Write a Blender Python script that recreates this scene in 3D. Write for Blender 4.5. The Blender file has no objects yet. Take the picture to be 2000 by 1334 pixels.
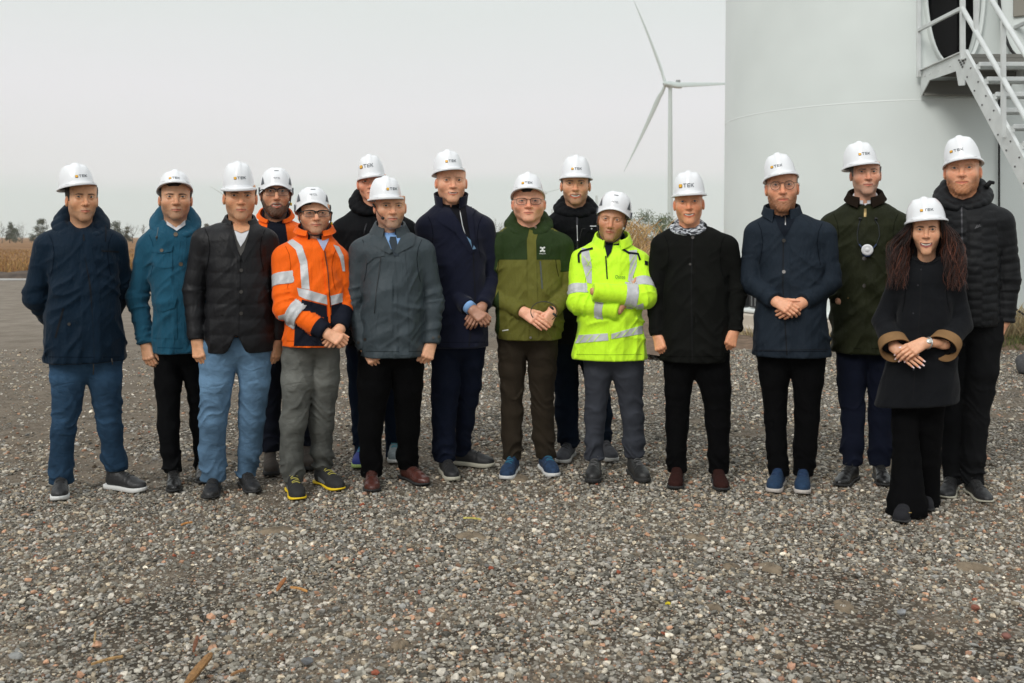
import bpy, math, random
import numpy as np
from mathutils import Vector, Matrix, geometry
from mathutils.bvhtree import BVHTree

random.seed(7); RNG = np.random.default_rng(7)
SC = bpy.context.scene
COL = SC.collection
F = 35 / 36 * 2000            # focal length in photo pixels
HC = 1.47                     # camera height
HY = 463.0                    # horizon row in the photo

# ------------------------------------------------------------ camera, sky, sun
cam_d = bpy.data.cameras.new('camera'); cam = bpy.data.objects.new('camera', cam_d)
COL.objects.link(cam); SC.camera = cam
cam.location = (0, 0, HC); cam.rotation_euler = (math.radians(90), 0, 0)
cam_d.lens = 35; cam_d.sensor_width = 36; cam_d.shift_y = -(667 - HY) / 2000
cam_d.clip_start = 0.1; cam_d.clip_end = 9000
cam_d.dof.use_dof = True; cam_d.dof.focus_distance = 5.85; cam_d.dof.aperture_fstop = 5.0

SUN_EL, SUN_AZ = math.radians(36), math.radians(-30)
wd = bpy.data.worlds.new('World'); SC.world = wd; wd.use_nodes = True
nt = wd.node_tree; nt.nodes.clear(); N = nt.nodes.new; LK = nt.links.new
wo = N('ShaderNodeOutputWorld'); bg = N('ShaderNodeBackground')
sky = N('ShaderNodeTexSky'); sky.sky_type = 'NISHITA'; sky.sun_disc = False
sky.sun_elevation = SUN_EL; sky.sun_rotation = math.pi - SUN_AZ
tc = N('ShaderNodeTexCoord'); sep = N('ShaderNodeSeparateXYZ'); LK(tc.outputs['Generated'], sep.inputs[0])
# an overcast deck: brighter overhead (CIE overcast), soft streaky cloud layers
mp = N('ShaderNodeMapping'); mp.inputs['Scale'].default_value = (1.0, 1.0, 5.0); LK(tc.outputs['Generated'], mp.inputs[0])
nz = N('ShaderNodeTexNoise'); nz.inputs['Scale'].default_value = 2.2; nz.inputs['Detail'].default_value = 5; nz.inputs['Roughness'].default_value = 0.45
LK(mp.outputs[0], nz.inputs[0])
el = N('ShaderNodeMath'); el.operation = 'MULTIPLY_ADD'; LK(nz.outputs[0], el.inputs[0]); el.inputs[1].default_value = 0.075
LK(sep.outputs[2], el.inputs[2])
cr = N('ShaderNodeValToRGB'); LK(el.outputs[0], cr.inputs[0])
stops = [(0.0, (0.68, 0.745, 0.73)), (0.084, (0.69, 0.76, 0.742)), (0.103, (0.855, 0.845, 0.865)), (0.17, (0.885, 0.868, 0.895)),
         (0.26, (0.80, 0.835, 0.815)), (0.40, (0.80, 0.85, 0.835)), (1.0, (1.30, 1.33, 1.35))]
cre = cr.color_ramp.elements
cre[0].position, cre[0].color = stops[0][0], (*[c / 2 for c in stops[0][1]], 1)
cre[1].position, cre[1].color = stops[-1][0], (*[c / 2 for c in stops[-1][1]], 1)
for p_, c_ in stops[1:-1]:
    e_ = cre.new(p_); e_.color = (*[c / 2 for c in c_], 1)
SKY_GAIN = 2.0 / 0.1
sc1 = N('ShaderNodeVectorMath'); sc1.operation = 'SCALE'; LK(cr.outputs[0], sc1.inputs[0]); sc1.inputs['Scale'].default_value = SKY_GAIN
mx = N('ShaderNodeMix'); mx.data_type = 'RGBA'; mx.inputs[0].default_value = 0.94
LK(sky.outputs[0], mx.inputs[6]); LK(sc1.outputs[0], mx.inputs[7])
LK(mx.outputs[2], bg.inputs[0]); bg.inputs[1].default_value = 0.1
LK(bg.outputs[0], wo.inputs[0])

sl = bpy.data.lights.new('sun', 'SUN'); sun = bpy.data.objects.new('sun', sl); COL.objects.link(sun)
sl.energy = 1.5; sl.angle = math.radians(20); sl.color = (1, 0.965, 0.92)
d_ = Vector((math.sin(SUN_AZ) * math.cos(SUN_EL), -math.cos(SUN_AZ) * math.cos(SUN_EL), math.sin(SUN_EL)))
sun.rotation_euler = d_.to_track_quat('Z', 'Y').to_euler()
SC.view_settings.view_transform = 'Standard'; SC.view_settings.look = 'None'
SC.view_settings.exposure = 0.0; SC.view_settings.gamma = 1.0

# ------------------------------------------------------------ basic helpers
def lin(r, g=None, b=None):
    if g is None: r, g, b = r
    f = lambda c: (c / 255) / 12.92 if c / 255 <= 0.04045 else ((c / 255 + 0.055) / 1.055) ** 2.4
    return (f(r), f(g), f(b))

def px(x, y, Y):                       # photo pixel at depth Y -> world point
    return Vector(((x - 1000) / F * Y, Y, HC - (y - HY) / F * Y))

def gp(x, y):                          # photo pixel on the ground -> world point
    Y = HC * F / (y - HY)
    return Vector(((x - 1000) / F * Y, Y, 0))

def mkmesh(name, v, f, mat=None, parent=None, smooth=True, col=None, mats=None, mi=None):
    v = np.asarray(v, dtype=np.float32).reshape(-1, 3)
    me = bpy.data.meshes.new(name)
    if isinstance(f, np.ndarray):
        nf, k = f.shape
        me.vertices.add(len(v)); me.vertices.foreach_set('co', v.ravel())
        me.loops.add(nf * k); me.loops.foreach_set('vertex_index', f.astype(np.int32).ravel())
        me.polygons.add(nf); me.polygons.foreach_set('loop_start', np.arange(0, nf * k, k, dtype=np.int32))
        me.polygons.foreach_set('loop_total', np.full(nf, k, dtype=np.int32))
        me.update(calc_edges=True)
    else:
        me.from_pydata([tuple(map(float, a)) for a in v], [], [tuple(int(i) for i in a) for a in f]); me.update()
    me.polygons.foreach_set('use_smooth', np.full(len(me.polygons), bool(smooth)))
    if col is not None:
        ca = me.color_attributes.new('Col', 'FLOAT_COLOR', 'POINT')
        c4 = np.ones((len(v), 4), dtype=np.float32); c4[:, :3] = col
        ca.data.foreach_set('color', c4.ravel())
    for m in (mats or ([mat] if mat else [])): me.materials.append(m)
    if mi is not None: me.polygons.foreach_set('material_index', np.asarray(mi, dtype=np.int32))
    me.validate()
    o = bpy.data.objects.new(name, me); COL.objects.link(o)
    if parent is not None: o.parent = parent
    return o

def tag(o, label=None, cat=None, group=None, kind=None):
    if label: o['label'] = label
    if cat: o['category'] = cat
    if group: o['group'] = group
    if kind: o['kind'] = kind
    return o

def empty(name, loc, rz=0, label=None, cat=None, group=None):
    o = bpy.data.objects.new(name, None); COL.objects.link(o); o.location = loc; o.rotation_euler = (0, 0, rz)
    o.empty_display_size = 0.1
    return tag(o, label, cat, group)

class MB:                               # collects shapes for ONE mesh
    def __init__(s): s.v = []; s.f = []
    def add(s, v, f):
        n = len(s.v); s.v += [tuple(a) for a in v]; s.f += [tuple(i + n for i in a) for a in f]
    def box(s, c, d, rot=None, bev=0.0):
        hx, hy, hz = d[0] / 2, d[1] / 2, d[2] / 2
        b = min(bev, hx * .9, hy * .9, hz * .9)
        if b <= 0:
            vs = [Vector((x, y, z)) for z in (-hz, hz) for x, y in ((-hx, -hy), (hx, -hy), (hx, hy), (-hx, hy))]
            fs = [(3, 2, 1, 0), (4, 5, 6, 7), (0, 1, 5, 4), (1, 2, 6, 5), (2, 3, 7, 6), (3, 0, 4, 7)]
        else:                           # chamfered along the vertical and both rims
            oc = lambda x, y: [(-x + b, -y), (x - b, -y), (x, -y + b), (x, y - b), (x - b, y), (-x + b, y), (-x, y - b), (-x, -y + b)]
            inn = lambda x, y: [(-x + b, -y + b), (x - b, -y + b), (x - b, -y + b), (x - b, y - b), (x - b, y - b), (-x + b, y - b), (-x + b, y - b), (-x + b, -y + b)]
            rings = [(inn(hx, hy), -hz), (oc(hx, hy), -hz + b), (oc(hx, hy), hz - b), (inn(hx, hy), hz)]
            vs = [Vector((x, y, z)) for r, z in rings for x, y in r]; fs = []
            for k in range(3):
                for i in range(8):
                    j = (i + 1) % 8; fs.append((k * 8 + i, k * 8 + j, k * 8 + 8 + j, k * 8 + 8 + i))
            fs.append((6, 4, 2, 0)); fs.append((24, 26, 28, 30))
        if rot is not None: vs = [rot @ p for p in vs]
        c = Vector(c); s.add([p + c for p in vs], fs)
    def beam(s, a, b, w, h, up=(0, 0, 1), bev=0.0):   # rectangular bar from a to b
        a, b = Vector(a), Vector(b); d = (b - a); L = d.length; d.normalize()
        sx = d.cross(Vector(up))
        if sx.length < 1e-4: sx = d.cross(Vector((0, 1, 0)))
        sx.normalize(); u = sx.cross(d)
        R = Matrix((sx, d, u)).transposed()
        s.box((a + b) / 2, (w, L, h), R, bev)
    def tube(s, pts, r, n=10, cap=True, closed=False):
        pts = [Vector(p) for p in pts]; k = len(pts); rs = r if hasattr(r, '__len__') else [r] * k
        base = len(s.v); ref = None
        for i, p in enumerate(pts):
            if closed: t = pts[(i + 1) % k] - pts[i - 1]
            else: t = pts[min(i + 1, k - 1)] - pts[max(i - 1, 0)]
            t.normalize()
            if ref is None:
                ref = t.orthogonal().normalized()
            ref = (ref - t * ref.dot(t)).normalized(); bi = t.cross(ref)
            for j in range(n):
                a = 2 * math.pi * j / n
                s.v.append(tuple(p + (ref * math.cos(a) + bi * math.sin(a)) * rs[i]))
        for i in range(k if closed else k - 1):
            a0 = base + i * n; b0 = base + ((i + 1) % k) * n
            for j in range(n):
                j2 = (j + 1) % n; s.f.append((a0 + j, a0 + j2, b0 + j2, b0 + j))
        if cap and not closed:
            s.f.append(tuple(base + j for j in reversed(range(n)))); s.f.append(tuple(base + (k - 1) * n + j for j in range(n)))
    def lathe(s, prof, c=(0, 0, 0), n=32, sx=1, sy=1):   # (radius, z) pairs about z
        b = len(s.v); c = Vector(c)
        for r, z in prof:
            for j in range(n):
                a = 2 * math.pi * j / n; s.v.append((c.x + r * sx * math.cos(a), c.y + r * sy * math.sin(a), c.z + z))
        for i in range(len(prof) - 1):
            for j in range(n):
                j2 = (j + 1) % n; s.f.append((b + i * n + j, b + i * n + j2, b + (i + 1) * n + j2, b + (i + 1) * n + j))
    def prism(s, poly, y0, y1, R=None, c=(0, 0, 0)):      # polygon in x,z extruded along y
        n = len(poly); vs = [Vector((x, y, z)) for y in (y0, y1) for x, z in poly]
        if R is not None: vs = [R @ p for p in vs]
        c = Vector(c)
        fs = [tuple(range(n)), tuple(reversed(range(n, 2 * n)))] + [(i, n + i, n + (i + 1) % n, (i + 1) % n) for i in range(n)]
        s.add([p + c for p in vs], fs)
    def build(s, name, mat, parent=None, smooth=False):
        return mkmesh(name, s.v, s.f, mat, parent, smooth)

def sheet(rows, thick, name, mat, parent, closed=False, smooth=True):
    """grid of points -> closed shell of given thickness (second skin pushed along the normals)"""
    P = np.array([[tuple(p) for p in r] for r in rows], dtype=float); n, m = P.shape[:2]
    du = np.gradient(P, axis=0); dv = (np.roll(P, -1, 1) - np.roll(P, 1, 1)) if closed else np.gradient(P, axis=1)
    nn = np.cross(du, dv); nn /= np.maximum(np.linalg.norm(nn, axis=2, keepdims=True), 1e-9)
    Q = P + nn * thick
    v = np.concatenate([P.reshape(-1, 3), Q.reshape(-1, 3)]); K = n * m; f = []
    mm = m if closed else m - 1
    for i in range(n - 1):
        for j in range(mm):
            a, b, c, d = i * m + j, i * m + (j + 1) % m, (i + 1) * m + (j + 1) % m, (i + 1) * m + j
            f.append((a, b, c, d)); f.append((d + K, c + K, b + K, a + K))
    for j in range(mm):
        a, b = j, (j + 1) % m; f.append((b, a, a + K, b + K))
        a, b = (n - 1) * m + j, (n - 1) * m + (j + 1) % m; f.append((a, b, b + K, a + K))
    if not closed:
        for i in range(n - 1):
            a, b = i * m, (i + 1) * m; f.append((a, b, b + K, a + K))
            a, b = i * m + m - 1, (i + 1) * m + m - 1; f.append((b, a, a + K, b + K))
    o = mkmesh(name, v, f, mat, parent, smooth)
    try: o.data.set_sharp_from_angle(angle=math.radians(38))
    except Exception: pass
    return o

# ------------------------------------------------------------ signed distance modelling
def grid3(lo, hi, h):
    ax = [np.arange(a - 2 * h, b + 2.5 * h, h, dtype=np.float32) for a, b in zip(lo, hi)]
    return ax[0][:, None, None], ax[1][None, :, None], ax[2][None, None, :], ax

def smin(a, b, k):
    h = np.maximum(k - np.abs(a - b), 0) / k
    return np.minimum(a, b) - h * h * k * 0.25
def smax(a, b, k): return -smin(-a, -b, k)

def seg(G, a, b, r1, r2, info=False):          # tapered capsule
    X, Y, Z = G[:3]; ax, ay, az = map(float, a); dx, dy, dz = float(b[0] - a[0]), float(b[1] - a[1]), float(b[2] - a[2])
    L2 = dx * dx + dy * dy + dz * dz + 1e-12
    t = np.clip(((X - ax) * dx + (Y - ay) * dy + (Z - az) * dz) / L2, 0, 1)
    d = np.sqrt((X - ax - t * dx) ** 2 + (Y - ay - t * dy) ** 2 + (Z - az - t * dz) ** 2) - (r1 + (r2 - r1) * t)
    return (d, t) if info else d

def ell(G, c, r):
    X, Y, Z = G[:3]
    q = np.sqrt(((X - c[0]) / r[0]) ** 2 + ((Y - c[1]) / r[1]) ** 2 + ((Z - c[2]) / r[2]) ** 2)
    return (q - 1) * min(r)

def nets(f, ax):
    """surface nets: vertices and quads of the zero level (negative inside)"""
    s = f < 0
    nx, ny, nz_ = f.shape
    C = [(i, j, k) for i in (0, 1) for j in (0, 1) for k in (0, 1)]
    sl_ = lambda o: (slice(o[0], nx - 1 + o[0]), slice(o[1], ny - 1 + o[1]), slice(o[2], nz_ - 1 + o[2]))
    cnt = np.zeros((nx - 1, ny - 1, nz_ - 1), dtype=np.int8)
    for c in C: cnt += s[sl_(c)]
    act = (cnt > 0) & (cnt < 8)
    I = np.argwhere(act)
    if len(I) == 0: return np.zeros((0, 3)), np.zeros((0, 4), int)
    vals = {c: f[I[:, 0] + c[0], I[:, 1] + c[1], I[:, 2] + c[2]] for c in C}
    acc = np.zeros((len(I), 3)); n = np.zeros(len(I))
    for a in C:
        for d in range(3):
            if a[d] == 0:
                b = list(a); b[d] = 1; b = tuple(b)
                va, vb = vals[a], vals[b]; m = (va < 0) != (vb < 0)
                t = np.where(m, va / np.where(va == vb, 1, va - vb), 0)
                p = np.tile(np.array(a, float), (len(I), 1)); p[:, d] = t
                acc += p * m[:, None]; n += m
    p = acc / n[:, None] + I
    v = np.stack([ax[d][0] + p[:, d] * (ax[d][1] - ax[d][0]) for d in range(3)], 1)
    idx = -np.ones(act.shape, dtype=np.int64); idx[act] = np.arange(len(I))
    quads = []
    for d in range(3):
        o1, o2 = [(1, 2), (2, 0), (0, 1)][d]
        a = [slice(0, None)] * 3; b = [slice(0, None)] * 3
        a[d] = slice(0, f.shape[d] - 1); b[d] = slice(1, None)
        for o in (o1, o2):
            a[o] = slice(1, f.shape[o] - 1); b[o] = slice(1, f.shape[o] - 1)
        sa, sb = s[tuple(a)], s[tuple(b)]
        E = np.argwhere(sa != sb)
        flip = sa[E[:, 0], E[:, 1], E[:, 2]]
        base = E.copy(); base[:, o1] += 1; base[:, o2] += 1
        def cell(u, w):
            q = base.copy(); q[:, o1] -= u; q[:, o2] -= w
            return idx[q[:, 0], q[:, 1], q[:, 2]]
        q = np.stack([cell(1, 1), cell(0, 1), cell(0, 0), cell(1, 0)], 1)
        q[~flip] = q[~flip][:, ::-1]
        quads.append(q)
    q = np.concatenate(quads)
    return v, q[(q >= 0).all(1)]

def relax(v, q, it=1, lam=0.5):
    for _ in range(it):
        acc = np.zeros_like(v); n = np.zeros(len(v))
        for i in range(4):
            for j in (1, 3):
                np.add.at(acc, q[:, i], v[q[:, (i + j) % 4]]); np.add.at(n, q[:, i], 1)
        v = v + lam * (acc / np.maximum(n, 1)[:, None] - v)
    return v

def wav(P, dirs, seed):                 # cheap cloth folds: warped ridged sines; P=(x,y,z) arrays
    r = np.random.default_rng(seed); X, Y, Z = P; out = 0
    for (kx, ky, kz, amp) in dirs:
        ph = r.uniform(0, 6.28, 4)
        w = kx * X + ky * Y + kz * Z + 1.3 * np.sin(9 * X + 5 * Z + ph[0]) + 0.9 * np.sin(13 * Z - 7 * Y + 4 * X + ph[1])
        env = 0.55 + 0.45 * np.sin(7 * X + 6 * Z + 5 * Y + ph[3])
        out = out + amp * env * (1 - 1.6 * np.abs(np.sin(w + ph[2])))
    return out

_VT = np.random.default_rng(3).random((64, 64, 64)).astype(np.float32)
def vn3(x, y, z):                       # smooth value noise 0..1
    x = np.asarray(x + 500, np.float32); y = np.asarray(y + 500, np.float32); z = np.asarray(z + 500, np.float32)
    i, j, k = np.floor(x).astype(np.int32), np.floor(y).astype(np.int32), np.floor(z).astype(np.int32)
    u, v, w = x - i, y - j, z - k; u, v, w = [t * t * (3 - 2 * t) for t in (u, v, w)]; i, j, k = i & 63, j & 63, k & 63
    i1, j1, k1 = (i + 1) & 63, (j + 1) & 63, (k + 1) & 63
    a = _VT[i, j, k] * (1 - u) + _VT[i1, j, k] * u; b = _VT[i, j1, k] * (1 - u) + _VT[i1, j1, k] * u
    c = _VT[i, j, k1] * (1 - u) + _VT[i1, j, k1] * u; d = _VT[i, j1, k1] * (1 - u) + _VT[i1, j1, k1] * u
    return (a * (1 - v) + b * v) * (1 - w) + (c * (1 - v) + d * v) * w
def ridge(x, y, z, p=1.6):              # 0 in open cloth, 1 in the crease
    return (1 - np.abs(2 * vn3(x, y, z) - 1)) ** p

# ------------------------------------------------------------ materials
MATS = {}
def mat(name, color, rough=0.8, metal=0.0, bump=None, var=0.0, vscale=8.0, spec=None, sheen=0, coat=0, vcol=False, alpha=None, sss=0):
    if name in MATS: return MATS[name]
    m = bpy.data.materials.new(name); m.use_nodes = True; t = m.node_tree; n = t.nodes; l = t.links
    b = n['Principled BSDF']; b.inputs['Roughness'].default_value = rough; b.inputs['Metallic'].default_value = metal
    if spec is not None: b.inputs['Specular IOR Level'].default_value = spec
    if sheen: b.inputs['Sheen Weight'].default_value = sheen; b.inputs['Sheen Roughness'].default_value = 0.5
    if coat: b.inputs['Coat Weight'].default_value = coat; b.inputs['Coat Roughness'].default_value = 0.15
    if sss:
        b.inputs['Subsurface Weight'].default_value = sss; b.inputs['Subsurface Radius'].default_value = (1, .35, .2); b.inputs['Subsurface Scale'].default_value = 0.008
    tcn = n.new('ShaderNodeTexCoord'); src = None
    if vcol:
        at = n.new('ShaderNodeVertexColor'); at.layer_name = 'Col'; src = at.outputs[0]
    if src is None:
        rgb = n.new('ShaderNodeRGB'); rgb.outputs[0].default_value = (*color, 1); src = rgb.outputs[0]
    if var:
        nn = n.new('ShaderNodeTexNoise'); nn.inputs['Scale'].default_value = vscale; nn.inputs['Detail'].default_value = 6
        l.new(tcn.outputs['Object'], nn.inputs[0])
        mr = n.new('ShaderNodeMapRange'); mr.inputs[1].default_value = 0.3; mr.inputs[2].default_value = 0.7
        mr.inputs[3].default_value = 1 - var; mr.inputs[4].default_value = 1 + var; l.new(nn.outputs[0], mr.inputs[0])
        vm = n.new('ShaderNodeVectorMath'); vm.operation = 'SCALE'; l.new(src, vm.inputs[0]); l.new(mr.outputs[0], vm.inputs['Scale'])
        src = vm.outputs[0]
    l.new(src, b.inputs['Base Color'])
    if bump:                             # list of (kind, scale, distance, stretch xyz)
        last = None
        for kind, s_, dist, st in bump:
            mpn = n.new('ShaderNodeMapping'); mpn.inputs['Scale'].default_value = st; l.new(tcn.outputs['Object'], mpn.inputs[0])
            if kind == 'noise':
                x = n.new('ShaderNodeTexNoise'); x.inputs['Scale'].default_value = s_; x.inputs['Detail'].default_value = 4
                x.inputs['Distortion'].default_value = 0.6
            elif kind == 'crease':
                x = n.new('ShaderNodeTexNoise'); x.noise_type = 'RIDGED_MULTIFRACTAL'; x.inputs['Scale'].default_value = s_; x.inputs['Detail'].default_value = 3
            elif kind == 'wave':
                x = n.new('ShaderNodeTexWave'); x.inputs['Scale'].default_value = s_; x.bands_direction = 'Z'; x.inputs['Distortion'].default_value = 1.2; x.inputs['Detail Scale'].default_value = 2
            else:
                x = n.new('ShaderNodeTexVoronoi'); x.inputs['Scale'].default_value = s_
            l.new(mpn.outputs[0], x.inputs[0])
            bp = n.new('ShaderNodeBump'); bp.inputs['Distance'].default_value = dist; bp.inputs['Strength'].default_value = 1
            l.new(x.outputs[0], bp.inputs['Height'])
            if last: l.new(last, bp.inputs['Normal'])
            last = bp.outputs[0]
        l.new(last, b.inputs['Normal'])
    MATS[name] = m
    return m
# ============================================================ SETTING
def ground_mat():
    m = bpy.data.materials.new('gravel ground'); m.use_nodes = True; t = m.node_tree; n = t.nodes; l = t.links
    b = n['Principled BSDF']; b.inputs['Roughness'].default_value = 0.95; b.inputs['Specular IOR Level'].default_value = 0.25
    tcn = n.new('ShaderNodeTexCoord'); O = tcn.outputs['Object']
    def noise(s, d=5, r=0.55, dist=0.0):
        x = n.new('ShaderNodeTexNoise'); x.inputs['Scale'].default_value = s; x.inputs['Detail'].default_value = d
        x.inputs['Roughness'].default_value = r; x.inputs['Distortion'].default_value = dist; l.new(O, x.inputs[0]); return x.outputs[0]
    def mr(src, a, b_, c, d):
        x = n.new('ShaderNodeMapRange'); x.inputs[1].default_value = a; x.inputs[2].default_value = b_
        x.inputs[3].default_value = c; x.inputs[4].default_value = d; l.new(src, x.inputs[0]); return x.outputs[0]
    def mixc(f, a, b_):
        x = n.new('ShaderNodeMix'); x.data_type = 'RGBA'
        if isinstance(f, float): x.inputs[0].default_value = f
        else: l.new(f, x.inputs[0])
        for i, c in ((6, a), (7, b_)):
            if isinstance(c, tuple): x.inputs[i].default_value = (*c, 1)
            else: l.new(c, x.inputs[i])
        return x.outputs[2]
    def math_(op, a, b_=None):
        x = n.new('ShaderNodeMath'); x.operation = op
        for i, c in ((0, a), (1, b_)):
            if c is None: continue
            if isinstance(c, (int, float)): x.inputs[i].default_value = c
            else: l.new(c, x.inputs[i])
        return x.outputs[0]
    def stones(scale, seed):
        mpn = n.new('ShaderNodeMapping'); mpn.inputs['Location'].default_value = (seed, seed * 2, 0); l.new(O, mpn.inputs[0])
        v = n.new('ShaderNodeTexVoronoi'); v.inputs['Scale'].default_value = scale; l.new(mpn.outputs[0], v.inputs[0])
        ramp = n.new('ShaderNodeValToRGB'); ramp.color_ramp.interpolation = 'CONSTANT'
        sx = n.new('ShaderNodeSeparateColor'); l.new(v.outputs['Color'], sx.inputs[0]); l.new(sx.outputs[0], ramp.inputs[0])
        cs = [(0, (.12, .11, .095)), (.16, (.34, .31, .26)), (.36, (.24, .21, .165)), (.52, (.44, .40, .33)), (.64, (.28, .235, .18)),
              (.76, (.26, .15, .10)), (.82, (.38, .37, .35)), (.93, (.60, .56, .48))]
        e = ramp.color_ramp.elements; e[0].color = (*cs[0][1], 1); e[1].position = cs[1][0]; e[1].color = (*cs[1][1], 1)
        for p, c in cs[2:]:
            q = e.new(p); q.color = (*c, 1)
        return v.outputs['Distance'], ramp.outputs[0]
    d1, c1 = stones(46, 0.0); d2, c2 = stones(95, 3.3)
    h1 = mr(d1, 0.0, 0.62, 1.0, 0.0); h2 = mr(d2, 0.0, 0.62, 1.0, 0.0)
    big = noise(0.55, 4, .5, .4); fine = noise(9, 6, .6); mid = noise(2.4, 5, .6)
    sxyz = n.new('ShaderNodeSeparateXYZ'); l.new(O, sxyz.inputs[0]); X, Y = sxyz.outputs[0], sxyz.outputs[1]
    # left part of the yard is smoother, trodden earth; more stone to the right
    lef = mr(X, -4.5, 1.5, 0.30, -0.06)
    far = mr(Y, 6.5, 12.0, 0.0, 1.0)
    dirtm = math_('ADD', math_('ADD', math_('MULTIPLY', big, 0.6), math_('MULTIPLY', mid, 0.4)), math_('MULTIPLY', lef, far))
    dirt = mr(dirtm, 0.47, 0.55, 0.0, 1.0)
    gravel = mixc(mr(fine, 0.46, 0.54, 0.0, 1.0), c1, c2)
    gap = mixc(mr(math_('MULTIPLY', h1, 1.0), 0.10, 0.42, 0.0, 1.0), (.055, .044, .031), gravel)
    soil = mixc(mr(fine, .35, .65, 0, 1), (.105, .080, .056), (.185, .150, .112))
    speck = mixc(mr(d2, 0.12, 0.24, 0.35, 0.0), soil, c2)
    base = mixc(math_('MULTIPLY', dirt, 0.85), gap, speck)
    tint = n.new('ShaderNodeVectorMath'); tint.operation = 'SCALE'; l.new(base, tint.inputs[0]); l.new(mr(mid, .3, .7, .82, 1.18), tint.inputs['Scale'])
    base = tint.outputs[0]
    # distant pale sandy yard towards the left rear
    sand = mixc(mr(mid, .35, .65, 0, 1), (.175, .145, .113), (.26, .225, .185))
    base = mixc(math_('MULTIPLY', mr(Y, 8.5, 17, 0, 1), mr(X, 0.5, -3.0, 0, 0.9)), base, sand)
    l.new(base, b.inputs['Base Color'])
    hh = math_('ADD', math_('MULTIPLY', h1, math_('SUBTRACT', 1.0, math_('MULTIPLY', dirt, .8))), math_('MULTIPLY', h2, 0.45))
    bp = n.new('ShaderNodeBump'); bp.inputs['Strength'].default_value = 1; bp.inputs['Distance'].default_value = 0.012; l.new(hh, bp.inputs['Height'])
    bp2 = n.new('ShaderNodeBump'); bp2.inputs['Distance'].default_value = 0.02; l.new(mid, bp2.inputs['Height']); l.new(bp.outputs[0], bp2.inputs['Normal'])
    l.new(bp2.outputs[0], b.inputs['Normal'])
    return m

def vnoise2(x, y, s, seed=0):           # smooth value noise in numpy
    r = np.random.default_rng(seed); T = r.random((256, 256))
    u = np.asarray(x) * s + 1000; v = np.asarray(y) * s + 1000
    i = np.floor(u).astype(int); j = np.floor(v).astype(int); fu = u - i; fv = v - j
    fu = fu * fu * (3 - 2 * fu); fv = fv * fv * (3 - 2 * fv)
    g = lambda a, b: T[a % 256, b % 256]
    return (g(i, j) * (1 - fu) + g(i + 1, j) * fu) * (1 - fv) + (g(i, j + 1) * (1 - fu) + g(i + 1, j + 1) * fu) * fv

def build_ground():
    # one sheet, finer near the camera, gently uneven where people stand
    ys = np.concatenate([[-60, -20, -5, 0], np.arange(2.0, 14, 0.12), np.geomspace(14.2, 2450, 36)])
    xs = np.concatenate([-np.geomspace(2400, 8, 24), np.arange(-7.8, 7.9, 0.12), np.geomspace(8, 2400, 24)])
    X, Y = np.meshgrid(xs, ys)
    Z = ((vnoise2(X, Y, .9, 1) - .5) * .035 + (vnoise2(X, Y, 2.6, 2) - .5) * .016) * (Y < 13.9) * (Y > 1.9) * (np.abs(X) < 7.9)
    n, m = X.shape
    v = np.stack([X.ravel(), Y.ravel(), Z.ravel()], 1)
    a = (np.arange(n - 1)[:, None] * m + np.arange(m - 1)[None]).ravel()
    f = np.stack([a, a + 1, a + m + 1, a + m], 1)
    o = mkmesh('ground', v, f, ground_mat()); tag(o, kind='structure')
    return X, Y, Z
build_ground()
def gz(x, y):
    x = np.asarray(x, float); y = np.asarray(y, float)
    return ((vnoise2(x, y, .9, 1) - .5) * .035 + (vnoise2(x, y, 2.6, 2) - .5) * .016) * (y < 13.9) * (y > 1.9)

STONE_COLS = np.array([(.31, .31, .295), (.24, .24, .225), (.18, .175, .16), (.40, .39, .37), (.34, .335, .33), (.13, .13, .122), (.28, .25, .205),
                       (.37, .33, .27), (.36, .22, .155), (.30, .185, .14), (.44, .40, .33), (.24, .25, .26), (.20, .165, .13), (.55, .53, .48)]) * 1.0
STONE_P = np.array([14, 13, 10, 11, 10, 7, 8, 6, 4, 2.5, 3, 6, 6, 2.]); STONE_P /= STONE_P.sum()

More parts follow.
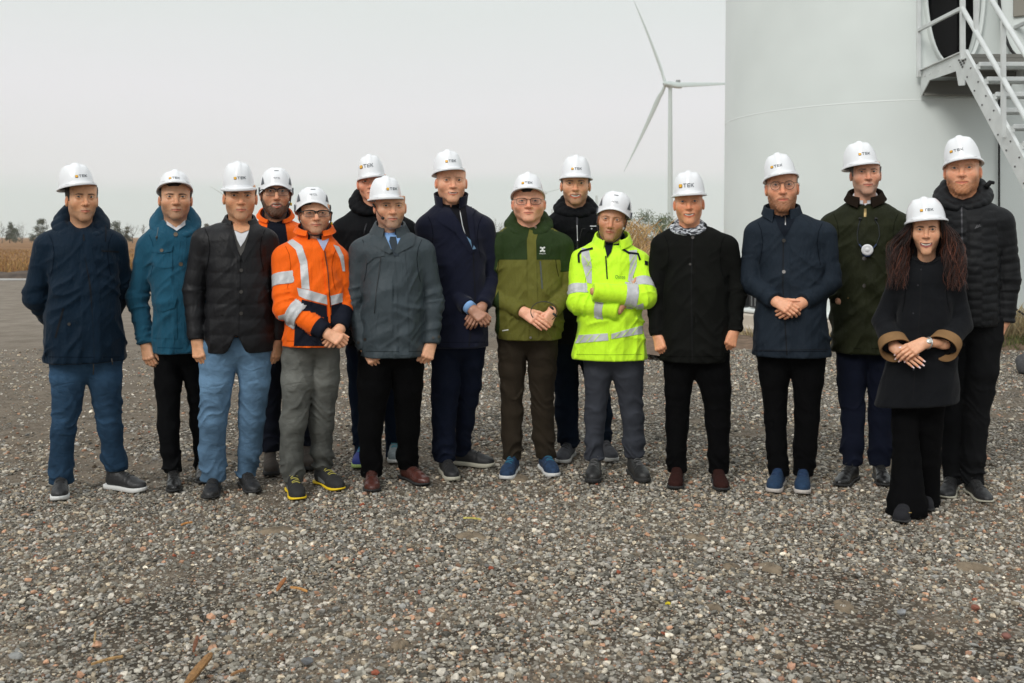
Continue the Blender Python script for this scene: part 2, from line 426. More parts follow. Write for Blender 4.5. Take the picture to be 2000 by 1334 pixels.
def build_gravel(name, count, y0, y1, smin_, smax_, seed, thr, half=0.56):
    r = np.random.default_rng(seed)
    n = int(count * 2.6)
    # even per square metre
    y = np.sqrt(r.random(n) * (y1 ** 2 - y0 ** 2) + y0 ** 2); x = (r.random(n) * 2 - 1) * half * y
    patch = vnoise2(x, y, .8, 11) * .55 + vnoise2(x, y, 2.2, 12) * .45
    lef = np.clip((-x - 1.0) / 3, 0, 1) * np.clip((y - 6.3) / 2.5, 0, 1) * .5
    keep = r.random(n) < np.clip((patch - lef - thr) * 6 + .25, 0.22, 1)
    x, y = x[keep][:count], y[keep][:count]; n = len(x)
    s = smin_ * (smax_ / smin_) ** (r.random(n) ** 2.2)
    # a rough crushed-stone shape: 14 vertex cuboctahedral lump, jittered
    base = np.array([(1, 0, 0), (-1, 0, 0), (0, 1, 0), (0, -1, 0), (0, 0, 1), (0, 0, -1)] +
                    [(a * .62, b * .62, c * .62) for a in (1, -1) for b in (1, -1) for c in (1, -1)])
    tri = []
    for ax in range(3):
        for sg in (1, -1):
            pole = ax * 2 + (0 if sg == 1 else 1)
            cs = [6 + i for i in range(8) if base[6 + i][ax] * sg > 0]
            o1, o2 = (ax + 1) % 3, (ax + 2) % 3
            cs.sort(key=lambda i: math.atan2(base[i][o2], base[i][o1]))
            for k in range(4):
                a, b = cs[k], cs[(k + 1) % 4]
                tri.append((pole, a, b) if sg == 1 else (pole, b, a))
    tri = np.array(tri)
    B = base[None] * (1 + r.uniform(-.32, .32, (n, 14, 1))) + r.uniform(-.14, .14, (n, 14, 3))
    B *= np.stack([r.uniform(.7, 1.25, n), r.uniform(.6, 1.0, n), r.uniform(.38, .75, n)], 1)[:, None]
    an = r.uniform(0, 6.28, n); ca, sa = np.cos(an)[:, None], np.sin(an)[:, None]
    tl = r.normal(0, .3, n)[:, None]
    zx = B[:, :, 0] * np.cos(tl) - B[:, :, 2] * np.sin(tl); zz = B[:, :, 0] * np.sin(tl) + B[:, :, 2] * np.cos(tl)
    B = np.stack([zx * ca - B[:, :, 1] * sa, zx * sa + B[:, :, 1] * ca, zz], 2) * (s / 2)[:, None, None]
    B += np.stack([x, y, gz(x, y) + s * r.uniform(0.02, .20, n)], 1)[:, None]
    v = B.reshape(-1, 3); f = (tri[None] + (np.arange(n) * 14)[:, None, None]).reshape(-1, 3)
    c = STONE_COLS[r.choice(len(STONE_COLS), n, p=STONE_P)] * r.uniform(.42, 1.55, (n, 1)) * np.array([1.06, .99, .88])
    red = r.random(n) < .003; c[red] = (.30, .09, .05)
    c = np.repeat(c, 14, 0)
    m = mat('crushed stone', (0, 0, 0), .93, vcol=True, var=.3, vscale=90, spec=.3, bump=[('noise', 160, .002, (1, 1, 1))])
    o = mkmesh(name, v, f, m, smooth=False, col=c); tag(o, kind='stuff')
    return o
build_gravel('gravel', 52000, 3.0, 6.3, .009, .034, 3, .36)
build_gravel('gravel', 52000, 6.2, 13.0, .012, .040, 4, .30)
build_gravel('gravel', 40000, 3.0, 5.8, .005, .012, 5, .10)

# flat clods of dried mud pressed into the gravel
mudm = mat('dried mud', (.20, .155, .105), .97, var=.3, vscale=14, bump=[('noise', 40, .01, (1, 1, 1))])
def mud(pxx, pyy, w, seed):
    c = gp(pxx, pyy); r = random.Random(seed); Y = c.y; wx = w / F * Y / 2; wy = wx * r.uniform(.9, 1.3)
    n = 40; rings = []
    for k, (rr, z) in enumerate(((1.0, -.01), (.9, .009), (.55, .016), (.12, .018))):
        ring = []
        for i in range(n):
            a = 2 * math.pi * i / n
            q = rr * (1 + .22 * math.sin(2 * a + seed) + .13 * math.sin(5 * a + seed * 2) + .07 * math.sin(9 * a + seed * 3) + r.uniform(-.05, .05))
            x, y = c.x + q * wx * math.cos(a), c.y + q * wy * math.sin(a)
            ring.append((x, y, float(gz(x, y)) + z + r.uniform(-.003, .003)))
        rings.append(ring)
    v = [p for ring in rings for p in ring]; f = []
    for k in range(3):
        for i in range(n): f.append((k * n + i, k * n + (i + 1) % n, (k + 1) * n + (i + 1) % n, (k + 1) * n + i))
    f.append(tuple(3 * n + i for i in range(n)))
    tag(mkmesh('mud_patch', v, f, mudm), kind='structure')
for i, (a, b, w) in enumerate([(540, 1042, 60), (920, 1050, 50), (1360, 1052, 44), (1504, 1112, 50), (1648, 1184, 44), (780, 1268, 34), (1428, 1111, 30),
                               (1900, 1107, 60), (1395, 1193, 30), (1012, 935, 46)]): mud(a, b, w, i + 1)

# splinters of wood, straws and single stones lying on the gravel
def splinter(a, b, wpx, label, cat, colr, name='wood_splinter', seed=1, hgt=.012):
    A, B = gp(*a), gp(*b); A.z = float(gz(A.x, A.y)) + .028; B.z = float(gz(B.x, B.y)) + .024 + hgt
    r = random.Random(seed); w = wpx / F * A.y; L = (B - A); n = 9; d = L.normalized(); s = d.cross(Vector((0, 0, 1))).normalized()
    mb = MB(); pts = []
    for i in range(n):
        t = i / (n - 1); ww = w / 2 * (1 - .55 * abs(2 * t - 1) ** 4) * r.uniform(.86, 1.1); h = max(.004, w * .28)
        c = A + L * t + Vector((0, 0, .004 * math.sin(3 * t)))
        pts.append([c - s * ww - Vector((0, 0, h)), c - s * ww * .9 + Vector((0, 0, h * r.uniform(.7, 1))), c + s * ww * .2 + Vector((0, 0, h * 1.15)), c + s * ww + Vector((0, 0, h * .5)), c + s * ww * .9 - Vector((0, 0, h))])
    vs = [p for q in pts for p in q]; fs = []
    for i in range(n - 1):
        for j in range(5): fs.append((i * 5 + j, i * 5 + (j + 1) % 5, (i + 1) * 5 + (j + 1) % 5, (i + 1) * 5 + j))
    fs.append((4, 3, 2, 1, 0)); fs.append(tuple((n - 1) * 5 + j for j in range(5)))
    mb.add(vs, fs)
    m = mat('wood ' + str(colr), colr, .85, var=.35, vscale=60, bump=[('noise', 90, .004, (1, 8, 1))])
    tag(mb.build(name, m, smooth=False), label, cat)
splinter((362, 1350), (412, 1304), 17, 'largest split piece of brown wood at the bottom edge of the gravel', 'wood', (.30, .155, .055), seed=2, hgt=.03)
splinter((178, 1309), (240, 1297), 6, 'long thin pale wood splinter on gravel near the bottom left', 'wood', (.42, .25, .10), seed=3)
splinter((378, 1281), (386, 1258), 8, 'short dark reddish wood chip above the largest split piece', 'wood', (.22, .085, .04), seed=4)
splinter((541, 1168), (558, 1150), 8, 'red brown wood chip beside an orange splinter below the orange jacket', 'wood', (.36, .14, .045), seed=5)
splinter((567, 1163), (600, 1174), 5, 'bright orange wood splinter just right of a red brown chip', 'wood', (.55, .27, .08), seed=6)
splinter((353, 1039), (376, 1037), 5, 'small orange wood sliver on gravel below the light blue jeans', 'wood', (.50, .22, .06), seed=7)
splinter((184, 1268), (187, 1252), 4, 'tiny pale wood chip on gravel far to the lower left', 'wood', (.40, .26, .12), seed=8)
splinter((450, 1332), (480, 1327), 6, 'thin brown wood strip right of the largest split piece', 'wood', (.33, .17, .07), seed=9)
splinter((905, 1022), (940, 1027), 2.2, 'yellow straw lying on gravel in front of the navy coat man', 'straw', (.55, .48, .12), name='straw', seed=10)
splinter((1300, 1198), (1309, 1202), 5, 'tiny bright yellow scrap on the gravel right of center', 'scrap', (.75, .60, .03), name='plastic_scrap', seed=11)

def rock(c, s, label, colr, seed, nm='stone'):
    r = np.random.default_rng(seed); X, Y, Z, ax = grid3((-1.2,) * 3, (1.2,) * 3, .14)
    d = np.sqrt(X * X + Y * Y + Z * Z) - 1.0
    for _ in range(11):
        k = r.normal(size=3); k /= np.linalg.norm(k); d = smax(d, k[0] * X + k[1] * Y + k[2] * Z - r.uniform(.55, .85), .06)
    v, q = nets(d, ax); v = v * np.array(s) / 2 + np.array(c)
    m = mat('rock ' + str(colr), colr, .92, var=.3, vscale=25, bump=[('noise', 60, .006, (1, 1, 1))])
    tag(mkmesh(nm, v, q, m), label, 'stone')
g = gp(2004, 735); rock((g.x + .09, g.y + .15, .09), (.24, .3, .33), 'dark grey upright rock at the right edge of the gravel yard', (.07, .07, .072), 3, 'rock')
g = gp(1904, 1198); rock((g.x, g.y, .02), (.040, .037, .03), 'brick red stone on the gravel at the lower right', (.20, .075, .05), 5)
g = gp(1762, 1205); rock((g.x, g.y, .02), (.040, .036, .03), 'pale blue grey stone left of the brick red stone', (.22, .225, .23), 6)
g = gp(1388, 1084); rock((g.x, g.y, .02), (.05, .04, .03), 'pale stone on gravel below the black coat shoes', (.5, .46, .4), 7)
g = gp(1965, 1254); rock((g.x, g.y, .02), (.038, .034, .028), 'dark red brown stone nearest the right edge', (.20, .09, .07), 8)
g = gp(30, 1293); rock((g.x, g.y, .02), (.05, .038, .028), 'pale grey stone at the lower left edge of the gravel', (.24, .24, .23), 9)
g = gp(600, 1304); rock((g.x, g.y, .02), (.048, .042, .03), 'largest grey blue stone near the bottom left of center', (.13, .135, .14), 10)
g = gp(1794, 1270); rock((g.x, g.y, .012), (.07, .026, .022), 'long beige stone lying at the lower right', (.36, .31, .24), 11)

# --- field, pale track and soil edge beyond the yard
fieldm = bpy.data.materials.new('dry field'); fieldm.use_nodes = True
def _field():
    t = fieldm.node_tree; n = t.nodes; l = t.links; b = n['Principled BSDF']; b.inputs['Roughness'].default_value = 1; b.inputs['Specular IOR Level'].default_value = .1
    tcn = n.new('ShaderNodeTexCoord'); mpn = n.new('ShaderNodeMapping'); mpn.inputs['Scale'].default_value = (.35, 1, 1); l.new(tcn.outputs['Object'], mpn.inputs[0])
    nn = n.new('ShaderNodeTexNoise'); nn.inputs['Scale'].default_value = .30; nn.inputs['Detail'].default_value = 8; nn.inputs['Roughness'].default_value = .7; l.new(mpn.outputs[0], nn.inputs[0])
    r = n.new('ShaderNodeValToRGB'); l.new(nn.outputs[0], r.inputs[0]); e = r.color_ramp.elements
    e[0].position = .36; e[0].color = (.115, .062, .032, 1); e[1].position = .66; e[1].color = (.36, .215, .10, 1)
    q = e.new(.50); q.color = (.23, .125, .06, 1)
    l.new(r.outputs[0], b.inputs['Base Color'])
_field()
o = mkmesh('field', [(-2390, 36.6, .02), (2390, 36.6, .02), (2390, 2440, .02), (-2390, 2440, .02)], [(0, 1, 2, 3)], fieldm); tag(o, kind='structure')
o = mkmesh('track', [(-60, 33.6, .012), (-16.2, 33.6, .012), (-15.6, 35.0, .012), (-60, 35.3, .012)], [(0, 1, 2, 3)],
           mat('pale track', (.34, .33, .31), .9, var=.2, vscale=1.5)); tag(o, kind='structure')
def bank():                             # dark turned-soil edge in front of the field
    xs = np.arange(-60, 40, .35); r = np.random.default_rng(5); v = []; k = 5
    for x in xs:
        for j in range(k):
            t = j / (k - 1); v.append((x, 35.5 + 1.5 * t, .015 + math.sin(math.pi * t) * (.13 + .08 * math.sin(x * 1.3) + r.uniform(-.05, .05)) - .02 * (j in (0, 4))))
    n = len(xs); f = [(i * k + j, (i + 1) * k + j, (i + 1) * k + j + 1, i * k + j + 1) for i in range(n - 1) for j in range(k - 1)]
    tag(mkmesh('soil_bank', v, f, mat('soil bank', (.075, .055, .042), 1, var=.4, vscale=3)), kind='structure')
bank()
def blades(name, x, y, z, h, w, cols, seed, lean=.35):
    r = np.random.default_rng(seed); n = len(x); a = r.uniform(0, 6.28, n); lx, ly = r.normal(0, lean, n) * h, r.normal(0, lean, n) * h
    dx, dy = np.cos(a) * w, np.sin(a) * w
    v = np.stack([np.stack([x - dx, y - dy, z], 1), np.stack([x + dx, y + dy, z], 1),
                  np.stack([x + lx * .5 + dx * .6, y + ly * .5 + dy * .6, z + h * .6], 1), np.stack([x + lx, y + ly, z + h], 1)], 1).reshape(-1, 3)
    b = np.arange(n) * 4; f = np.concatenate([np.stack([b, b + 1, b + 2], 1), np.stack([b, b + 2, b + 3], 1)])
    c = np.array(cols)[r.integers(0, len(cols), n)] * r.uniform(.7, 1.25, (n, 1))
    m = mat('grass blades', (0, 0, 0), .9, vcol=True, spec=.2)
    return mkmesh(name, v, f, m, smooth=False, col=np.repeat(c, 4, 0))
def field_grass():
    r = np.random.default_rng(9); n = 42000
    y = 36.9 + (r.random(n) ** 1.6) * 75; x = -.56 * y + r.random(n) * (.76 * y)
    h = r.uniform(.08, .24, n) * (1 + .6 * vnoise2(x, y, .4, 4))
    h *= np.where(y < 52, 1.3, .8)
    tag(blades('dry_grass', x, y, np.full(n, .02), h, np.full(n, .022), [(.38, .215, .085), (.30, .16, .06), (.42, .27, .11), (.20, .10, .05), (.27, .17, .065)], 10), kind='stuff')
field_grass()

# --- trees on the horizon, each with trunk and crown
leafm = {}
def tree(px_, pytop, Y, wpx, kind, label, group, seed, name, lean=0.0, cols=None):
    r = random.Random(seed); rr = np.random.default_rng(seed)
    base = Vector(((px_ - 1000) / F * Y, Y, 0)); H = HC + (HY - pytop) / F * Y; W = wpx / F * Y
    root = empty(name, base, r.uniform(0, 6), label, 'tree' if name != 'bush' else 'bush', group)
    mb = MB(); tips = []
    def branch(p, d, L, rad, lev):
        k = 4; pts = [p]; q = p
        for i in range(k):
            d = (d + Vector((r.uniform(-.18, .18), r.uniform(-.18, .18), .05))).normalized(); q = q + d * L / k; pts.append(q)
        mb.tube(pts, [rad * (1 - .5 * i / k) for i in range(k + 1)], 5, cap=lev == 0)
        tips.append(q)
        if lev < (4 if kind == 'bare' else 2):
            for i in range(r.choice((2, 3, 3)) if lev else 5):
                a = r.uniform(0, 6.28); sp = r.uniform(.35, .8) if kind == 'bare' else r.uniform(.5, 1.1)
                o = d.orthogonal().normalized(); o2 = d.cross(o)
                nd = (d * math.cos(sp) + (o * math.cos(a) + o2 * math.sin(a)) * math.sin(sp)).normalized()
                branch(pts[r.randint(2, k)], nd, L * r.uniform(.55, .8), rad * .5, lev + 1)
    branch(Vector((0, 0, -.1)), Vector((lean, 0, 1)).normalized(), H * .42, H * .022, 0)
    ht = max(p.z for p in tips); wt = max(abs(p.x) for p in tips) + .01
    s = Vector((W / 2 / wt, W / 2 / wt, H / ht)) if kind == 'bare' else Vector((1, 1, 1))
    mb.v = [(v[0] * (s.x if v[2] > H * .2 else 1 + (s.x - 1) * v[2] / (H * .2)), v[1], v[2] * s.z) for v in mb.v]
    mb.build('trunk', mat('bark', (.10, .085, .07), .95, var=.3, vscale=2), root, smooth=True)
    cols = cols or [(.08, .10, .075), (.11, .13, .085), (.06, .08, .06), (.14, .15, .10)]
    if kind == 'bare': n = 160; cl = [Vector((p.x * s.x, p.y, p.z * s.z)) for p in tips]; spread = W * .05; ls = H * .012
    else:
        cl = []
        for _ in range(26):
            a = r.uniform(0, 6.28); zz = r.uniform(.22, 1.0); prof = math.sin(math.pi * min(1, .18 + zz * .80)) ** .6
            q = W / 2 * prof * r.uniform(.2, .95); cl.append(Vector((lean * H * zz + q * math.cos(a), q * math.sin(a), H * (zz - .06))))
        n = 1500; spread = W * .11; ls = H * (.030 if wpx < 60 else .022)
    C = np.array([tuple(c) for c in cl]); wgt = rr.uniform(.4, 1.6, len(C)); idx = rr.choice(len(C), n, p=wgt / wgt.sum())
    P = C[idx] + rr.normal(0, 1, (n, 3)) * spread * np.array([1, 1, .75]); P[:, 2] = np.clip(P[:, 2], H * .06, H * 1.02)
    u = rr.normal(size=(n, 3)); u /= np.linalg.norm(u, axis=1, keepdims=True); w = np.cross(u, rr.normal(size=(n, 3))); w /= np.linalg.norm(w, axis=1, keepdims=True)
    q = ls * rr.uniform(.5, 1.3, (n, 1))
    v = np.stack([P - u * q, P + w * q * .6, P + u * q, P - w * q * .6], 1).reshape(-1, 3)
    f = np.arange(n * 4).reshape(-1, 4)
    c = np.array(cols)[rr.integers(0, len(cols), n)] * rr.uniform(.7, 1.3, (n, 1))
    mkmesh('crown', v, f, mat('leaves', (0, 0, 0), .85, vcol=True, spec=.2), root, smooth=False, col=np.repeat(c, 4, 0))
    return root
GB = 'bare trees on the horizon behind the field'; GE = 'dark leafy trees on the horizon behind the field'
tree(4, 433, 240, 26, 'bare', 'bare tree at the far left edge of the horizon', GB, 1, 'bare_tree')
tree(19, 431, 240, 19, 'dense', 'dark narrow leafy tree with a leaning top between two bare trees', GE, 2, 'leafy_tree', .12)
tree(31, 445, 235, 20, 'dense', 'low rounded dark tree right beside the narrow leaning one', GE, 12, 'leafy_tree')
tree(43, 429, 240, 26, 'bare', 'bare tree standing alone left of the round leafy one', GB, 3, 'bare_tree')
tree(61, 455, 240, 14, 'dense', 'smallest dark bush on the horizon by the navy parka', GE, 13, 'leafy_tree')
tree(81, 427, 240, 27, 'dense', 'open round leafy tree directly above the navy parka sleeve', GE, 4, 'leafy_tree')
tree(226, 432, 240, 28, 'dense', 'dark leafy tree just right of the navy parka hood', GE, 5, 'leafy_tree')
tree(249, 442, 240, 16, 'dense', 'small half bare leafy tree between navy and teal parkas', GE, 6, 'leafy_tree', cols=[(.12, .11, .07), (.09, .10, .06)])
tree(259, 434, 245, 26, 'bare', 'bare forked tree between the navy and teal parkas', GB, 7, 'bare_tree')
tree(276, 436, 250, 20, 'bare', 'faint bare tree beside the teal parka hood', GB, 8, 'bare_tree')
tree(403, 436, 300, 14, 'dense', 'faint tree above the quilted jacket shoulder', 'faint distant trees', 9, 'leafy_tree', cols=[(.15, .14, .11), (.11, .11, .08)])
tree(966, 425, 190, 30, 'bare', 'bare twiggy tree between navy coat and green jacket', GB, 10, 'bare_tree')
tree(982, 432, 200, 24, 'bare', 'second bare twiggy tree half hidden by the green jacket', GB, 11, 'bare_tree')
GR = 'bushy green trees beside the wind turbine'; gc = [(.11, .15, .08), (.15, .19, .10), (.08, .115, .07), (.19, .22, .13)]
tree(1226, 424, 135, 66, 'dense', 'green bush nearest the climbing helmet', GR, 21, 'bush', cols=gc)
tree(1264, 410, 140, 62, 'dense', 'tallest green bush with a pointed dark top', GR, 22, 'bush', cols=gc)
tree(1298, 418, 130, 56, 'dense', 'bright green bush directly under the wind turbine tower', GR, 23, 'bush', cols=gc)
tree(1322, 438, 140, 40, 'dense', 'low green bush beside the black coat shoulder', GR, 24, 'bush', cols=gc)
def reed():
    r = np.random.default_rng(31); Y = 30; c = (1240 - 1000) / F * Y; n = 900
    t = r.random(n); s = r.normal(0, 1, n)
    x = c + s * (.10 + .16 * t) + .30 * (r.integers(0, 3, n) - 1) * t; y = Y + r.normal(0, .35, n); z = t ** .8 * 1.75
    m = blades('dry_shrub', x, y, z, r.uniform(.15, .4, n), np.full(n, .012), [(.50, .30, .12), (.58, .38, .17), (.40, .24, .10), (.62, .46, .24)], 32, .6)
    tag(m, 'tall golden dry shrub standing in front of the green bushes', 'shrub')
reed()

# --- distant wind turbines
def turbine(pxh, pyh, Y, blade_angles, Lm, k, label, ladder=False, wtop=1.0, wbot=1.0, stub=False):
    hz = HC + (HY - pyh) / F * Y; x0 = (pxh - 1000) / F * Y; white = mat('turbine white', (.46, .53, .515), .5)
    yaw = math.acos(k)                  # rotor turned this far from face-on, hub towards the left
    root = empty('wind_turbine', (x0, Y, 0), 0, label, 'wind turbine', 'distant wind turbines')
    mb = MB(); mb.lathe([(2.3 * wbot, -.5), (2.25 * wbot, 8), (1.55 * wtop, hz - 2.2), (1.5 * wtop, hz - 1.5)], n=32); mb.build('tower', white, root, True)
    if stub: return root
    ax = Vector((-math.sin(yaw), -math.cos(yaw), 0))                  # rotor axis
    side = Vector((math.cos(yaw), -math.sin(yaw), 0)); up = Vector((0, 0, 1)); hub = Vector((0, 0, hz)) + ax * 5.0
    R = Matrix((side, ax, up)).transposed()
    mb = MB(); mb.box(Vector((0, 0, hz)) - ax * 4.5, (4.2, 15.5, 4.4), R, .5); mb.box(Vector((0, 0, hz - 2.2)), (3, 4, 1.2), R, .3)
    nac = mb.build('nacelle', white, root)
    mb = MB(); mb.box(Vector((0, 0, hz + 3.3)) - ax * 9, (3.0, 2.6, 2.4), R, .1); mb.build('cooler', mat('cooler grey', (.25, .27, .28), .6), nac)
    mb = MB(); mb.box(Vector((0, 0, hz + .2)) - ax * 5 + side * -2.15, (.05, 6.5, 1.0), R, 0); mb.build('logo', mat('nacelle blue', (.10, .22, .42), .5), nac)
    mb = MB(); prof = [(.2, 2.6), (1.3, 2.3), (1.9, 1.2), (2.1, -.4), (1.9, -2.0)]
    hb = []; n = 20
    for rr, zz in prof:
        for j in range(n):
            a = 2 * math.pi * j / n; hb.append(hub + ax * zz + (side * math.cos(a) + up * math.sin(a)) * rr)
    mb.add(hb, [(i * n + j, i * n + (j + 1) % n, (i + 1) * n + (j + 1) % n, (i + 1) * n + j) for i in range(4) for j in range(n)] + [tuple(range(n))])
    mb.build('hub', white, root, True)
    for th in blade_angles:
        rad = side * math.sin(math.radians(th)) + up * math.cos(math.radians(th)); tan = side * math.cos(math.radians(th)) - up * math.sin(math.radians(th))
        vs = []; fs = []; K = 26; n = 12
        for i in range(K):
            t = i / (K - 1); rr = 1.5 + (Lm - 1.5) * t
            ch = (2.3 + 2.0 * math.sin(min(1, t / .22) * math.pi / 2)) if t < .22 else 4.3 * (1 - (t - .22) / .78) ** .75 * .93 + .3
            th_ = (2.3 if t < .05 else max(.18, 2.0 * (1 - t) ** 1.6)) ; tw = math.radians(16 * (1 - t) + 6)
            c = hub + rad * rr + ax * (4.2 * t ** 2.1)                # prebend away from the tower
            cd = tan * math.cos(tw) + ax * math.sin(tw); td = ax * math.cos(tw) - tan * math.sin(tw)
            for j in range(n):
                a = 2 * math.pi * j / n
                vs.append(c + cd * (math.cos(a) * ch / 2 + (ch * .18 if t > .1 else 0)) + td * math.sin(a) * th_ / 2)
        fs = [(i * n + j, i * n + (j + 1) % n, (i + 1) * n + (j + 1) % n, (i + 1) * n + j) for i in range(K - 1) for j in range(n)] + [tuple((K - 1) * n + j for j in range(n))]
        mb = MB(); mb.add(vs, fs); mb.build('blade', white, root, True)
    return root
turbine(1309, 165, 820, (-25, 214, 97), 84, .57, 'nearest distant wind turbine with long curved blades left of the big tower')
turbine(447, 386, 2300, (-65, 55, 175), 66, .8, 'faint wind turbine mostly hidden behind the quilted jacket man', wtop=1.2, wbot=1.6)
turbine(1061, 377, 2300, (-32, 81, 200), 60, .8, 'faint wind turbine with a blade reaching right of the green jacket man', wtop=1.2, wbot=1.6)
turbine(1165, 380, 1500, (), 60, .8, 'unfinished pale turbine tower rising behind the climbing helmet', wtop=1.1, wbot=1.1, stub=True)
turbine(1078, 407, 1900, (), 60, .8, 'shortest unfinished turbine tower beside the hooded black jacket', wtop=1.1, wbot=1.1, stub=True)

# --- the big turbine tower base with door, landing and stairs
TC = Vector((6.12, 16.0, 0)); TR = 2.667
def tower():
    root = empty('turbine_tower', TC, 0, 'huge pale grey steel turbine tower base with open oval door', 'tower')
    paint = mat('tower paint', (.675, .72, .70), .42, var=.035, vscale=1.3, spec=.35, coat=.12)
    n = 160; zs = [.32, .60, 1.2, 2.0, 2.9, 3.6, 4.4, 5.2, 6.5, 9, 14, 22, 40, 60, 85]
    rad = lambda z: TR - max(0, z - .4) * .0085
    v = []; f = []
    for s, off in ((0, 0), (1, -.035)):
        for z in zs:
            for j in range(n):
                a = 2 * math.pi * j / n; r_ = rad(z) + off; v.append((r_ * math.cos(a), r_ * math.sin(a), z))
    K = len(zs) * n
    for i in range(len(zs) - 1):
        for j in range(n):
            a, b, c, d = i * n + j, i * n + (j + 1) % n, (i + 1) * n + (j + 1) % n, (i + 1) * n + j
            f.append((a, b, c, d)); f.append((d + K, c + K, b + K, a + K))
    for j in range(n):
        j2 = (j + 1) % n; f.append((j2, j, j + K, j2 + K)); e = (len(zs) - 1) * n; f.append((e + j, e + j2, e + j2 + K, e + j + K))
    shell = mkmesh('shell', v, f, paint, root)
    # door: an oval cut through the shell
    dc = Vector(((1864 - 1000) / F * 13.38 - TC.x, 0, 0)); dz = HC + (HY - 122) / F * 13.38 + 1.25
    hw, hh = .375, 1.27
    oval = lambda w, h, k=56: [(dc.x + w * math.copysign(abs(math.cos(a)) ** .72, math.cos(a)), dz + h * math.copysign(abs(math.sin(a)) ** .9, math.sin(a))) for a in [2 * math.pi * i / k for i in range(k)]]
    mb = MB(); mb.prism(oval(hw, hh), -3.5, -1.8); cutter = mb.build('cut', None, root)
    md = shell.modifiers.new('door', 'BOOLEAN'); md.object = cutter; md.solver = 'EXACT'; md.operation = 'DIFFERENCE'
    bpy.context.view_layer.update()
    me = bpy.data.meshes.new_from_object(shell.evaluated_get(bpy.context.evaluated_depsgraph_get())); shell.modifiers.clear(); shell.data = me
    bpy.data.objects.remove(cutter)
    me.polygons.foreach_set('use_smooth', [True] * len(me.polygons)); 
    me.materials.clear(); me.materials.append(paint)
    try: me.set_sharp_from_angle(angle=math.radians(40))
    except Exception: pass
    # reveal ring standing proud of the shell
    yo = lambda x, z, e=0: -math.sqrt(max(.01, (rad(z) + e) ** 2 - x * x))
    out, inn = oval(hw + .035, hh + .035), oval(hw, hh); k = len(out); vs = []
    for x, z in out: vs += [(x, yo(x, z) + .01, z), (x, yo(x, z) - .07, z)]
    for x, z in inn: vs += [(x, yo(x, z) - .07, z), (x, yo(x, z) + .16, z)]
    fs = []
    for i in range(k):
        j = (i + 1) % k
        fs += [(2 * i, 2 * i + 1, 2 * j + 1, 2 * j), (2 * i + 1, 2 * k + 2 * i, 2 * k + 2 * j, 2 * j + 1), (2 * k + 2 * i, 2 * k + 2 * i + 1, 2 * k + 2 * j + 1, 2 * k + 2 * j)]
    mkmesh('door_frame', vs, fs, paint, root)
    # interior, its dimness painted in near black: floor plate, a cabinet and a ladder rail a little way in
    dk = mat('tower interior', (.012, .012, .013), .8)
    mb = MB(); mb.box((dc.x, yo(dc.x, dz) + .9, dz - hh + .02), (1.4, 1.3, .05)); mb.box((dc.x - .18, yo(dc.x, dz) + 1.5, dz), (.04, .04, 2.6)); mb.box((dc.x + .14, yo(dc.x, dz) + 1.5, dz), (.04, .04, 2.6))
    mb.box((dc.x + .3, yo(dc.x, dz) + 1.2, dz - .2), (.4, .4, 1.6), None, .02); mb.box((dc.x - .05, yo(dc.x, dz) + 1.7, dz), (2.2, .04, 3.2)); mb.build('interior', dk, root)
    # door leaf swung open to the right
    hinge = Vector((dc.x + hw + .17, yo(dc.x + hw, dz) - .10, dz)); an = math.radians(-38)
    R = Matrix.Rotation(an, 3, 'Z')
    def ov2(w, h, k=40): return [(w + w * math.copysign(abs(math.cos(a)) ** .72, math.cos(a)), h * math.copysign(abs(math.sin(a)) ** .9, math.sin(a))) for a in [2 * math.pi * i / k for i in range(k)]]
    mb = MB(); mb.prism(ov2(hw + .03, hh + .03), -.02, .02, R, hinge); leaf = mb.build('door', paint, root)
    mb = MB(); mb.tube([hinge + R @ Vector((x, -.035, z)) for x, z in ov2(hw + .005, hh - .01)], .019, 8, closed=True); mb.build('rubber_seal', mat('rubber', (.012, .012, .012), .7), leaf, True)
    mb = MB(); mb.box(hinge + R @ Vector((hw * .95, -.04, -.35)), (hw * .9, .04, .7), R, .01); mb.build('vent_box', mat('vent box', (.24, .225, .19), .6), leaf)
    # weld seam bead and the base flange, bolts and dark boxes
    def ring(z, w, p, nm, m_):
        mb = MB(); r_ = rad(z); mb.lathe([(r_ + .001, z - w), (r_ + p, z - w * .6), (r_ + p, z + w * .6), (r_ + .001, z + w)], n=160); mb.build(nm, m_, root, True)
    sm = mat('seam paint', (.72, .76, .745), .4)
    ring(HC + 1.854, .010, .002, 'weld_seam', sm)
    ring(.365, .05, .10, 'base_flange', sm)
    for a_deg in (197, 206, 318, 331):
        a = math.radians(a_deg); R2 = Matrix.Rotation(a + math.pi / 2, 3, 'Z'); c = Vector(((TR + .05) * math.cos(a), (TR + .05) * math.sin(a), .53))
        mb = MB(); mb.box(c, (.32, .14, .22), R2, .015); bx = mb.build('cable_box', mat('black box', (.014, .014, .015), .5), root)
        mb = MB()
        for q in (-.08, 0, .08): mb.box(c + R2 @ Vector((q, -.075, 0)), (.02, .012, .17), R2)
        mb.build('rib', mat('box rib', (.16, .17, .17), .5), bx)
    # cable pipe hanging below the stairs
    x = (1949 - 1000) / F * 13.38 - TC.x
    pts = [(x, yo(x, 1.9) - .03, z) for z in (3.4, 2.9, 2.4, 1.9, 1.2, .8)]; pts += [(x + .1, yo(x, 1) - .15, .55), (x + .35, yo(x, 1) - .5, .30), (x + .8, yo(x, 1) - .7, .25)]
    mb = MB(); mb.tube(pts, .014, 8); mb.build('cable', mat('rubber', (.012, .012, .012), .7), root, True)
    return root
tower()
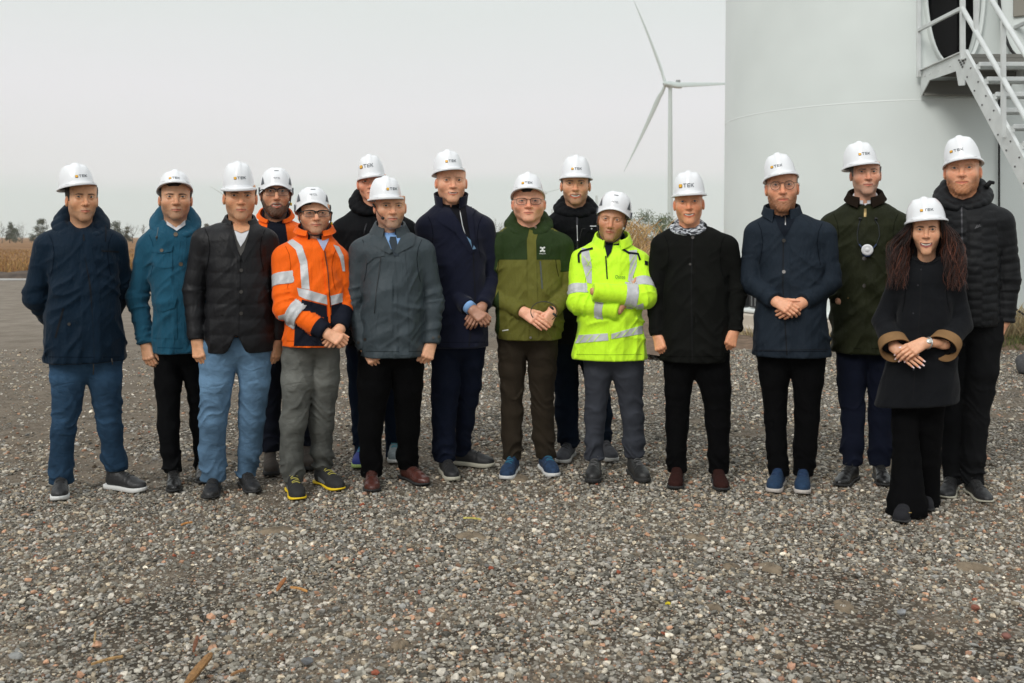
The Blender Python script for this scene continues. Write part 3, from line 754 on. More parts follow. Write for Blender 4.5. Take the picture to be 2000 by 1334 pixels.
# concrete foundation ring in two tiers
mb = MB(); mb.lathe([(2.98, -.2), (2.98, .13), (2.96, .15), (2.86, .16), (2.86, .30), (2.84, .32), (0.1, .32)], c=TC, n=120)
tag(mb.build('foundation', mat('concrete', (.44, .39, .325), .9, var=.14, vscale=4, bump=[('noise', 30, .004, (1, 1, 1))]), smooth=False), 'round beige concrete foundation under the pale grey tower', 'foundation')

def earth():
    xs = np.arange(1.6, 16, .12); ys = np.arange(11.8, 22, .12); X, Y = np.meshgrid(xs, ys)
    edge = Y - 12.85 - (vnoise2(X, Y, .8, 21) - .5) * .5 + np.clip((3.0 - X) * 1.2, -.0, 9)
    Z = np.clip(edge / .7, -1, 1) * .09 - .02 + np.clip((X - 6.05) * 2.5, 0, 1) * np.clip((Y - 12.7) / .40, 0, 1) * .16
    Z += (vnoise2(X, Y, 3.5, 22) - .5) * .05 + (vnoise2(X, Y, 9, 23) - .5) * .02
    n, m = X.shape; a = (np.arange(n - 1)[:, None] * m + np.arange(m - 1)[None]).ravel(); f = np.stack([a, a + 1, a + m + 1, a + m], 1)
    f = f[(Z.ravel()[f].max(1) > -.06)]
    o = mkmesh('earth_mound', np.stack([X.ravel(), Y.ravel(), Z.ravel()], 1), f, mat('bare earth', (.15, .10, .066), 1, var=.45, vscale=7, bump=[('noise', 30, .02, (1, 1, 1))])); tag(o, kind='structure')
    zf = lambda x, y: np.interp(0, [0], [0]) + _s(x, y)
    def _s(x, y):
        i = np.clip(((y - ys[0]) / .12).astype(int), 0, n - 1); j = np.clip(((x - xs[0]) / .12).astype(int), 0, m - 1); return Z[i, j]
    r = np.random.default_rng(40); N_ = 26000
    x = r.uniform(6.05, 9.5, N_); y = 12.6 + r.random(N_) ** 1.4 * 3.0; z = _s(x, y); k = (z > .0) & (vnoise2(x, y, 1.2, 44) > .25); x, y, z = x[k], y[k], z[k]
    g = y < 12.95 + .25 * vnoise2(x, y, 1.0, 45)
    tag(blades('grass', x[g], y[g], z[g] - .01, r.uniform(.05, .13, g.sum()), np.full(g.sum(), .006), [(.10, .13, .035), (.14, .16, .05), (.20, .18, .08), (.07, .10, .03)], 41), kind='stuff')
    g = ~g; tag(blades('dry_grass', x[g], y[g], z[g] - .01, r.uniform(.14, .42, g.sum()), np.full(g.sum(), .008), [(.42, .33, .18), (.50, .42, .26), (.30, .22, .12)], 42), kind='stuff')
    # a few dry stalks in front of the plinth
    x = r.uniform(3.0, 4.8, 700)
    x2 = np.concatenate([x]); y2 = TC.y - np.sqrt(np.clip(3.30 ** 2 - (x2 - TC.x) ** 2, 0, 99)) + r.normal(0, .05, len(x2))
    tag(blades('dry_grass', x2, y2, np.full(len(x2), .04), r.uniform(.06, .2, len(x2)), np.full(len(x2), .006), [(.42, .33, .18), (.50, .42, .26), (.26, .2, .1)], 43), kind='stuff')
earth()

def stairs():
    alu = mat('galvanised steel', (.64, .66, .65), .42, .35, var=.10, vscale=5, spec=.5)
    dark = mat('grating', (.20, .195, .175), .6, .4)
    X0, X1 = 5.49, 6.60; zp = HC + 2.24; yt, yo_ = 13.36, 12.01
    root = empty('steel_stairs', (X0, yo_, 0), 0, 'galvanised steel landing and stairs with handrails leading to the tower door', 'stairs')
    P = lambda x, y, z: (x - X0, y - yo_, z)
    # landing: side plates, joists, deck slats
    def plate(x):
        mb = MB(); poly = [(yt, zp), (yo_, zp + .02), (yo_ - .06, zp - .04), (yo_ + .06, zp - .40), (yo_ + .22, zp - .38), (yo_ + .29, zp - .19), (yt - .28, zp - .18), (yt - .02, zp - .353), (yt, zp - .353)]
        n = len(poly); vs = [P(xx, y, z) for xx in (x - .006, x + .006) for y, z in poly]
        mb.add(vs, [tuple(range(n)), tuple(reversed(range(n, 2 * n)))] + [(i, n + i, n + (i + 1) % n, (i + 1) % n) for i in range(n)])
        for yy in (yo_ + .45, yo_ + .78, yo_ + 1.05, yt - .14): mb.box(P(x - .009, yy, zp - .10), (.01, .03, .012))
        mb.beam(P(x - .02, yt, zp - .005), P(x - .02, yo_, zp + .015), .035, .012)
        return mb.build('side_plate', alu, root)
    plate(X0); plate(X1)
    mb = MB(); k = 26
    for i in range(k):
        y = yo_ + .03 + (yt - yo_ - .06) * i / (k - 1); mb.box(P((X0 + X1) / 2, y, zp - .05), (X1 - X0 - .02, .022, .045))
    mb.build('deck', dark, root)
    for y in (yo_ + .02, yo_ + .5, yt - .32):
        mb = MB(); mb.box(P((X0 + X1) / 2, y, zp - .11), (X1 - X0 - .014, .04, .06)); mb.build('joist', dark, root)
    mb = MB()
    mb.box(P((X0 + X1) / 2, yt - .06, zp - .25), (X1 - X0 - .014, .05, .19)); mb.box(P((X0 + X1) / 2, yt - .10, zp - .345), (X1 - X0 - .014, .09, .02))
    mb.build('end_beam', dark, root)
    # stringers and treads
    sl = 45.5; tn = math.tan(math.radians(sl)); L = (zp - .15) / math.sin(math.radians(sl)); d = Vector((0, -math.cos(math.radians(sl)), -math.sin(math.radians(sl))))
    up = Vector((0, -math.sin(math.radians(sl)), math.cos(math.radians(sl))))
    for x in (X0 - .02, X1 + .02):
        a = Vector(P(x, yo_ + .10, zp - .06)); mb = MB(); b = a + d * (L)
        mb.beam(a, b, .012, .245, up)
        for e in (-.119, .119): mb.beam(a + up * e + Vector((.0155 if x < 6 else -.0155, 0, 0)), b + up * e + Vector((.0155 if x < 6 else -.0155, 0, 0)), .035, .008, up)
        s_ = mb.build('stringer', alu, root)
        mb = MB()
        for i in range(9):
            for e in (-.065, .065): mb.box(a + d * (.30 + i * .27) + up * e + Vector((-.009 if x < 6 else .009, 0, 0)), (.012, .018, .018))
        for i in range(4):
            for e in range(3): mb.box(a + d * (-.02 + i * .045) + up * (e * .055 - .05) + Vector((-.011 if x < 6 else .011, 0, 0)), (.014, .022, .022))
        mb.build('bolt_rows', mat('bolt dark', (.12, .12, .12), .5, .6), s_)
    nst = 17; rise = zp / (nst + 1)
    for i in range(1, nst + 1):
        z = zp - rise * i; y = yo_ - rise * i / tn + .02
        mb = MB(); w = X1 - X0 - .004
        mb.box(P((X0 + X1) / 2, y - .115, z), (w, .03, .05), None, .004); mb.box(P((X0 + X1) / 2, y + .115, z - .008), (w, .012, .034))
        for q in range(8): mb.box(P((X0 + X1) / 2, y - .085 + q * .026, z - .004), (w, .008, .03))
        for xx in (X0 + .012, X1 - .012): mb.box(P(xx, y, z - .03), (.012, .24, .05))
        mb.build('tread', alu, root)
    # railings
    for x in (X0 - .045, X1 + .045):
        mb = MB()
        T = [P(x, yt - .03, zp - .1), P(x, yt - .03, zp + 1.2)]
        mb.beam(T[0], T[1], .05, .045, bev=.004); mb.beam(P(x, yo_ + .02, zp - .1), P(x, yo_ + .02, zp + 1.2), .055, .05, bev=.004)
        for zz, w in ((zp + .53, .05), (zp + 1.2, .055)):
            mb.beam(P(x - .002, yt, zz), P(x - .002, yo_ + .02, zz), .04, w, bev=.006)
        a0 = Vector(P(x - .004, yo_ + .02, zp + .53)); a1 = Vector(P(x - .004, yo_ + .02, zp + 1.2)); dd = Vector((0, -1, -tn)).normalized(); LL = L * .97
        mb.tube([a0, a0 + dd * LL], .029, 12); mb.tube([a1, a1 + dd * LL], .029, 12)
        for t in (.50, 1.43, 2.4, 3.3):
            q = a1 + dd * t; bot = q.z - (1.32 if t > .6 else .68); mb.beam(q, (q.x + .004, q.y, bot), .045, .04, up=(0, 1, 0))
        mb.build('railing', alu, root)
stairs()

# --- air: pale haze over the whole plain
def haze():
    mb = MB(); mb.box((0, 1200, 105), (5000, 2560, 214)); o = mb.build('haze', None); o.data.materials.clear()
    m = bpy.data.materials.new('haze'); m.use_nodes = True; n = m.node_tree.nodes; n.remove(n['Principled BSDF'])
    v = n.new('ShaderNodeVolumePrincipled'); v.inputs['Color'].default_value = (.955, 1, .99, 1); v.inputs['Density'].default_value = HAZE
    v.inputs['Anisotropy'].default_value = 0.2
    m.node_tree.links.new(v.outputs[0], n['Material Output'].inputs['Volume']); o.data.materials.append(m); tag(o, kind='stuff')
HAZE = 0.00024
SC.cycles.volume_bounces = 3
haze()
# ============================================================ PEOPLE
def S01(x): x = np.clip(x, 0, 1); return x * x * (3 - 2 * x)
skin_m = mat('skin', (0, 0, 0), .46, vcol=True, spec=.5, sss=.10, var=.09, vscale=75, bump=[('noise', 220, .0006, (1, 1, 1))])
eye_m = mat('eye', (0, 0, 0), .12, vcol=True, spec=.6)
white_shell = mat('helmet white', (.80, .81, .83), .28, spec=.5, coat=.3)
black_pl = mat('black plastic', (.012, .012, .013), .45)
dark_metal = mat('dark metal', (.05, .05, .05), .35, .6)

FAB = {}
def fabric(name, c, rough=.85, var=.10, sheen=.0, kind='plain', spec=.07):
    b = {'plain': [('noise', 26, .004, (1, 1, .5)), ('noise', 500, .0006, (1, 1, 1))],
         'nylon': [('crease', 6, .0018, (1.2, 1, .7)), ('noise', 20, .006, (1.5, 1, .6))],
         'shell': [('crease', 5, .010, (1.3, 1, .6)), ('noise', 12, .012, (1.3, 1, .45)), ('noise', 38, .004, (1.6, 1, .6)), ('noise', 300, .0004, (1, 1, 1))],
         'denim': [('crease', 6, .007, (1, .8, 1.5)), ('noise', 16, .010, (1, .8, 1.4)), ('noise', 420, .0010, (1, 1, .4))],
         'knit': [('noise', 120, .003, (1, 1, 1))]}[kind]
    new = name not in MATS; m = mat(name, c, rough, bump=b, var=var, vscale=14, sheen=sheen, spec=spec)
    if kind == 'denim' and new:
        t = m.node_tree; n = t.nodes; bs = n['Principled BSDF']; src = bs.inputs['Base Color'].links[0].from_socket
        tcn = n.new('ShaderNodeTexCoord'); sp = n.new('ShaderNodeSeparateXYZ'); t.links.new(tcn.outputs['Object'], sp.inputs[0])
        rp = n.new('ShaderNodeValToRGB'); t.links.new(sp.outputs[2], rp.inputs[0]); e = rp.color_ramp.elements
        e[0].position = .10; e[0].color = (.42, .42, .42, 1); e[1].position = .85; e[1].color = (.50, .50, .50, 1)
        for q_, v_ in ((.35, .44), (.47, .62), (.52, .46), (.66, .78)):
            k_ = e.new(q_); k_.color = (v_, v_, v_, 1)
        vm = n.new('ShaderNodeVectorMath'); vm.operation = 'MULTIPLY'; t.links.new(src, vm.inputs[0]); t.links.new(rp.outputs[0], vm.inputs[1])
        v2 = n.new('ShaderNodeVectorMath'); v2.operation = 'SCALE'; t.links.new(vm.outputs[0], v2.inputs[0]); v2.inputs['Scale'].default_value = 1.9; t.links.new(v2.outputs[0], bs.inputs['Base Color'])
    return m

class Person:
    def __init__(s, cx, Y, label, head, skin=(.52, .30, .205), group='people in hard hats standing in a row'):
        s.cx, s.Y, s.label, s.h, s.skin, s.group = cx, Y, label, head, skin, group
        s.X = (cx - 1000) / F * Y; s.th = math.atan2(s.X, Y); s.c, s.s = math.cos(s.th), math.sin(s.th)
        s.bv, s.bf, s.bc, s.bm = [], [], [], []; s.nb = 0; s.kids = []; s.seed = int(cx)
        s.cam = s.inv((0, 0, HC))
        s.core = []
    def inv(s, w):                       # world -> local
        dx, dy = w[0] - s.X, w[1] - s.Y
        return Vector((s.c * dx - s.s * dy, s.s * dx + s.c * dy, w[2]))
    def L(s, x, y, dy=0.0):
        u = (x - 1000) / F
        lx = (u * s.Y - s.X + dy * (u * s.c - s.s)) / (s.c + u * s.s)
        wy = s.Y - s.s * lx + s.c * dy
        return Vector((lx, dy, HC - (y - HY) / F * wy))
    def W(s, w): return w * s.Y * s.c / F        # px width -> metres
    def ray(s, x, y):
        d = s.L(x, y, 0) - s.cam; return d.normalized()
    def body(s, v, f, col, mi=0):
        v = np.asarray(v, float); s.bv.append(v); s.bf += [tuple(int(a) + s.nb for a in q) for q in f]; s.nb += len(v)
        c = np.asarray(col, float); c = np.tile(c, (len(v), 1)) if c.ndim == 1 else c
        s.bc.append(c); s.bm += [mi] * len(f)
    def add(s, o): s.kids.append(o); return o
    def finish(s):
        if getattr(s, 'clamp', None):
            s.bv[0] = s.clamp(s.bv[0])
            for k in s.kids:
                if k.name.split('.')[0] == 'hair' and k.data.materials[0].name != 'dark auburn hair':
                    n = len(k.data.vertices); co = np.empty(n * 3, dtype=np.float32); k.data.vertices.foreach_get('co', co); k.data.vertices.foreach_set('co', s.clamp(co.reshape(-1, 3).astype(float), -.022).astype(np.float32).ravel()); k.data.update()
        o = mkmesh('person', np.concatenate(s.bv), s.bf, None, None, True, col=np.concatenate(s.bc), mats=[skin_m, eye_m], mi=s.bm)
        o.location = (s.X, s.Y, 0); o.rotation_euler = (0, 0, -s.th)
        tag(o, s.label, 'person', s.group)
        for k in s.kids: k.parent = o
        return o

# ---------------------------------------------------------------- decals that lie on a surface
def bvh_of(o):
    me = o.data; n = len(me.vertices); co = np.empty(n * 3, dtype=np.float32); me.vertices.foreach_get('co', co)
    return BVHTree.FromPolygons([tuple(c) for c in co.reshape(-1, 3).tolist()], [tuple(p.vertices) for p in me.polygons])

def tri_poly(poly, step):
    """fill a polygon with a fine, even triangulation; returns points, faces, boundary loop"""
    pts = []; 
    for i in range(len(poly)):
        a = Vector(poly[i]); b = Vector(poly[(i + 1) % len(poly)]); k = max(1, int((b - a).length / step))
        pts += [a + (b - a) * j / k for j in range(k)]
    nb = len(pts); xs = [p.x for p in pts]; ys = [p.y for p in pts]
    def inside(x, y):
        c = False; j = nb - 1
        for i in range(nb):
            if (pts[i].y > y) != (pts[j].y > y) and x < (pts[j].x - pts[i].x) * (y - pts[i].y) / (pts[j].y - pts[i].y) + pts[i].x: c = not c
            j = i
        return c
    y = min(ys) + step / 2; row = 0; inner = []
    while y < max(ys):
        x = min(xs) + (step / 2 if row % 2 else step)
        while x < max(xs):
            if inside(x, y) and min((p.x - x) ** 2 + (p.y - y) ** 2 for p in pts) > (step * .45) ** 2: inner.append(Vector((x, y)))
            x += step
        y += step; row += 1
    v, e, f, *_ = geometry.delaunay_2d_cdt(pts + inner, [], [list(range(nb))], 1, 1e-5)
    return [(p.x, p.y) for p in v], [tuple(q) for q in f]

def decal(P, bvh, poly, off, name, m, parent, step=3.0, thick=.003, tag_label=None, back=.004, ymin=-9, ymax=9):
    """polygon in photo pixels laid on the garment as a thin raised piece of cloth"""
    pts, fs = tri_poly(poly, step); hit = {}
    for i, (x, y) in enumerate(pts):
        d = P.ray(x, y); loc, nor, _, _ = bvh.ray_cast(P.cam, d)
        if loc is None or loc.y < ymin or loc.y > ymax: continue
        if nor.dot(d) > 0: nor = -nor
        hit[i] = (loc - d * off * .6 + nor * off * .4, d)
    if not hit: return None
    # reject big depth jumps
    idx = {k: n for n, k in enumerate(hit)}; top = [hit[k][0] for k in hit]; bot = [hit[k][0] + hit[k][1] * (off + back) for k in hit]; n = len(top)
    F_ = []; edge = {}
    for f in fs:
        if all(i in idx for i in f):
            q = [top[idx[i]] for i in f]
            if max((q[a] - q[b]).length for a in range(len(q)) for b in range(a)) > step * P.Y / F * 9: continue
            g = tuple(idx[i] for i in f)
            nn = (q[1] - q[0]).cross(q[2] - q[0])
            if nn.dot(P.cam - q[0]) < 0: g = g[::-1]
            F_.append(g)
            for a in range(len(g)): edge[(g[a], g[(a + 1) % len(g)])] = 1
    fs2 = list(F_)
    for (a, b) in edge:
        if (b, a) not in edge: fs2.append((b, a, a + n, b + n))
    if not fs2: return None
    o = mkmesh(name, [tuple(p) for p in top + bot], fs2, m, parent, True)
    try: o.data.set_sharp_from_angle(angle=math.radians(50))
    except Exception: pass
    if tag_label: o['label'] = tag_label
    return P.add(o) if parent is None else o

def seams(P, c, arm=True, hem_=True):
    m = fabric('seam %.4f %.4f' % (c[0], c[2]), c, .9)
    if arm:
        for sh, el, wr in P.armpx:
            sg = 1 if sh[0] < P.cx else -1; x, y = sh[0], sh[1]
            decal(P, P.jb, line_poly([(x + sg * 2, y - 24), (x + sg * 9, y - 8), (x + sg * 12, y + 14), (x + sg * 9, y + 40), (x + sg * 5, y + 58)], 1.3), .0012, 'armhole_seam', m, P.jk, step=3, back=.002)
    if hem_:
        r = P.rowpx[-1]; decal(P, P.jb, line_poly([(r[1] + 8, P.hempx - 8), ((r[1] + r[2]) / 2, P.hempx - 7), (r[2] - 8, P.hempx - 8)], 1.2), .0012, 'hem_seam', m, P.jk, back=.002)
def line_poly(pts, w):                   # polyline -> ribbon polygon
    a = [Vector(p) for p in pts]; l, r = [], []
    for i, p in enumerate(a):
        t = (a[min(i + 1, len(a) - 1)] - a[max(i - 1, 0)]).normalized(); n = Vector((-t.y, t.x)) * w / 2
        l.append(tuple(p + n)); r.append(tuple(p - n))
    return l + r[::-1]
def disc(x, y, r, k=10): return [(x + r * math.cos(2 * math.pi * i / k), y + r * math.sin(2 * math.pi * i / k)) for i in range(k)]

# ---------------------------------------------------------------- head
def mouth_w(p):
    sm = p.get('smile', 0); return .0235 + .0075 * sm, .0014 + .0055 * sm
def head_field(G, p):
    X, Y, Z = G; A = (np.abs(X), Y, Z); sm = p.get('smile', 0); op = p.get('teeth', 0); fat = p.get('fat', 0)
    d = ell(G, (0, .018, .035), (.076, .098, .093))
    d = smin(d, ell(G, (0, -.030, .042), (.061, .058, .052)), .03)
    d = smin(d, ell(G, (0, -.010, -.028), (.0665 + fat * .003, .082, .070)), .03)
    d = smin(d, seg(A, (.0405 + fat * .007, .006, -.056), (.010, -.066, -.1045), .021 + fat * .004, .017 + fat * .003), .032)
    d = smin(d, ell(G, (0, -.077, -.106), (.020, .016, .016)), .020)
    d = smin(d, ell(A, (.043, -.056, -.030 + .002 * sm), (.021, .023, .021 + .003 * sm)), .030)
    d = smin(d, ell(G, (0, -.070, -.068), (.029, .026, .030)), .022)
    d = smin(d, seg(A, (.009, -.0850, .0135), (.046, -.067, .0165), .0085, .0085), .016)
    d = smax(d, -ell(A, (.031, -.1050, -.002), (.021, .0215, .0130)), .012)
    d = smin(d, ell(A, (.032, -.0765, -.001), (.0172, .0140, .0128)), .004)
    d = smax(d, -seg(A, (.016, -.0945, -.0135), (.036, -.0845, -.0165), .0011, .0008), .005)       # lower lid fold
    d = smax(d, -seg(A, (.018, -.0925, .0080), (.044, -.0795, .0062), .0014, .0010), .003)       # upper lid crease
    # nose
    nl = p.get('nose', 1.0)
    d = smin(d, seg(G, (0, -.087, .003), (0, -.1085 - .006 * nl, -.036 * nl), .0070, .0112), .012)
    d = smin(d, ell(A, (.0138, -.0990, -.0405 * nl), (.0080, .0110, .0074)), .006)
    d = smax(d, -ell(A, (.0075, -.108, -.0478 * nl), (.0040, .0070, .0030)), .002)
    # mouth
    w, cv = mouth_w(p); o_ = .0062 * op; q = np.minimum((X / w) ** 2, 1.6); M = (A[0], Y, Z - cv * q)
    d = smin(d, seg(M, (0, -.0990 + .003 * sm, -.0648 + o_ * .35), (w, -.0875 + .005 * sm, -.0690), .0050, .0024), .006)
    d = smin(d, seg(M, (0, -.0975 + .003 * sm, -.0755 - o_ * 1.3), (w * .90, -.0875 + .006 * sm, -.0712), .0060, .0024), .006)
    d = smax(d, -seg(A, (.0175, -.1035, -.043), (w + .0095, -.0875 + .004 * sm, -.066 + cv), (.0026 + .0016 * sm) * p.get('nf', 1), .0020 * p.get('nf', 1)), .008)
    if op > .1: d = smax(d, -ell(M, (0, -.1010 + .004 * sm, -.0705 - o_ * .45), (w * .95, .0085, .0018 + o_)), .0012)
    d = smax(d, -seg(M, (0, -.1055, -.0703), (w * 1.10, -.0895 + .006 * sm, -.0700), .0020, .0015), .003)
    # eyelid opening
    eo = p.get('eye', 1.0)
    E = (A[0], Y, Z - .10 * (A[0] - .0325) + 14 * (A[0] - .0325) ** 2)
    d = smax(d, -ell(E, (.0325, -.0940, .0006), (.0156, .0135, .0055 * max(eo, .84))), .0010)
    # ears
    yz = (A[0], Y + .22 * Z - .10 * (A[0] - .08), Z)
    e = ell(yz, (.0790, .006, -.016), (.0090, .017, .028)); e = smax(e, -ell(yz, (.0875, -.001, -.012), (.0072, .0100, .018)), .003)
    d = smin(d, e, .006)
    # neck
    nw = p.get('neck', .056)
    d = smin(d, seg(G, (0, .028, -.085), (0, .040, -.24), nw, nw + .006), .03)
    return d

def make_head(P):
    h = P.h; ex, ey, chin, fw = h['eyes'][0], h['eyes'][1], h['chin'], h['w']
    yaw, pit, rol = [math.radians(a) for a in h.get('rot', (0, 0, 0))]
    sz = P.Y / F
    Sz = (chin - ey) * sz / .121 / math.cos(pit * .6); Sx = fw * sz * P.c / .140; Sy = (Sx + Sz) / 2 * .97
    P.S = (Sx, Sy, Sz)
    R = Matrix.Rotation(yaw, 3, 'Z') @ Matrix.Rotation(-pit, 3, 'X') @ Matrix.Rotation(rol, 3, 'Y')
    hy = h.get('dy', -.015)
    e = P.L(ex, ey, hy - .08 * Sy)
    O = e - R @ Vector((0, -.08 * Sy, 0)); P.R, P.O = R, O
    def T(v, S=P.S):
        v = np.asarray(v, float) * np.array(S); return v @ np.array(R).T + np.array(O)
    P.T = T
    X, Y, Z, ax = grid3((-.10, -.125, -.25), (.10, .125, .135), .0021)
    d = head_field((X, Y, Z), h)
    b = h.get('beard')                   # (colour, strength 0..1, thickness)
    def zline(xa): return np.interp(xa, [0, .010, .026, .036, .052, .066, .078], [-.0505, -.0505, -.056, -.066, -.063, -.040, -.010])
    if b and b[2] > 0:
        xa = np.abs(X) + 0 * Y + 0 * Z; m = S01((zline(xa) - (Z + 0 * xa)) / .030) * (Y < .02) * S01((Z + .150) / .02) * S01((.0755 - xa) / .004)
        lipm = S01(1.4 - np.sqrt((X / .023) ** 2 + ((Z + .071) / .0085) ** 2))
        nzv = 1 + .5 * np.sin(900 * X + 3 * np.sin(500 * Z)) * np.sin(700 * Z + 2 * np.sin(600 * X))
        d = d - b[2] * m * (1 - lipm) * nzv
    v, q = nets(d.astype(np.float32), ax)
    x, y, z = v.T; xa = np.abs(x)
    r = np.random.default_rng(P.seed)
    P.skin = tuple(np.array(P.skin) * np.array([1.17, 1.02, .88])); sk = np.array(P.skin); c = np.tile(sk, (len(v), 1))
    def mix(m, col, k=1.0):
        nonlocal c
        m = (np.clip(m, 0, 1) * k)[:, None]; c = c * (1 - m) + np.array(col) * m
    red = sk * np.array([1.12, .72, .66]); fr = y < -.03
    mix(np.exp(-((xa - .043) / .018) ** 2 - ((z + .035) / .018) ** 2) * fr, red, .30 * h.get('red', 1))
    mix(np.exp(-(x / .016) ** 2 - ((z + .034) / .018) ** 2) * (y < -.09), red, .40 * h.get('red', 1))
    mix((xa > .074) * S01((.012 - abs(z + .012)) / .01 + 1) * (z > -.05), red, .55)
    mix(S01((-.10 - z) / .03) * 1.0, sk * .86, .6)  # shade under the chin and on the neck, put into the skin colour
    mix(np.exp(-((xa - .032) / .017) ** 2 - ((z + .012) / .008) ** 2) * fr, sk * np.array([.78, .64, .62]), .35)     # under the eyes
    sm = h.get('smile', 0); op = h.get('teeth', 0); w, cv = mouth_w(h)
    # brows
    bc = h.get('brow', (.06, .04, .025)); bz = .0155 + h.get('browz', 0) + np.where(xa > .038, -(xa - .038) * .38, (xa - .038) * .12)
    bm = S01(1.5 - np.abs(z - bz + .0008 * np.sin(1300 * xa + 400 * z)) / (.0040 * (1 - .5 * S01((xa - .030) / .024)))) * S01((xa - .009) / .007) * S01((.056 - xa) / .010) * fr
    mix(bm * (.88 + .12 * np.sin(900 * x + 500 * z)), bc, min(1, h.get('browk', .85) * 1.15))
    if b:
        m = S01((zline(xa) - z) / .010) * S01((.0785 - xa) / .003) * S01((.030 - y) / .02) * S01((z + .150) / .025)
        m = m * (1 - .30 * np.exp(-((xa - .0) / .016) ** 2 - ((z + .083) / .004) ** 2)) * (.8 + .2 * np.sin(1700 * x + 2 * np.sin(1100 * z)) * np.sin(1500 * z + 900 * y))
        mix(m, b[0], b[1])
    # lips, mouth line, teeth
    lz = z - cv * np.minimum((x / w) ** 2, 1.6) + .0703; o_ = .0062 * op
    up_ = .0058 + .002 * op - .13 * xa; dn = .0075 + o_ * 1.9 - .10 * xa
    lip = S01((w + .001 - xa) / .004) * np.where(lz > 0, S01(1.9 - lz / np.maximum(up_ - .002, .002)), S01(1.9 + lz / np.maximum(dn - .002, .002))) * (y < -.080)
    mix(lip, h.get('lip', sk * np.array([.78, .36, .36])), .9)
    line = np.exp(-(lz / .0014) ** 2) * S01((w * 1.15 - xa) / .004) * (y < -.078)
    mix(line, sk * .14, .92 if op <= .1 else 0)
    if op > .1:
        hh_ = (.0024 + o_) * np.sqrt(np.clip(1 - (xa / (w * .96)) ** 2, 0, 1)); ins = (xa < w * .96) & (np.abs(lz + o_ * .45) < hh_) & (y < -.06)
        mix(ins * 1.0, (.15, .050, .042), 1.0)
        tt = (xa < w * .74) & (lz < .0010) & (lz > -(.0016 + o_ * 1.15) * np.sqrt(np.clip(1 - (xa / (w * .78)) ** 2, 0, 1))) & (y < -.06)
        mix(tt * 1.0, (.76, .70, .60), 1.0)
    # lash line
    el = ((xa - .0325) / .0150) ** 2 + ((z + .0005) / (.0060 * max(.84, h.get('eye', 1)))) ** 2
    mix(np.exp(-((el - 1.08) / .30) ** 2) * (y < -.066) * np.where(z > 0, 1, .40), (.035, .02, .015), .85 * h.get('lash', .85))
    mix(np.exp(-((z - .0078) / .0014) ** 2 - ((xa - .033) / .014) ** 4) * fr, sk * .45, .45)       # lid crease
    c *= (1 + r.normal(0, .02, (len(v), 1)))
    P.body(T(v), q, np.clip(c, 0, 1))
    # eyeballs with iris and pupil, gaze at the camera
    ic = h.get('iris', (.06, .04, .025))
    for sx in (-1, 1):
        c0 = np.array([sx * .0325, -.0762, .0004]); n, m = 14, 18; vs, cs, fs = [], [], []
        gz_ = -yaw * .9; gd = np.array([math.sin(gz_), -math.cos(gz_), .02])
        u = np.cross(gd, (0, 0, 1)); u /= np.linalg.norm(u); w2 = np.cross(u, gd)
        for th in (0, .16, .24, .26, .50, .56, .60, .85, 1.1, 1.4):
            for j in range(m):
                a = 2 * math.pi * j / m; vs.append(c0 + .0114 * (gd * math.cos(th) + (u * math.cos(a) + w2 * math.sin(a)) * math.sin(th)))
                cs.append((.004, .004, .004) if th <= .24 else tuple(np.array(ic)) if th <= .50 else tuple(np.array(ic) * .3) if th <= .56 else (.60, .57, .54))
        k = 10
        for i in range(k - 1):
            for j in range(m): fs.append((i * m + j, i * m + (j + 1) % m, (i + 1) * m + (j + 1) % m, (i + 1) * m + j))
        P.body(T(vs), fs, np.array(cs), 1)

def make_hair(P, colr, hl=.060, side=-.018, front=-.034, thick=.006, back=-.075, label=None):
    X, Y, Z, ax = grid3((-.10, -.115, -.11), (.10, .14, .15), .0034)
    nz_ = .0016 * np.sin(260 * X + 40 * np.sin(22 * Z)) * np.sin(90 * Z + 200 * Y)
    d = ell((X, Y, Z), (0, .018, .035), (.076 + thick, .098 + thick, .093 + thick)) - nz_
    d = np.minimum(d, ell((X, Y, Z), (0, -.012, -.03), (.0685 + thick, .083 + thick, .07)) - nz_)
    cut = np.minimum(front - Y + .25 * np.abs(Z - .02) * (Z < .02), hl - Z - .010 * np.cos(X * 60))
    d = smax(d, cut, .004)
    bot = np.where(Y < .012, side, np.where(Y < .04, side + .04 - (Y - .012) * 1.2, back)); d = smax(d, bot - Z, .004)
    v, q = nets(d.astype(np.float32), ax)
    m = mat('hair %.3f %.3f' % (colr[0], colr[2]), colr, .6, var=.3, vscale=120, bump=[('noise', 260, .003, (1, 1, .15))])
    P.add(mkmesh('hair', P.T(v), q, m))

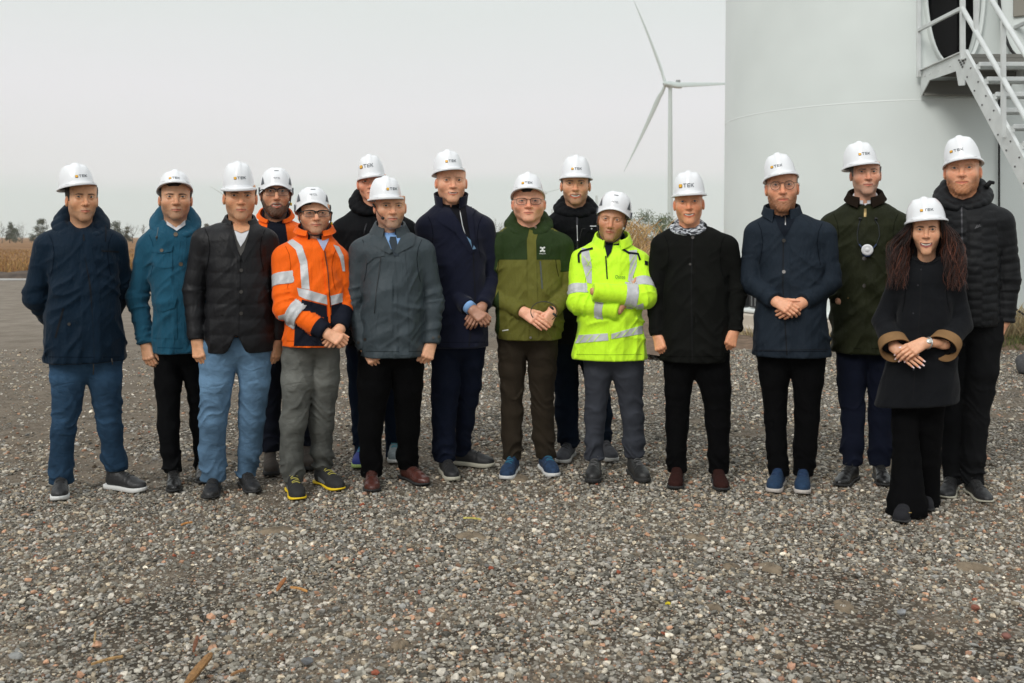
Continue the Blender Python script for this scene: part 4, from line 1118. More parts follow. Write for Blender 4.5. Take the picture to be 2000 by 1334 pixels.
# ---------------------------------------------------------------- helmets
def stroke_logo():
    """the emblem: a rounded orange block and the letters TEK, as polygons (x, z) 1.0 high"""
    E = []
    o = [(0, .12), (.18, 0), (.95, 0), (1.15, .25), (1.15, .8), (.98, 1.0), (.15, 1.0), (0, .8)]
    E.append(('base', [(x * 1.02, z - .10) for x, z in o])); E.append(('disc', [(.12 + x * .82, .12 + z * .80) for x, z in o]))
    t = .17; x0 = 1.42
    E.append(('ink', [(x0, 1), (x0 + 1.15, 1), (x0 + 1.15, 1 - t), (x0, 1 - t)])); E.append(('ink', [(x0 + .48, 1 - t), (x0 + .68, 1 - t), (x0 + .68, 0), (x0 + .48, 0)]))
    x1 = x0 + 1.38
    E.append(('ink', [(x1, 1), (x1 + .19, 1), (x1 + .19, 0), (x1, 0)]))
    for zz in (1 - t, .5 - t / 2, 0): E.append(('ink', [(x1 + .19, zz + t), (x1 + .95, zz + t), (x1 + .95, zz), (x1 + .19, zz)]))
    x2 = x1 + 1.16
    E.append(('ink', [(x2, 1), (x2 + .19, 1), (x2 + .19, 0), (x2, 0)]))
    E.append(('ink', [(x2 + .19, .42), (x2 + .72, 1), (x2 + 1.0, 1), (x2 + .42, .42)])); E.append(('ink', [(x2 + .19, .58), (x2 + .42, .58), (x2 + 1.0, 0), (x2 + .72, 0)]))
    return E, x2 + 1.0
ink_m = mat('logo ink', (.030, .045, .060), .5); disc_m = mat('logo amber', (.80, .42, .02), .45); base_m = mat('logo dark brown', (.22, .10, .02), .5); grey_ink = mat('helmet print', (.05, .06, .075), .5)  # emblem print: ink letters, amber block, dark brown outline below it

def surf_patch(bvh, poly, T, org=-.4, off=.0012, step=.004):
    """polygon (x,z in helmet space) thrown onto the shell from the front"""
    pts, fs = tri_poly(poly, step); out = []; ok = []
    for x, z in pts:
        loc, nor, _, _ = bvh.ray_cast(Vector((x, org, z)), Vector((0, 1, 0)))
        ok.append(loc is not None); out.append(loc + Vector((0, -1, 0)) * off * .5 + (nor if nor.y < 0 else -nor) * off if loc is not None else Vector((x, 0, z)))
    fs = [f[::-1] for f in fs if all(ok[i] for i in f)]
    return [tuple(p) for p in out], fs

def text_polys(txt, size):               # built-in font -> mesh triangles
    cu = bpy.data.curves.new('txt', 'FONT'); cu.body = txt; cu.size = size; cu.resolution_u = 2
    ob = bpy.data.objects.new('txt', cu); COL.objects.link(ob); bpy.context.view_layer.update()
    me = bpy.data.meshes.new_from_object(ob.evaluated_get(bpy.context.evaluated_depsgraph_get()))
    v = [tuple(p.co) for p in me.vertices]; f = [tuple(p.vertices) for p in me.polygons]
    bpy.data.objects.remove(ob); bpy.data.meshes.remove(me); bpy.data.curves.remove(cu)
    return v, f

def make_helmet(P):
    h = P.h; kind = h.get('kind', 'hard'); sz = P.Y / F
    top, brim = h['top'], h['brim']; Sx, Sy, Sz = P.S; s = (Sx + Sz) / 2; s = min(max(s, .98), 1.12)
    hp, hr = h.get('hp', 0), h.get('hroll', 0); hyaw = h.get('hyaw', h.get('rot', (0, 0, 0))[0] * .8)
    R = Matrix.Rotation(math.radians(hyaw), 3, 'Z') @ Matrix.Rotation(math.radians(-hp), 3, 'X') @ Matrix.Rotation(math.radians(hr), 3, 'Y')
    H = (brim - top) * sz + (-.006 + .0019 * hp if kind == 'hard' else .006)
    # centre: helmet middle at px hx, rim front at px brim
    hx = h['hx']; fr = Vector((0, -.150 * s, -.012 if kind == 'hard' else 0))
    front = P.L(hx, brim, P.O.y - .150 * s)
    O = front - R @ fr
    O.y = P.O.y + .012
    a, b = .0975 * s, .126 * s
    if kind == 'climb': a, b = .103 * s, .128 * s
    wpx = h.get('hw')
    if wpx: a = P.W(wpx) / 2 - (.012 if kind == 'hard' else .002)
    NT, NR = 96, 22
    def pt(ph, th, off=0.0):
        cx, sy = math.cos(ph), math.sin(ph)           # front is ph=-90deg
        frn = max(0, -sy)
        if kind == 'hard': z0 = -.012 * (1 - frn ** 1.5) - .006 * max(0, sy)
        else: z0 = -.034 * (1 - frn ** 2.2) - .004 * max(0, sy) ** 2
        pw = .56 if kind == 'hard' else .56
        rr = max(0, math.cos(th)) ** pw; zz = math.sin(th) ** (1.0 if kind == 'hard' else .96)
        x, y, z = (a + off) * rr * cx, (b + off) * rr * sy, z0 + (H + off - z0) * zz
        if kind == 'hard':
            g = S01(th / .9)
            z += .0075 * g * (math.exp(-(x / .017) ** 4) - .35) * s + .003 * g * math.exp(-((abs(x) - .055) / .012) ** 2)
        else:
            z += .003 * math.exp(-((abs(x) - .03) / .012) ** 2) * S01(th / .7)
        return x, y, z, z0
    rows = []
    def brimrow(fl, dz, inset=0):
        r_ = []
        for j in range(NT):
            ph = 2 * math.pi * j / NT; sy = math.sin(ph); frn = max(0, -sy)
            if kind == 'hard': f_ = (.011 + .030 * frn ** 2.4 + .003 * max(0, sy)) * s
            else: f_ = (.002 + .010 * frn ** 3) * s
            x, y, z, _ = pt(ph, 0); L_ = math.hypot(x / a, y / b)
            nx, ny = x / a / a, y / b / b; q = math.hypot(nx, ny); nx, ny = nx / q, ny / q
            r_.append((x + nx * (f_ * fl - inset), y + ny * (f_ * fl - inset), z + dz * (1 + 1.2 * frn * (kind == 'hard'))))
        return r_
    inner = [[pt(2 * math.pi * j / NT, th, -.0035)[:3] for j in range(NT)] for th in (1.25, .9, .5, .25, .06)]
    rows = inner + [brimrow(0, -.001, .0035), brimrow(.5, -.0035, .002), brimrow(.97, -.0065), brimrow(1.0, -.005), brimrow(1.0, -.001), brimrow(.93, .0012), brimrow(.5, .0018), brimrow(.15, .003)]
    for i in range(NR): rows.append([pt(2 * math.pi * j / NT, .05 + (math.pi / 2 - .05) * (i / (NR - 1)) ** .9)[:3] for j in range(NT)])
    v = [p for r_ in rows for p in r_]; n = NT; f = []
    for i in range(len(rows) - 1):
        for j in range(n): f.append((i * n + j, (i + 1) * n + j, (i + 1) * n + (j + 1) % n, i * n + (j + 1) % n))
    f = [q[::-1] for q in f]
    # pole
    v.append((0, 0, pt(0, math.pi / 2)[2])); k = (len(rows) - 1) * n
    for j in range(n): f.append((k + j, k + (j + 1) % n, len(v) - 1))
    bv = BVHTree.FromPolygons([Vector(p) for p in v], f)
    def T(vs): return np.asarray(vs, float) @ np.array(R).T + np.array(O)
    hat = mkmesh('hard_hat', T(v), f, white_shell); P.add(hat)
    hat['label'] = h.get('hat', 'plain white hard hat with a small emblem on its front' if kind == 'hard' else 'white climbing helmet with grey side clips and chin strap')
    # headband and cradle
    hbx, hby = min(Sx * .079, a * .84), min(Sy * .101, b * .86)
    hb = [[((hbx + e) * math.cos(t), hby * math.sin(t) * (1 + e * 8) - .0, z) for t in [2 * math.pi * j / 48 for j in range(48)]] for z, e in ((-.006 - .0006 * max(0, hp), 0), (.034, .001))]
    o = sheet([[tuple(T([p])[0]) for p in r_] for r_ in hb], .003, 'headband', black_pl, hat, closed=True)
    if kind == 'hard':
        E, W_ = stroke_logo(); hgt = h.get('lh', 5.2) * sz; lx = (h.get('lx', hx + 3) - hx) * sz * P.c; lz = (brim - h.get('ly', brim - 12)) * sz
        wid = h.get('lw', 24) * sz * P.c; kx = wid / W_; x0 = lx - wid / 2
        parts = {'base': [], 'disc': [], 'ink': []}
        for kd, poly in E: parts[kd].append([(x0 + x * kx, lz - hgt / 2 + z * hgt) for x, z in poly])
        em = None
        for kd, off, m_, nm in (('base', .0011, base_m, 'emblem'), ('disc', .0018, disc_m, 'emblem'), ('ink', .0011, ink_m, 'lettering')):
            vs, fs = [], []
            for poly in parts[kd]:
                pv, pf = surf_patch(bv, poly, None, off=off); fs += [tuple(i + len(vs) for i in q) for q in pf]; vs += pv
            if vs: mkmesh(nm, T(vs), fs, m_, hat)
        # moulded accessory slots
        for sx in (-1, 1):
            pv, pf = surf_patch(bv, [(sx * a * .62, -.001), (sx * a * .93, -.001), (sx * a * .90, .006), (sx * a * .62, .007)], None, off=.0015)
            if sx * 1 > 0: pass
            if pf: mkmesh('slot_rib', T(pv), pf, white_shell, hat)
    else:
        gm = mat('clip grey', (.07, .08, .095), .45)
        for sx in (-1, 1):
            for poly in ([(sx * a * .72, .012), (sx * a * .90, .010), (sx * a * .80, .062)], ):
                pv, pf = surf_patch(bv, poly, None, off=.0022)
                if pf: mkmesh('side_vent', T(pv), pf, gm, hat)
            mb = MB(); mb.box((sx * (a + .002), -.02, -.018), (.006, .03, .04), None, .002); o = mb.build('clip', gm, hat); o.data.transform(Matrix.Translation(O) @ R.to_4x4())
        pv, pf = surf_patch(bv, [(-.014, .094 / .12 * H * .92), (.012, .094 / .12 * H * .92), (.012, .094 / .12 * H * .92 + .004), (-.014, .094 / .12 * H * .92 + .004)], None)
        if pf: mkmesh('vent_slot', T(pv), pf, grey_ink, hat)
        tv, tf = text_polys('PETZL', .0155); w_ = max(p[0] for p in tv); vs = []
        for x, z, _ in tv:
            loc, nor, _, _ = bv.ray_cast(Vector((x * 1.0 - w_ / 2, -.4, z + .036)), Vector((0, 1, 0))); vs.append(tuple(loc + Vector((0, -.0012, 0))) if loc else (x, -.3, z))
        mkmesh('lettering', T(vs), [q for q in tf], grey_ink, hat)
        # chin strap: both sides to under the chin
        for sx in (-1, 1):
            pts = [T([(sx * a * .92, -.01, -.012)])[0], P.T([(sx * .083, -.022, .0)])[0], P.T([(sx * .079, -.026, -.045)])[0], P.T([(sx * .060, -.035, -.095)])[0], P.T([(sx * .030, -.055, -.128)])[0], P.T([(0, -.062, -.134)])[0]]
            mb = MB(); mb.tube(pts, .0035, 6); P.add(mb.build('chin_strap', black_pl, None, True))
    P.hatT = T
    Ri, Oi = np.array(R), np.array(O)
    def clamp(v, lo_=.004):
        q = (v - Oi) @ Ri; rho = np.sqrt((q[:, 0] / a) ** 2 + (q[:, 1] / b) ** 2); pw = .56
        val = rho ** (2 / pw) + (np.maximum(q[:, 2], 0) / H) ** 2; lim = np.where(q[:, 2] > .006, .72, .84)
        m = (q[:, 2] > (lo_ if kind == 'hard' else 0)) & (val > lim)
        s1 = np.where(m, .90, 1.0)
        for _ in range(12):
            vv = (rho * s1) ** (2 / pw) + (np.maximum(q[:, 2], 0) * s1 / H) ** 2; s1 = np.where(m & (vv > lim), s1 * .97, s1)
        q[:, 0] *= s1; q[:, 1] *= s1; q[:, 2] *= np.where(q[:, 2] > .03, s1, 1)
        return q @ Ri.T + Oi
    P.clamp = clamp
    return hat

def tubes_obj(P, name, paths, r, m, parent=None, n=8, closed=False):
    mb = MB()
    for p in paths: mb.tube(p, r, n, closed=closed)
    o = mb.build(name, m, parent, True); return P.add(o) if parent is None else o

lens_m = bpy.data.materials.new('lens'); lens_m.use_nodes = True
def _lens():
    t = lens_m.node_tree; n = t.nodes; n.remove(n['Principled BSDF']); tr = n.new('ShaderNodeBsdfTransparent'); tr.inputs[0].default_value = (.93, .94, .95, 1)
    g = n.new('ShaderNodeBsdfGlossy'); g.inputs['Roughness'].default_value = .03; fz = n.new('ShaderNodeFresnel'); fz.inputs[0].default_value = 1.45
    mx = n.new('ShaderNodeMixShader'); t.links.new(fz.outputs[0], mx.inputs[0]); t.links.new(tr.outputs[0], mx.inputs[1]); t.links.new(g.outputs[0], mx.inputs[2]); t.links.new(mx.outputs[0], n['Material Output'].inputs[0])
_lens()
def glasses(P, kind, colr=(.03, .02, .015)):
    m = mat('frame %.3f' % colr[0], colr, .35); r = {'round': .0013, 'square': .0014, 'safety': .0022}[kind]
    mb = MB(); lensv, lensf = [], []
    for sx in (-1, 1):
        c = (sx * .0345, -.004 if kind != 'safety' else -.004); w, hh, e = {'round': (.0235, .0205, 1.0), 'square': (.026, .0185, .62), 'safety': (.031, .0185, .60)}[kind]
        ring = []
        for i in range(32):
            a = 2 * math.pi * i / 32; x = c[0] + w * math.copysign(abs(math.cos(a)) ** e, math.cos(a)); z = c[1] + hh * math.copysign(abs(math.sin(a)) ** e, math.sin(a))
            ring.append((x, -.1035 + .9 * abs(x) ** 1.6 * 1.1, z))
        R_ = [Vector(p) for p in P.T(ring)]
        if kind == 'safety': mb.tube(R_[0:17], .0024, 8); mb.tube(R_[16:] + R_[:1], .0009, 6)
        else:
            mb.tube(R_, r, 8, closed=True)
            if kind == 'square': mb.tube(R_[1:16], .0019, 8)
        k = len(lensv); lensv += [tuple(p) for p in R_]; lensf.append(tuple(k + i for i in range(32)))
        mb.tube([Vector(p) for p in P.T([(sx * (.0345 + w), -.1035 + .9 * (.0345 + w) ** 1.6 * 1.1, .006), (sx * .077, -.066, .008), (sx * .0855, -.02, .006), (sx * .087, .02, -.004)])], r * (1.6 if kind == 'safety' else 1.0), 6)
    mb.tube([Vector(p) for p in P.T([(-.0125, -.1015, .006), (0, -.1075, .009), (.0125, -.1015, .006)])], r * 1.3, 8)
    g = mb.build('glasses', m, None, True); P.add(g)
    g['label'] = {'round': 'thin round dark framed glasses', 'square': 'brown squarish framed glasses', 'safety': 'clear safety glasses with black top bar'}[kind]
    mkmesh('lens', lensv, lensf, lens_m, g, False)

# ---------------------------------------------------------------- hands
def hand(P, wrist, knuck, n, hint, curl=(.5, .5, .4), spread=.10, thumb=None, sc=1.0, skin=None, nails=None, fing=None, tilt=0):
    """wrist/knuckle points in person space; n = back-of-hand normal; hint = side the thumb is on"""
    w, k = Vector(wrist), Vector(knuck); d = (k - w).normalized(); n = Vector(n); n = (n - d * n.dot(d)).normalized()
    s = d.cross(n); s = s if s.dot(Vector(hint)) > 0 else -s
    sc = sc * .99
    pal = .092 * sc; prim = []; F4 = []
    mc = [(.028, 1.0), (.0095, 1.03), (-.0095, 1.0), (-.027, .94)]; fl = [(.043, .026, .021), (.047, .030, .022), (.044, .028, .022), (.034, .021, .019)]; fr = [.0092, .0095, .0090, .0080]
    curls = fing or [curl] * 4
    palm = []; fingers = []
    for i, ((o, l), L3, r) in enumerate(zip(mc, fl, fr)):
        a = w + s * (o * .55 * sc) + d * .006; m = w + s * (o * sc) + d * (pal * l) + n * (.003 * (1 - abs(i - 1.4) * .5))
        palm.append((a, m, .0165 * sc, .0118 * sc)); an = 0; p = m; dd = (d + s * (spread * (1.5 - i) / 1.5 * .5)).normalized(); ch = []
        cc = curls[i]
        for j, (Lf, c_) in enumerate(zip(L3, cc)):
            an += c_; dr = dd * math.cos(an) - n * math.sin(an); q = p + dr * Lf * sc
            ch.append((p, q, r * sc * (1 - .09 * j), r * sc * (.93 - .10 * j))); p = q
        fingers.append((ch, dr, an))
    th = thumb or (.55, .35, .25)        # out angle, bend1, bend2
    t0 = w + s * .016 * sc + d * .020 * sc - n * .006 * sc; o1 = th[0]
    td = (d * math.cos(o1) + s * math.sin(o1) - n * .25).normalized(); t1 = t0 + td * .044 * sc
    td2 = (td * math.cos(th[1]) + (d * .9 - n * .5).normalized() * math.sin(th[1])).normalized(); t2 = t1 + td2 * .034 * sc
    td3 = (td2 * math.cos(th[2]) + (d * .6 - n * .6 - s * .4).normalized() * math.sin(th[2])).normalized(); t3 = t2 + td3 * .026 * sc
    allp = [w, t1, t2, t3] + [c[1] for ch, _, _ in fingers for c in ch] + [m[1] for m in palm]
    lo = [min(p[i] for p in allp) - .022 for i in range(3)]; hi = [max(p[i] for p in allp) + .022 for i in range(3)]
    bk = [w - d * .05]
    if getattr(P, 'armpts', None):
        el, wr = min(P.armpts, key=lambda t: (t[1] - w).length); u_ = (el - wr).normalized(); bk = [wr + u_ * .01, wr + u_ * .07]
    allp += bk; lo = [min(p[i] for p in allp) - .03 for i in range(3)]; hi = [max(p[i] for p in allp) + .03 for i in range(3)]
    w0 = bk[-1]; lo = [min(lo[i], w0[i] - .03) for i in range(3)]; hi = [max(hi[i], w0[i] + .03) for i in range(3)]
    X, Y, Z, ax = grid3(lo, hi, .0024); G = (X, Y, Z)
    dP = None
    for a, m, r1, r2 in palm:
        q = seg(G, a, m, r1, r2); dP = q if dP is None else smin(dP, q, .012)
    ch_ = [w + d * .012] + bk
    for a_, b_ in zip(ch_, ch_[1:]): dP = smin(dP, seg(G, a_, b_, .0235 * sc, .0245 * sc), .018)
    dP = smin(dP, seg(G, t0, t1, .015 * sc, .0125 * sc), .014)
    for a, m, r1, r2 in palm: dP = smin(dP, seg(G, m + n * .004, m + n * .004, .0085 * sc, .0085 * sc), .006)      # knuckles
    for (i, (ch, _, _)) in enumerate(fingers):
        f_ = None
        for (p, q, r1, r2) in ch:
            e = seg(G, p, q, r1, r2); f_ = e if f_ is None else smin(f_, e, .003)
        dP = smin(dP, f_, .0045) if i == 0 else smin(dP, f_, .003)
    t_ = smin(seg(G, t1, t2, .0122 * sc, .0105 * sc), seg(G, t2, t3, .0105 * sc, .0082 * sc), .004); dP = smin(dP, t_, .006)
    v, q = nets(dP.astype(np.float32), ax)
    sk = np.array(skin if skin is not None else P.skin); c = np.tile(sk, (len(v), 1))
    for a, m, _, _ in palm:
        e = np.exp(-((v - np.array(m)) ** 2).sum(1) / .010 ** 2)[:, None]; c = c * (1 - .45 * e) + sk * np.array([1.1, .70, .65]) * .45 * e
    for ch, dr, an in fingers:
        e = np.exp(-((v - np.array(ch[-1][1])) ** 2).sum(1) / .010 ** 2)[:, None]; c = c * (1 - .45 * e) + sk * np.array([1.1, .74, .68]) * .45 * e
    P.body(v, q, np.clip(c, 0, 1))
    # nails
    for (ch, dr, an) in fingers + [([(t2, t3, .0105 * sc, .0082 * sc)], td3, 0)]:
        p = ch[-1][1]; r = ch[-1][3]; nn = (n * math.cos(an) + d * math.sin(an)); nn = (nn - dr * nn.dot(dr)).normalized(); ss = dr.cross(nn)
        ln = .006 if not nails else .013; vs, fs = [], []
        for a_ in range(5):
            for b_ in range(4):
                u = (a_ / 4 - .5) * 2; t = (b_ / 3)
                wv = u * r * .72 * (1 - (.35 * t ** 2 if nails else 0)); vs.append(p + dr * (r * .05 + t * ln) + ss * wv + nn * (r * 1.02 * math.sqrt(max(0, 1 - (u * .62) ** 2)) - (0 if nails else .0012 * t)))
        for a_ in range(4):
            for b_ in range(3): fs.append((a_ * 4 + b_, (a_ + 1) * 4 + b_, (a_ + 1) * 4 + b_ + 1, a_ * 4 + b_ + 1))
        P.body([tuple(x) for x in vs], fs, nails if nails else sk * np.array([1.1, .86, .82]), 1)
    P.core.append((w0, bk[0], .02, .02))
    return dict(w=w, d=d, n=n, s=s)

# ---------------------------------------------------------------- garments
def jacket(P, rows, arms, hem, m, name='jacket', fold=1.0, h=.0068, ztop=None, n_exp=2.35, quilt=None, hemf=None, slope=1.0, label=None, folds=None, cufflen=None):
    """rows: (py, xl, xr, half depth, y centre) from shoulders to hem in photo px; arms: list of dicts sh, el, wr = (px, py, dy), r = radii"""
    R_ = []
    for (py, xl, xr, hd, yc) in rows:
        a = P.L((xl + xr) / 2, py, yc); R_.append((a.z, a.x, P.W(xr - xl) / 2 - .006, hd, yc))
    R_.sort(); R_ = np.array(R_); zhem = P.L(P.cx, hem, 0).z; zt = R_[-1, 0]
    A_ = []
    for a in arms:
        P.armpts = getattr(P, 'armpts', []) + [(P.L(*a['el']), P.L(*a['wr']))]
        A_.append(([P.L(*a['sh']), P.L(*a['el']), P.L(*a['wr'])], tuple(np.array(a.get('r', (.072, .060, .048))) - np.array([.005, .006, .007])), a.get('k', .006)))
    nk = P.T([(0, .038, P.h.get('nkz', -.166))])[0]; P.neck = Vector(nk)
    allp = [p for a in A_ for p in a[0]] + [Vector(nk)]
    lo = [min(min(p[i] for p in allp) - .10, 0) for i in range(3)]; hi = [max(p[i] for p in allp) + .10 for i in range(3)]
    lo[0] = min(lo[0], (R_[:, 1] - R_[:, 2]).min() - .02); hi[0] = max(hi[0], (R_[:, 1] + R_[:, 2]).max() + .02)
    lo[1] = min(lo[1], -.22); hi[1] = max(hi[1], .24); lo[2] = zhem - .03
    X, Y, Z, ax = grid3(lo, hi, h); G = (X, Y, Z)
    iz = lambda k: np.interp(ax[2], R_[:, 0], R_[:, k]).astype(np.float32)[None, None, :]
    xc, hw, hd, yc = iz(1), iz(2), iz(3), iz(4)
    rho = (np.abs((X - xc) / hw) ** n_exp + np.abs((Y - yc) / hd) ** n_exp) ** (1 / n_exp)
    d = (rho - 1) * np.minimum(hw, hd) * .92
    d = smax(d, Z - zt, .06)
    d = d + 0 * X
    nk = Vector(nk)
    for (pts, r, k) in A_:               # shoulder yoke towards the neck
        sh = pts[0]; b = nk + Vector((math.copysign(.055, sh.x - nk.x), .0, .005 * slope))
        d = smin(d, seg(G, sh + Vector((-math.copysign(.02, sh.x), 0, r[0] - .066)), b, .062, .050), .05)
    d = smin(d, ell(G, (nk.x, nk.y + .0, nk.z - .045), (.115, .095, .06)), .05)
    sd = P.seed; o1 = sd * .37
    Aq = np.abs(X - .02 * np.sin(o1)); wob = .35 * np.sin(X * 17 + o1) + .3 * np.sin(Z * 11 + 2 * o1)
    f1 = ridge((Aq * .55 + Z * .83) * 14 + o1 + wob, (Z * .55 - Aq * .83) * 3.6 + np.sign(X) * 9, Y * 4, 2.4)
    f2 = ridge((-X * .75 + Z * .66) * 25 + o1 * 2 + wob, (X * .66 + Z * .75) * 6, Y * 8 + 3, 2.6)
    d = d - fold * (.0125 * (f1 - .25) + .0055 * (f2 - .22)) * (.40 + .60 * S01((zt - Z) / .25))
    f3 = ridge(X * 17 + o1 + .5 * np.sin(Z * 5), Y * 9, Z * 1.3, 2.0)      # vertical drape towards the skirt
    d = d - fold * .011 * (f3 - .3) * S01((zhem + .45 - Z) / .45)
    if quilt:                            # horizontal baffles
        per, amp = quilt[:2]
        w = Z + .006 * np.sin(X * 9 + sd) + .003 * np.sin(X * 31)
        if len(quilt) > 2: w = w + np.where(np.floor(X / .075) % 2 == 0, per / 2, 0) * quilt[2]
        d = d - amp * (np.abs(np.sin(math.pi * w / per)) ** .55 - .6)
    cut = zhem - Z
    if hemf is not None: cut = cut + hemf(X, Y)
    d = smax(d, cut, .010)
    for (pts, r, k) in A_:
        sh, el, wr = pts
        dU, tU = seg(G, sh, el, r[0], r[1], True); dL, tL = seg(G, el, wr, r[1], r[2], True)
        if cufflen is None: cl = 0
        ln1, ln2 = (el - sh).length, (wr - el).length
        bend = 1 - (el - sh).normalized().dot((wr - el).normalized())
        ax1 = (el - sh) / max(ln1, 1e-3); ax2 = (wr - el) / max(ln2, 1e-3)
        q1 = (X - sh.x) * ax1.x + (Y - sh.y) * ax1.y + (Z - sh.z) * ax1.z; q2 = (X - el.x) * ax2.x + (Y - el.y) * ax2.y + (Z - el.z) * ax2.z
        g = ridge(q1 * 21 + X * 6 + o1 + .4 * np.sin(Z * 30), X * 6 - Z * 2, Y * 6 + o1, 2.3)
        dU = dU - fold * .0125 * (g - .26) * (.35 + .9 * S01((tU - .45) / .5))
        g = ridge(q2 * 24 + X * 5 - Z * 6 + o1 + 9, X * 6 + Z * 5, Y * 7, 2.3)
        dL = dL - fold * .0130 * (g - .26) * (.55 + .7 * S01((.5 - tL) / .5) + .35 * S01((tL - .7) / .3))
        if quilt:
            per, amp = quilt[:2]
            dU = dU - amp * .9 * (np.abs(np.sin(math.pi * tU * ln1 / per)) ** .55 - .6); dL = dL - amp * .9 * (np.abs(np.sin(math.pi * tL * ln2 / per)) ** .55 - .6)
        dv = (wr - el).normalized(); e = (X - wr.x) * dv.x + (Y - wr.y) * dv.y + (Z - wr.z) * dv.z
        dL = smax(dL, e - .0, .006)
        arm = smin(dU, dL, .018)
        up = seg(G, sh, sh + (el - sh) * .35, r[0], r[0] * .97)
        d = smin(d, up, .040); d = smin(d, arm, k)
        P.core.append((sh, el, r[0] * .55, r[1] * .55)); P.core.append((el, wr, r[1] * .55, r[2] * .5))
    v, q = nets(d.astype(np.float32), ax)
    o = mkmesh(name, v, q, m); P.add(o)
    if label: o['label'] = label
    P.armpx = [(a['sh'], a['el'], a['wr']) for a in arms]; P.rowpx = rows; P.hempx = hem
    P.jk = o; P.jb = bvh_of(o); P.zt = zt; P.zhem = zhem; P.rows = R_
    P.core.append((Vector((0, 0, zhem + .15)), Vector((0, 0, zt - .12)), .10, .11)); P.core.append((Vector((0, .01, zt - .1)), nk + Vector((0, 0, .03)), .09, .05))
    return o

def trousers(P, legs, feet, m, waist, name='trousers', fold=1.0, label=None, flare=False, hemz=None, crotch=26):
    """legs: two lists of (xl, xr, py) from hip to hem; feet: matching ankle dy"""
    P1 = []
    for lg, ft in zip(legs, feet):
        dy = ft.place(P, lg[-1])
        if not flare and lg is legs[0]:
            L0, R0 = legs[0][0], legs[1][0]; mid = (L0[1] + R0[0]) / 2; yc = L0[2] + crotch
            def fix(l, side):
                r0, r1 = l[0], l[1]; t = (yc - r0[2]) / max(1, (r1[2] - r0[2])); out_ = [r0[k] + (r1[k] - r0[k]) * t for k in (0, 1)]
                if side == 0: l[0] = (r0[0], mid + 1, r0[2]); l.insert(1, (out_[0], mid + 1, yc))
                else: l[0] = (mid - 1, r0[1], r0[2]); l.insert(1, (mid - 1, out_[1], yc))
            fix(legs[0], 0); fix(legs[1], 1)
        y0, y1 = lg[0][2], lg[-1][2]
        P1.append([(P.L((a + b) / 2, y, dy * (y - y0) / (y1 - y0)), (P.W(b - a) / 2 - .003) * (P.Y + dy * (y - y0) / (y1 - y0)) / P.Y) for a, b, y in lg])
    allp = [p for l in P1 for p, _ in l]; rm = max(r for l in P1 for _, r in l) + .03
    wz = P.L(P.cx, waist, 0).z
    lo = [min(p[i] for p in allp) - rm for i in range(3)]; hi = [max(p[i] for p in allp) + rm for i in range(3)]; hi[2] = wz + .03; lo[2] = min(l[-1][0].z for l in P1) - .03
    X, Y, Z, ax = grid3(lo, hi, .0072); G = (X, Y, Z); out = None; sd = P.seed
    for li, l in enumerate(P1):
        d = None
        for i in range(len(l) - 1):
            (p, r1), (q, r2) = l[i], l[i + 1]
            e = seg(G, p, q, r1, r2); d = e if d is None else smin(d, e, .02)
        zk = l[0][0].z * .5 + l[-1][0].z * .5 + .02; za = l[-1][0].z
        g = .45 * np.exp(-((Z - zk) / .09) ** 2) + 1.0 * np.exp(-((Z - za - .06) / .07) ** 2) + .18 + .3 * np.exp(-((Z - wz) / .12) ** 2)
        g2 = ridge(X * 5 + sd * .3 + li * 7, Y * 5, Z * 21 + X * 13 * (1 if li else -1) + .5 * np.sin(X * 40 + Z * 9), 2.8); g3 = ridge(X * 20 + Z * 6 + sd, Y * 12, Z * 4 + li * 3, 2.2)
        d = d - fold * (.0165 * g * (g2 - .25) + .0055 * (g3 - .25))
        d = smax(d, za - Z, .006)
        out = d if out is None else smin(out, d, .016)
    a, b = P1[0][0], P1[1][0]; c = (a[0] + b[0]) / 2; hw = abs(a[0].x - b[0].x) / 2 + max(a[1], b[1])
    out = smin(out, ell(G, (c.x, .0, a[0].z + .04), (hw * 1.0, .115, .13)), .03); out = smax(out, Z - wz, .01)
    v, q = nets(out.astype(np.float32), ax)
    o = mkmesh(name, v, q, m); P.add(o)
    if label: o['label'] = label
    P.tr = o; P.tb = bvh_of(o)
    for l in P1:
        for i in range(len(l) - 1): P.core.append((l[i][0], l[i + 1][0], l[i][1] * .6, l[i + 1][1] * .6))
    P.core.append((c, Vector((0, 0, wz + .1)), .09, .10))
    return o

def outline(L, w, kind='round'):
    pts = []; n = 44
    prof = [(0, .0), (.02, .58), (.08, .76), (.2, .80), (.38, .74), (.55, .86), (.70, 1.0), (.82, .96), (.92, .74 if kind != 'point' else .62), (.975, .42), (1.0, .0)]
    t = [p[0] for p in prof]; hw = [p[1] for p in prof]
    ys = [.5 - .5 * math.cos(math.pi * i / n) for i in range(n + 1)]
    r = [(np.interp(y, t, hw) * w, y * L) for y in ys]
    return r

class shoe:
    def __init__(s, P, toe, yaw, *a, **k):
        s.toe, s.yaw, s.a, s.k = toe, yaw, a, k
    def place(s, P, hem):
        L_ = s.k.get('length', s.a[3] if len(s.a) > 3 else .285); g = gp(*s.toe); t = P.inv((g.x, g.y, 0)); yaw = s.yaw
        for _ in range(3):
            dy = t.y + (L_ - .06) * math.cos(math.radians(yaw)); hx = P.L((hem[0] + hem[1]) / 2, hem[2], dy).x
            yaw = math.degrees(math.asin(max(-.92, min(.92, (t.x - hx) / (L_ - .075)))))
        s.pos = make_shoe(P, s.toe, yaw, *s.a, **s.k); return s.pos.y

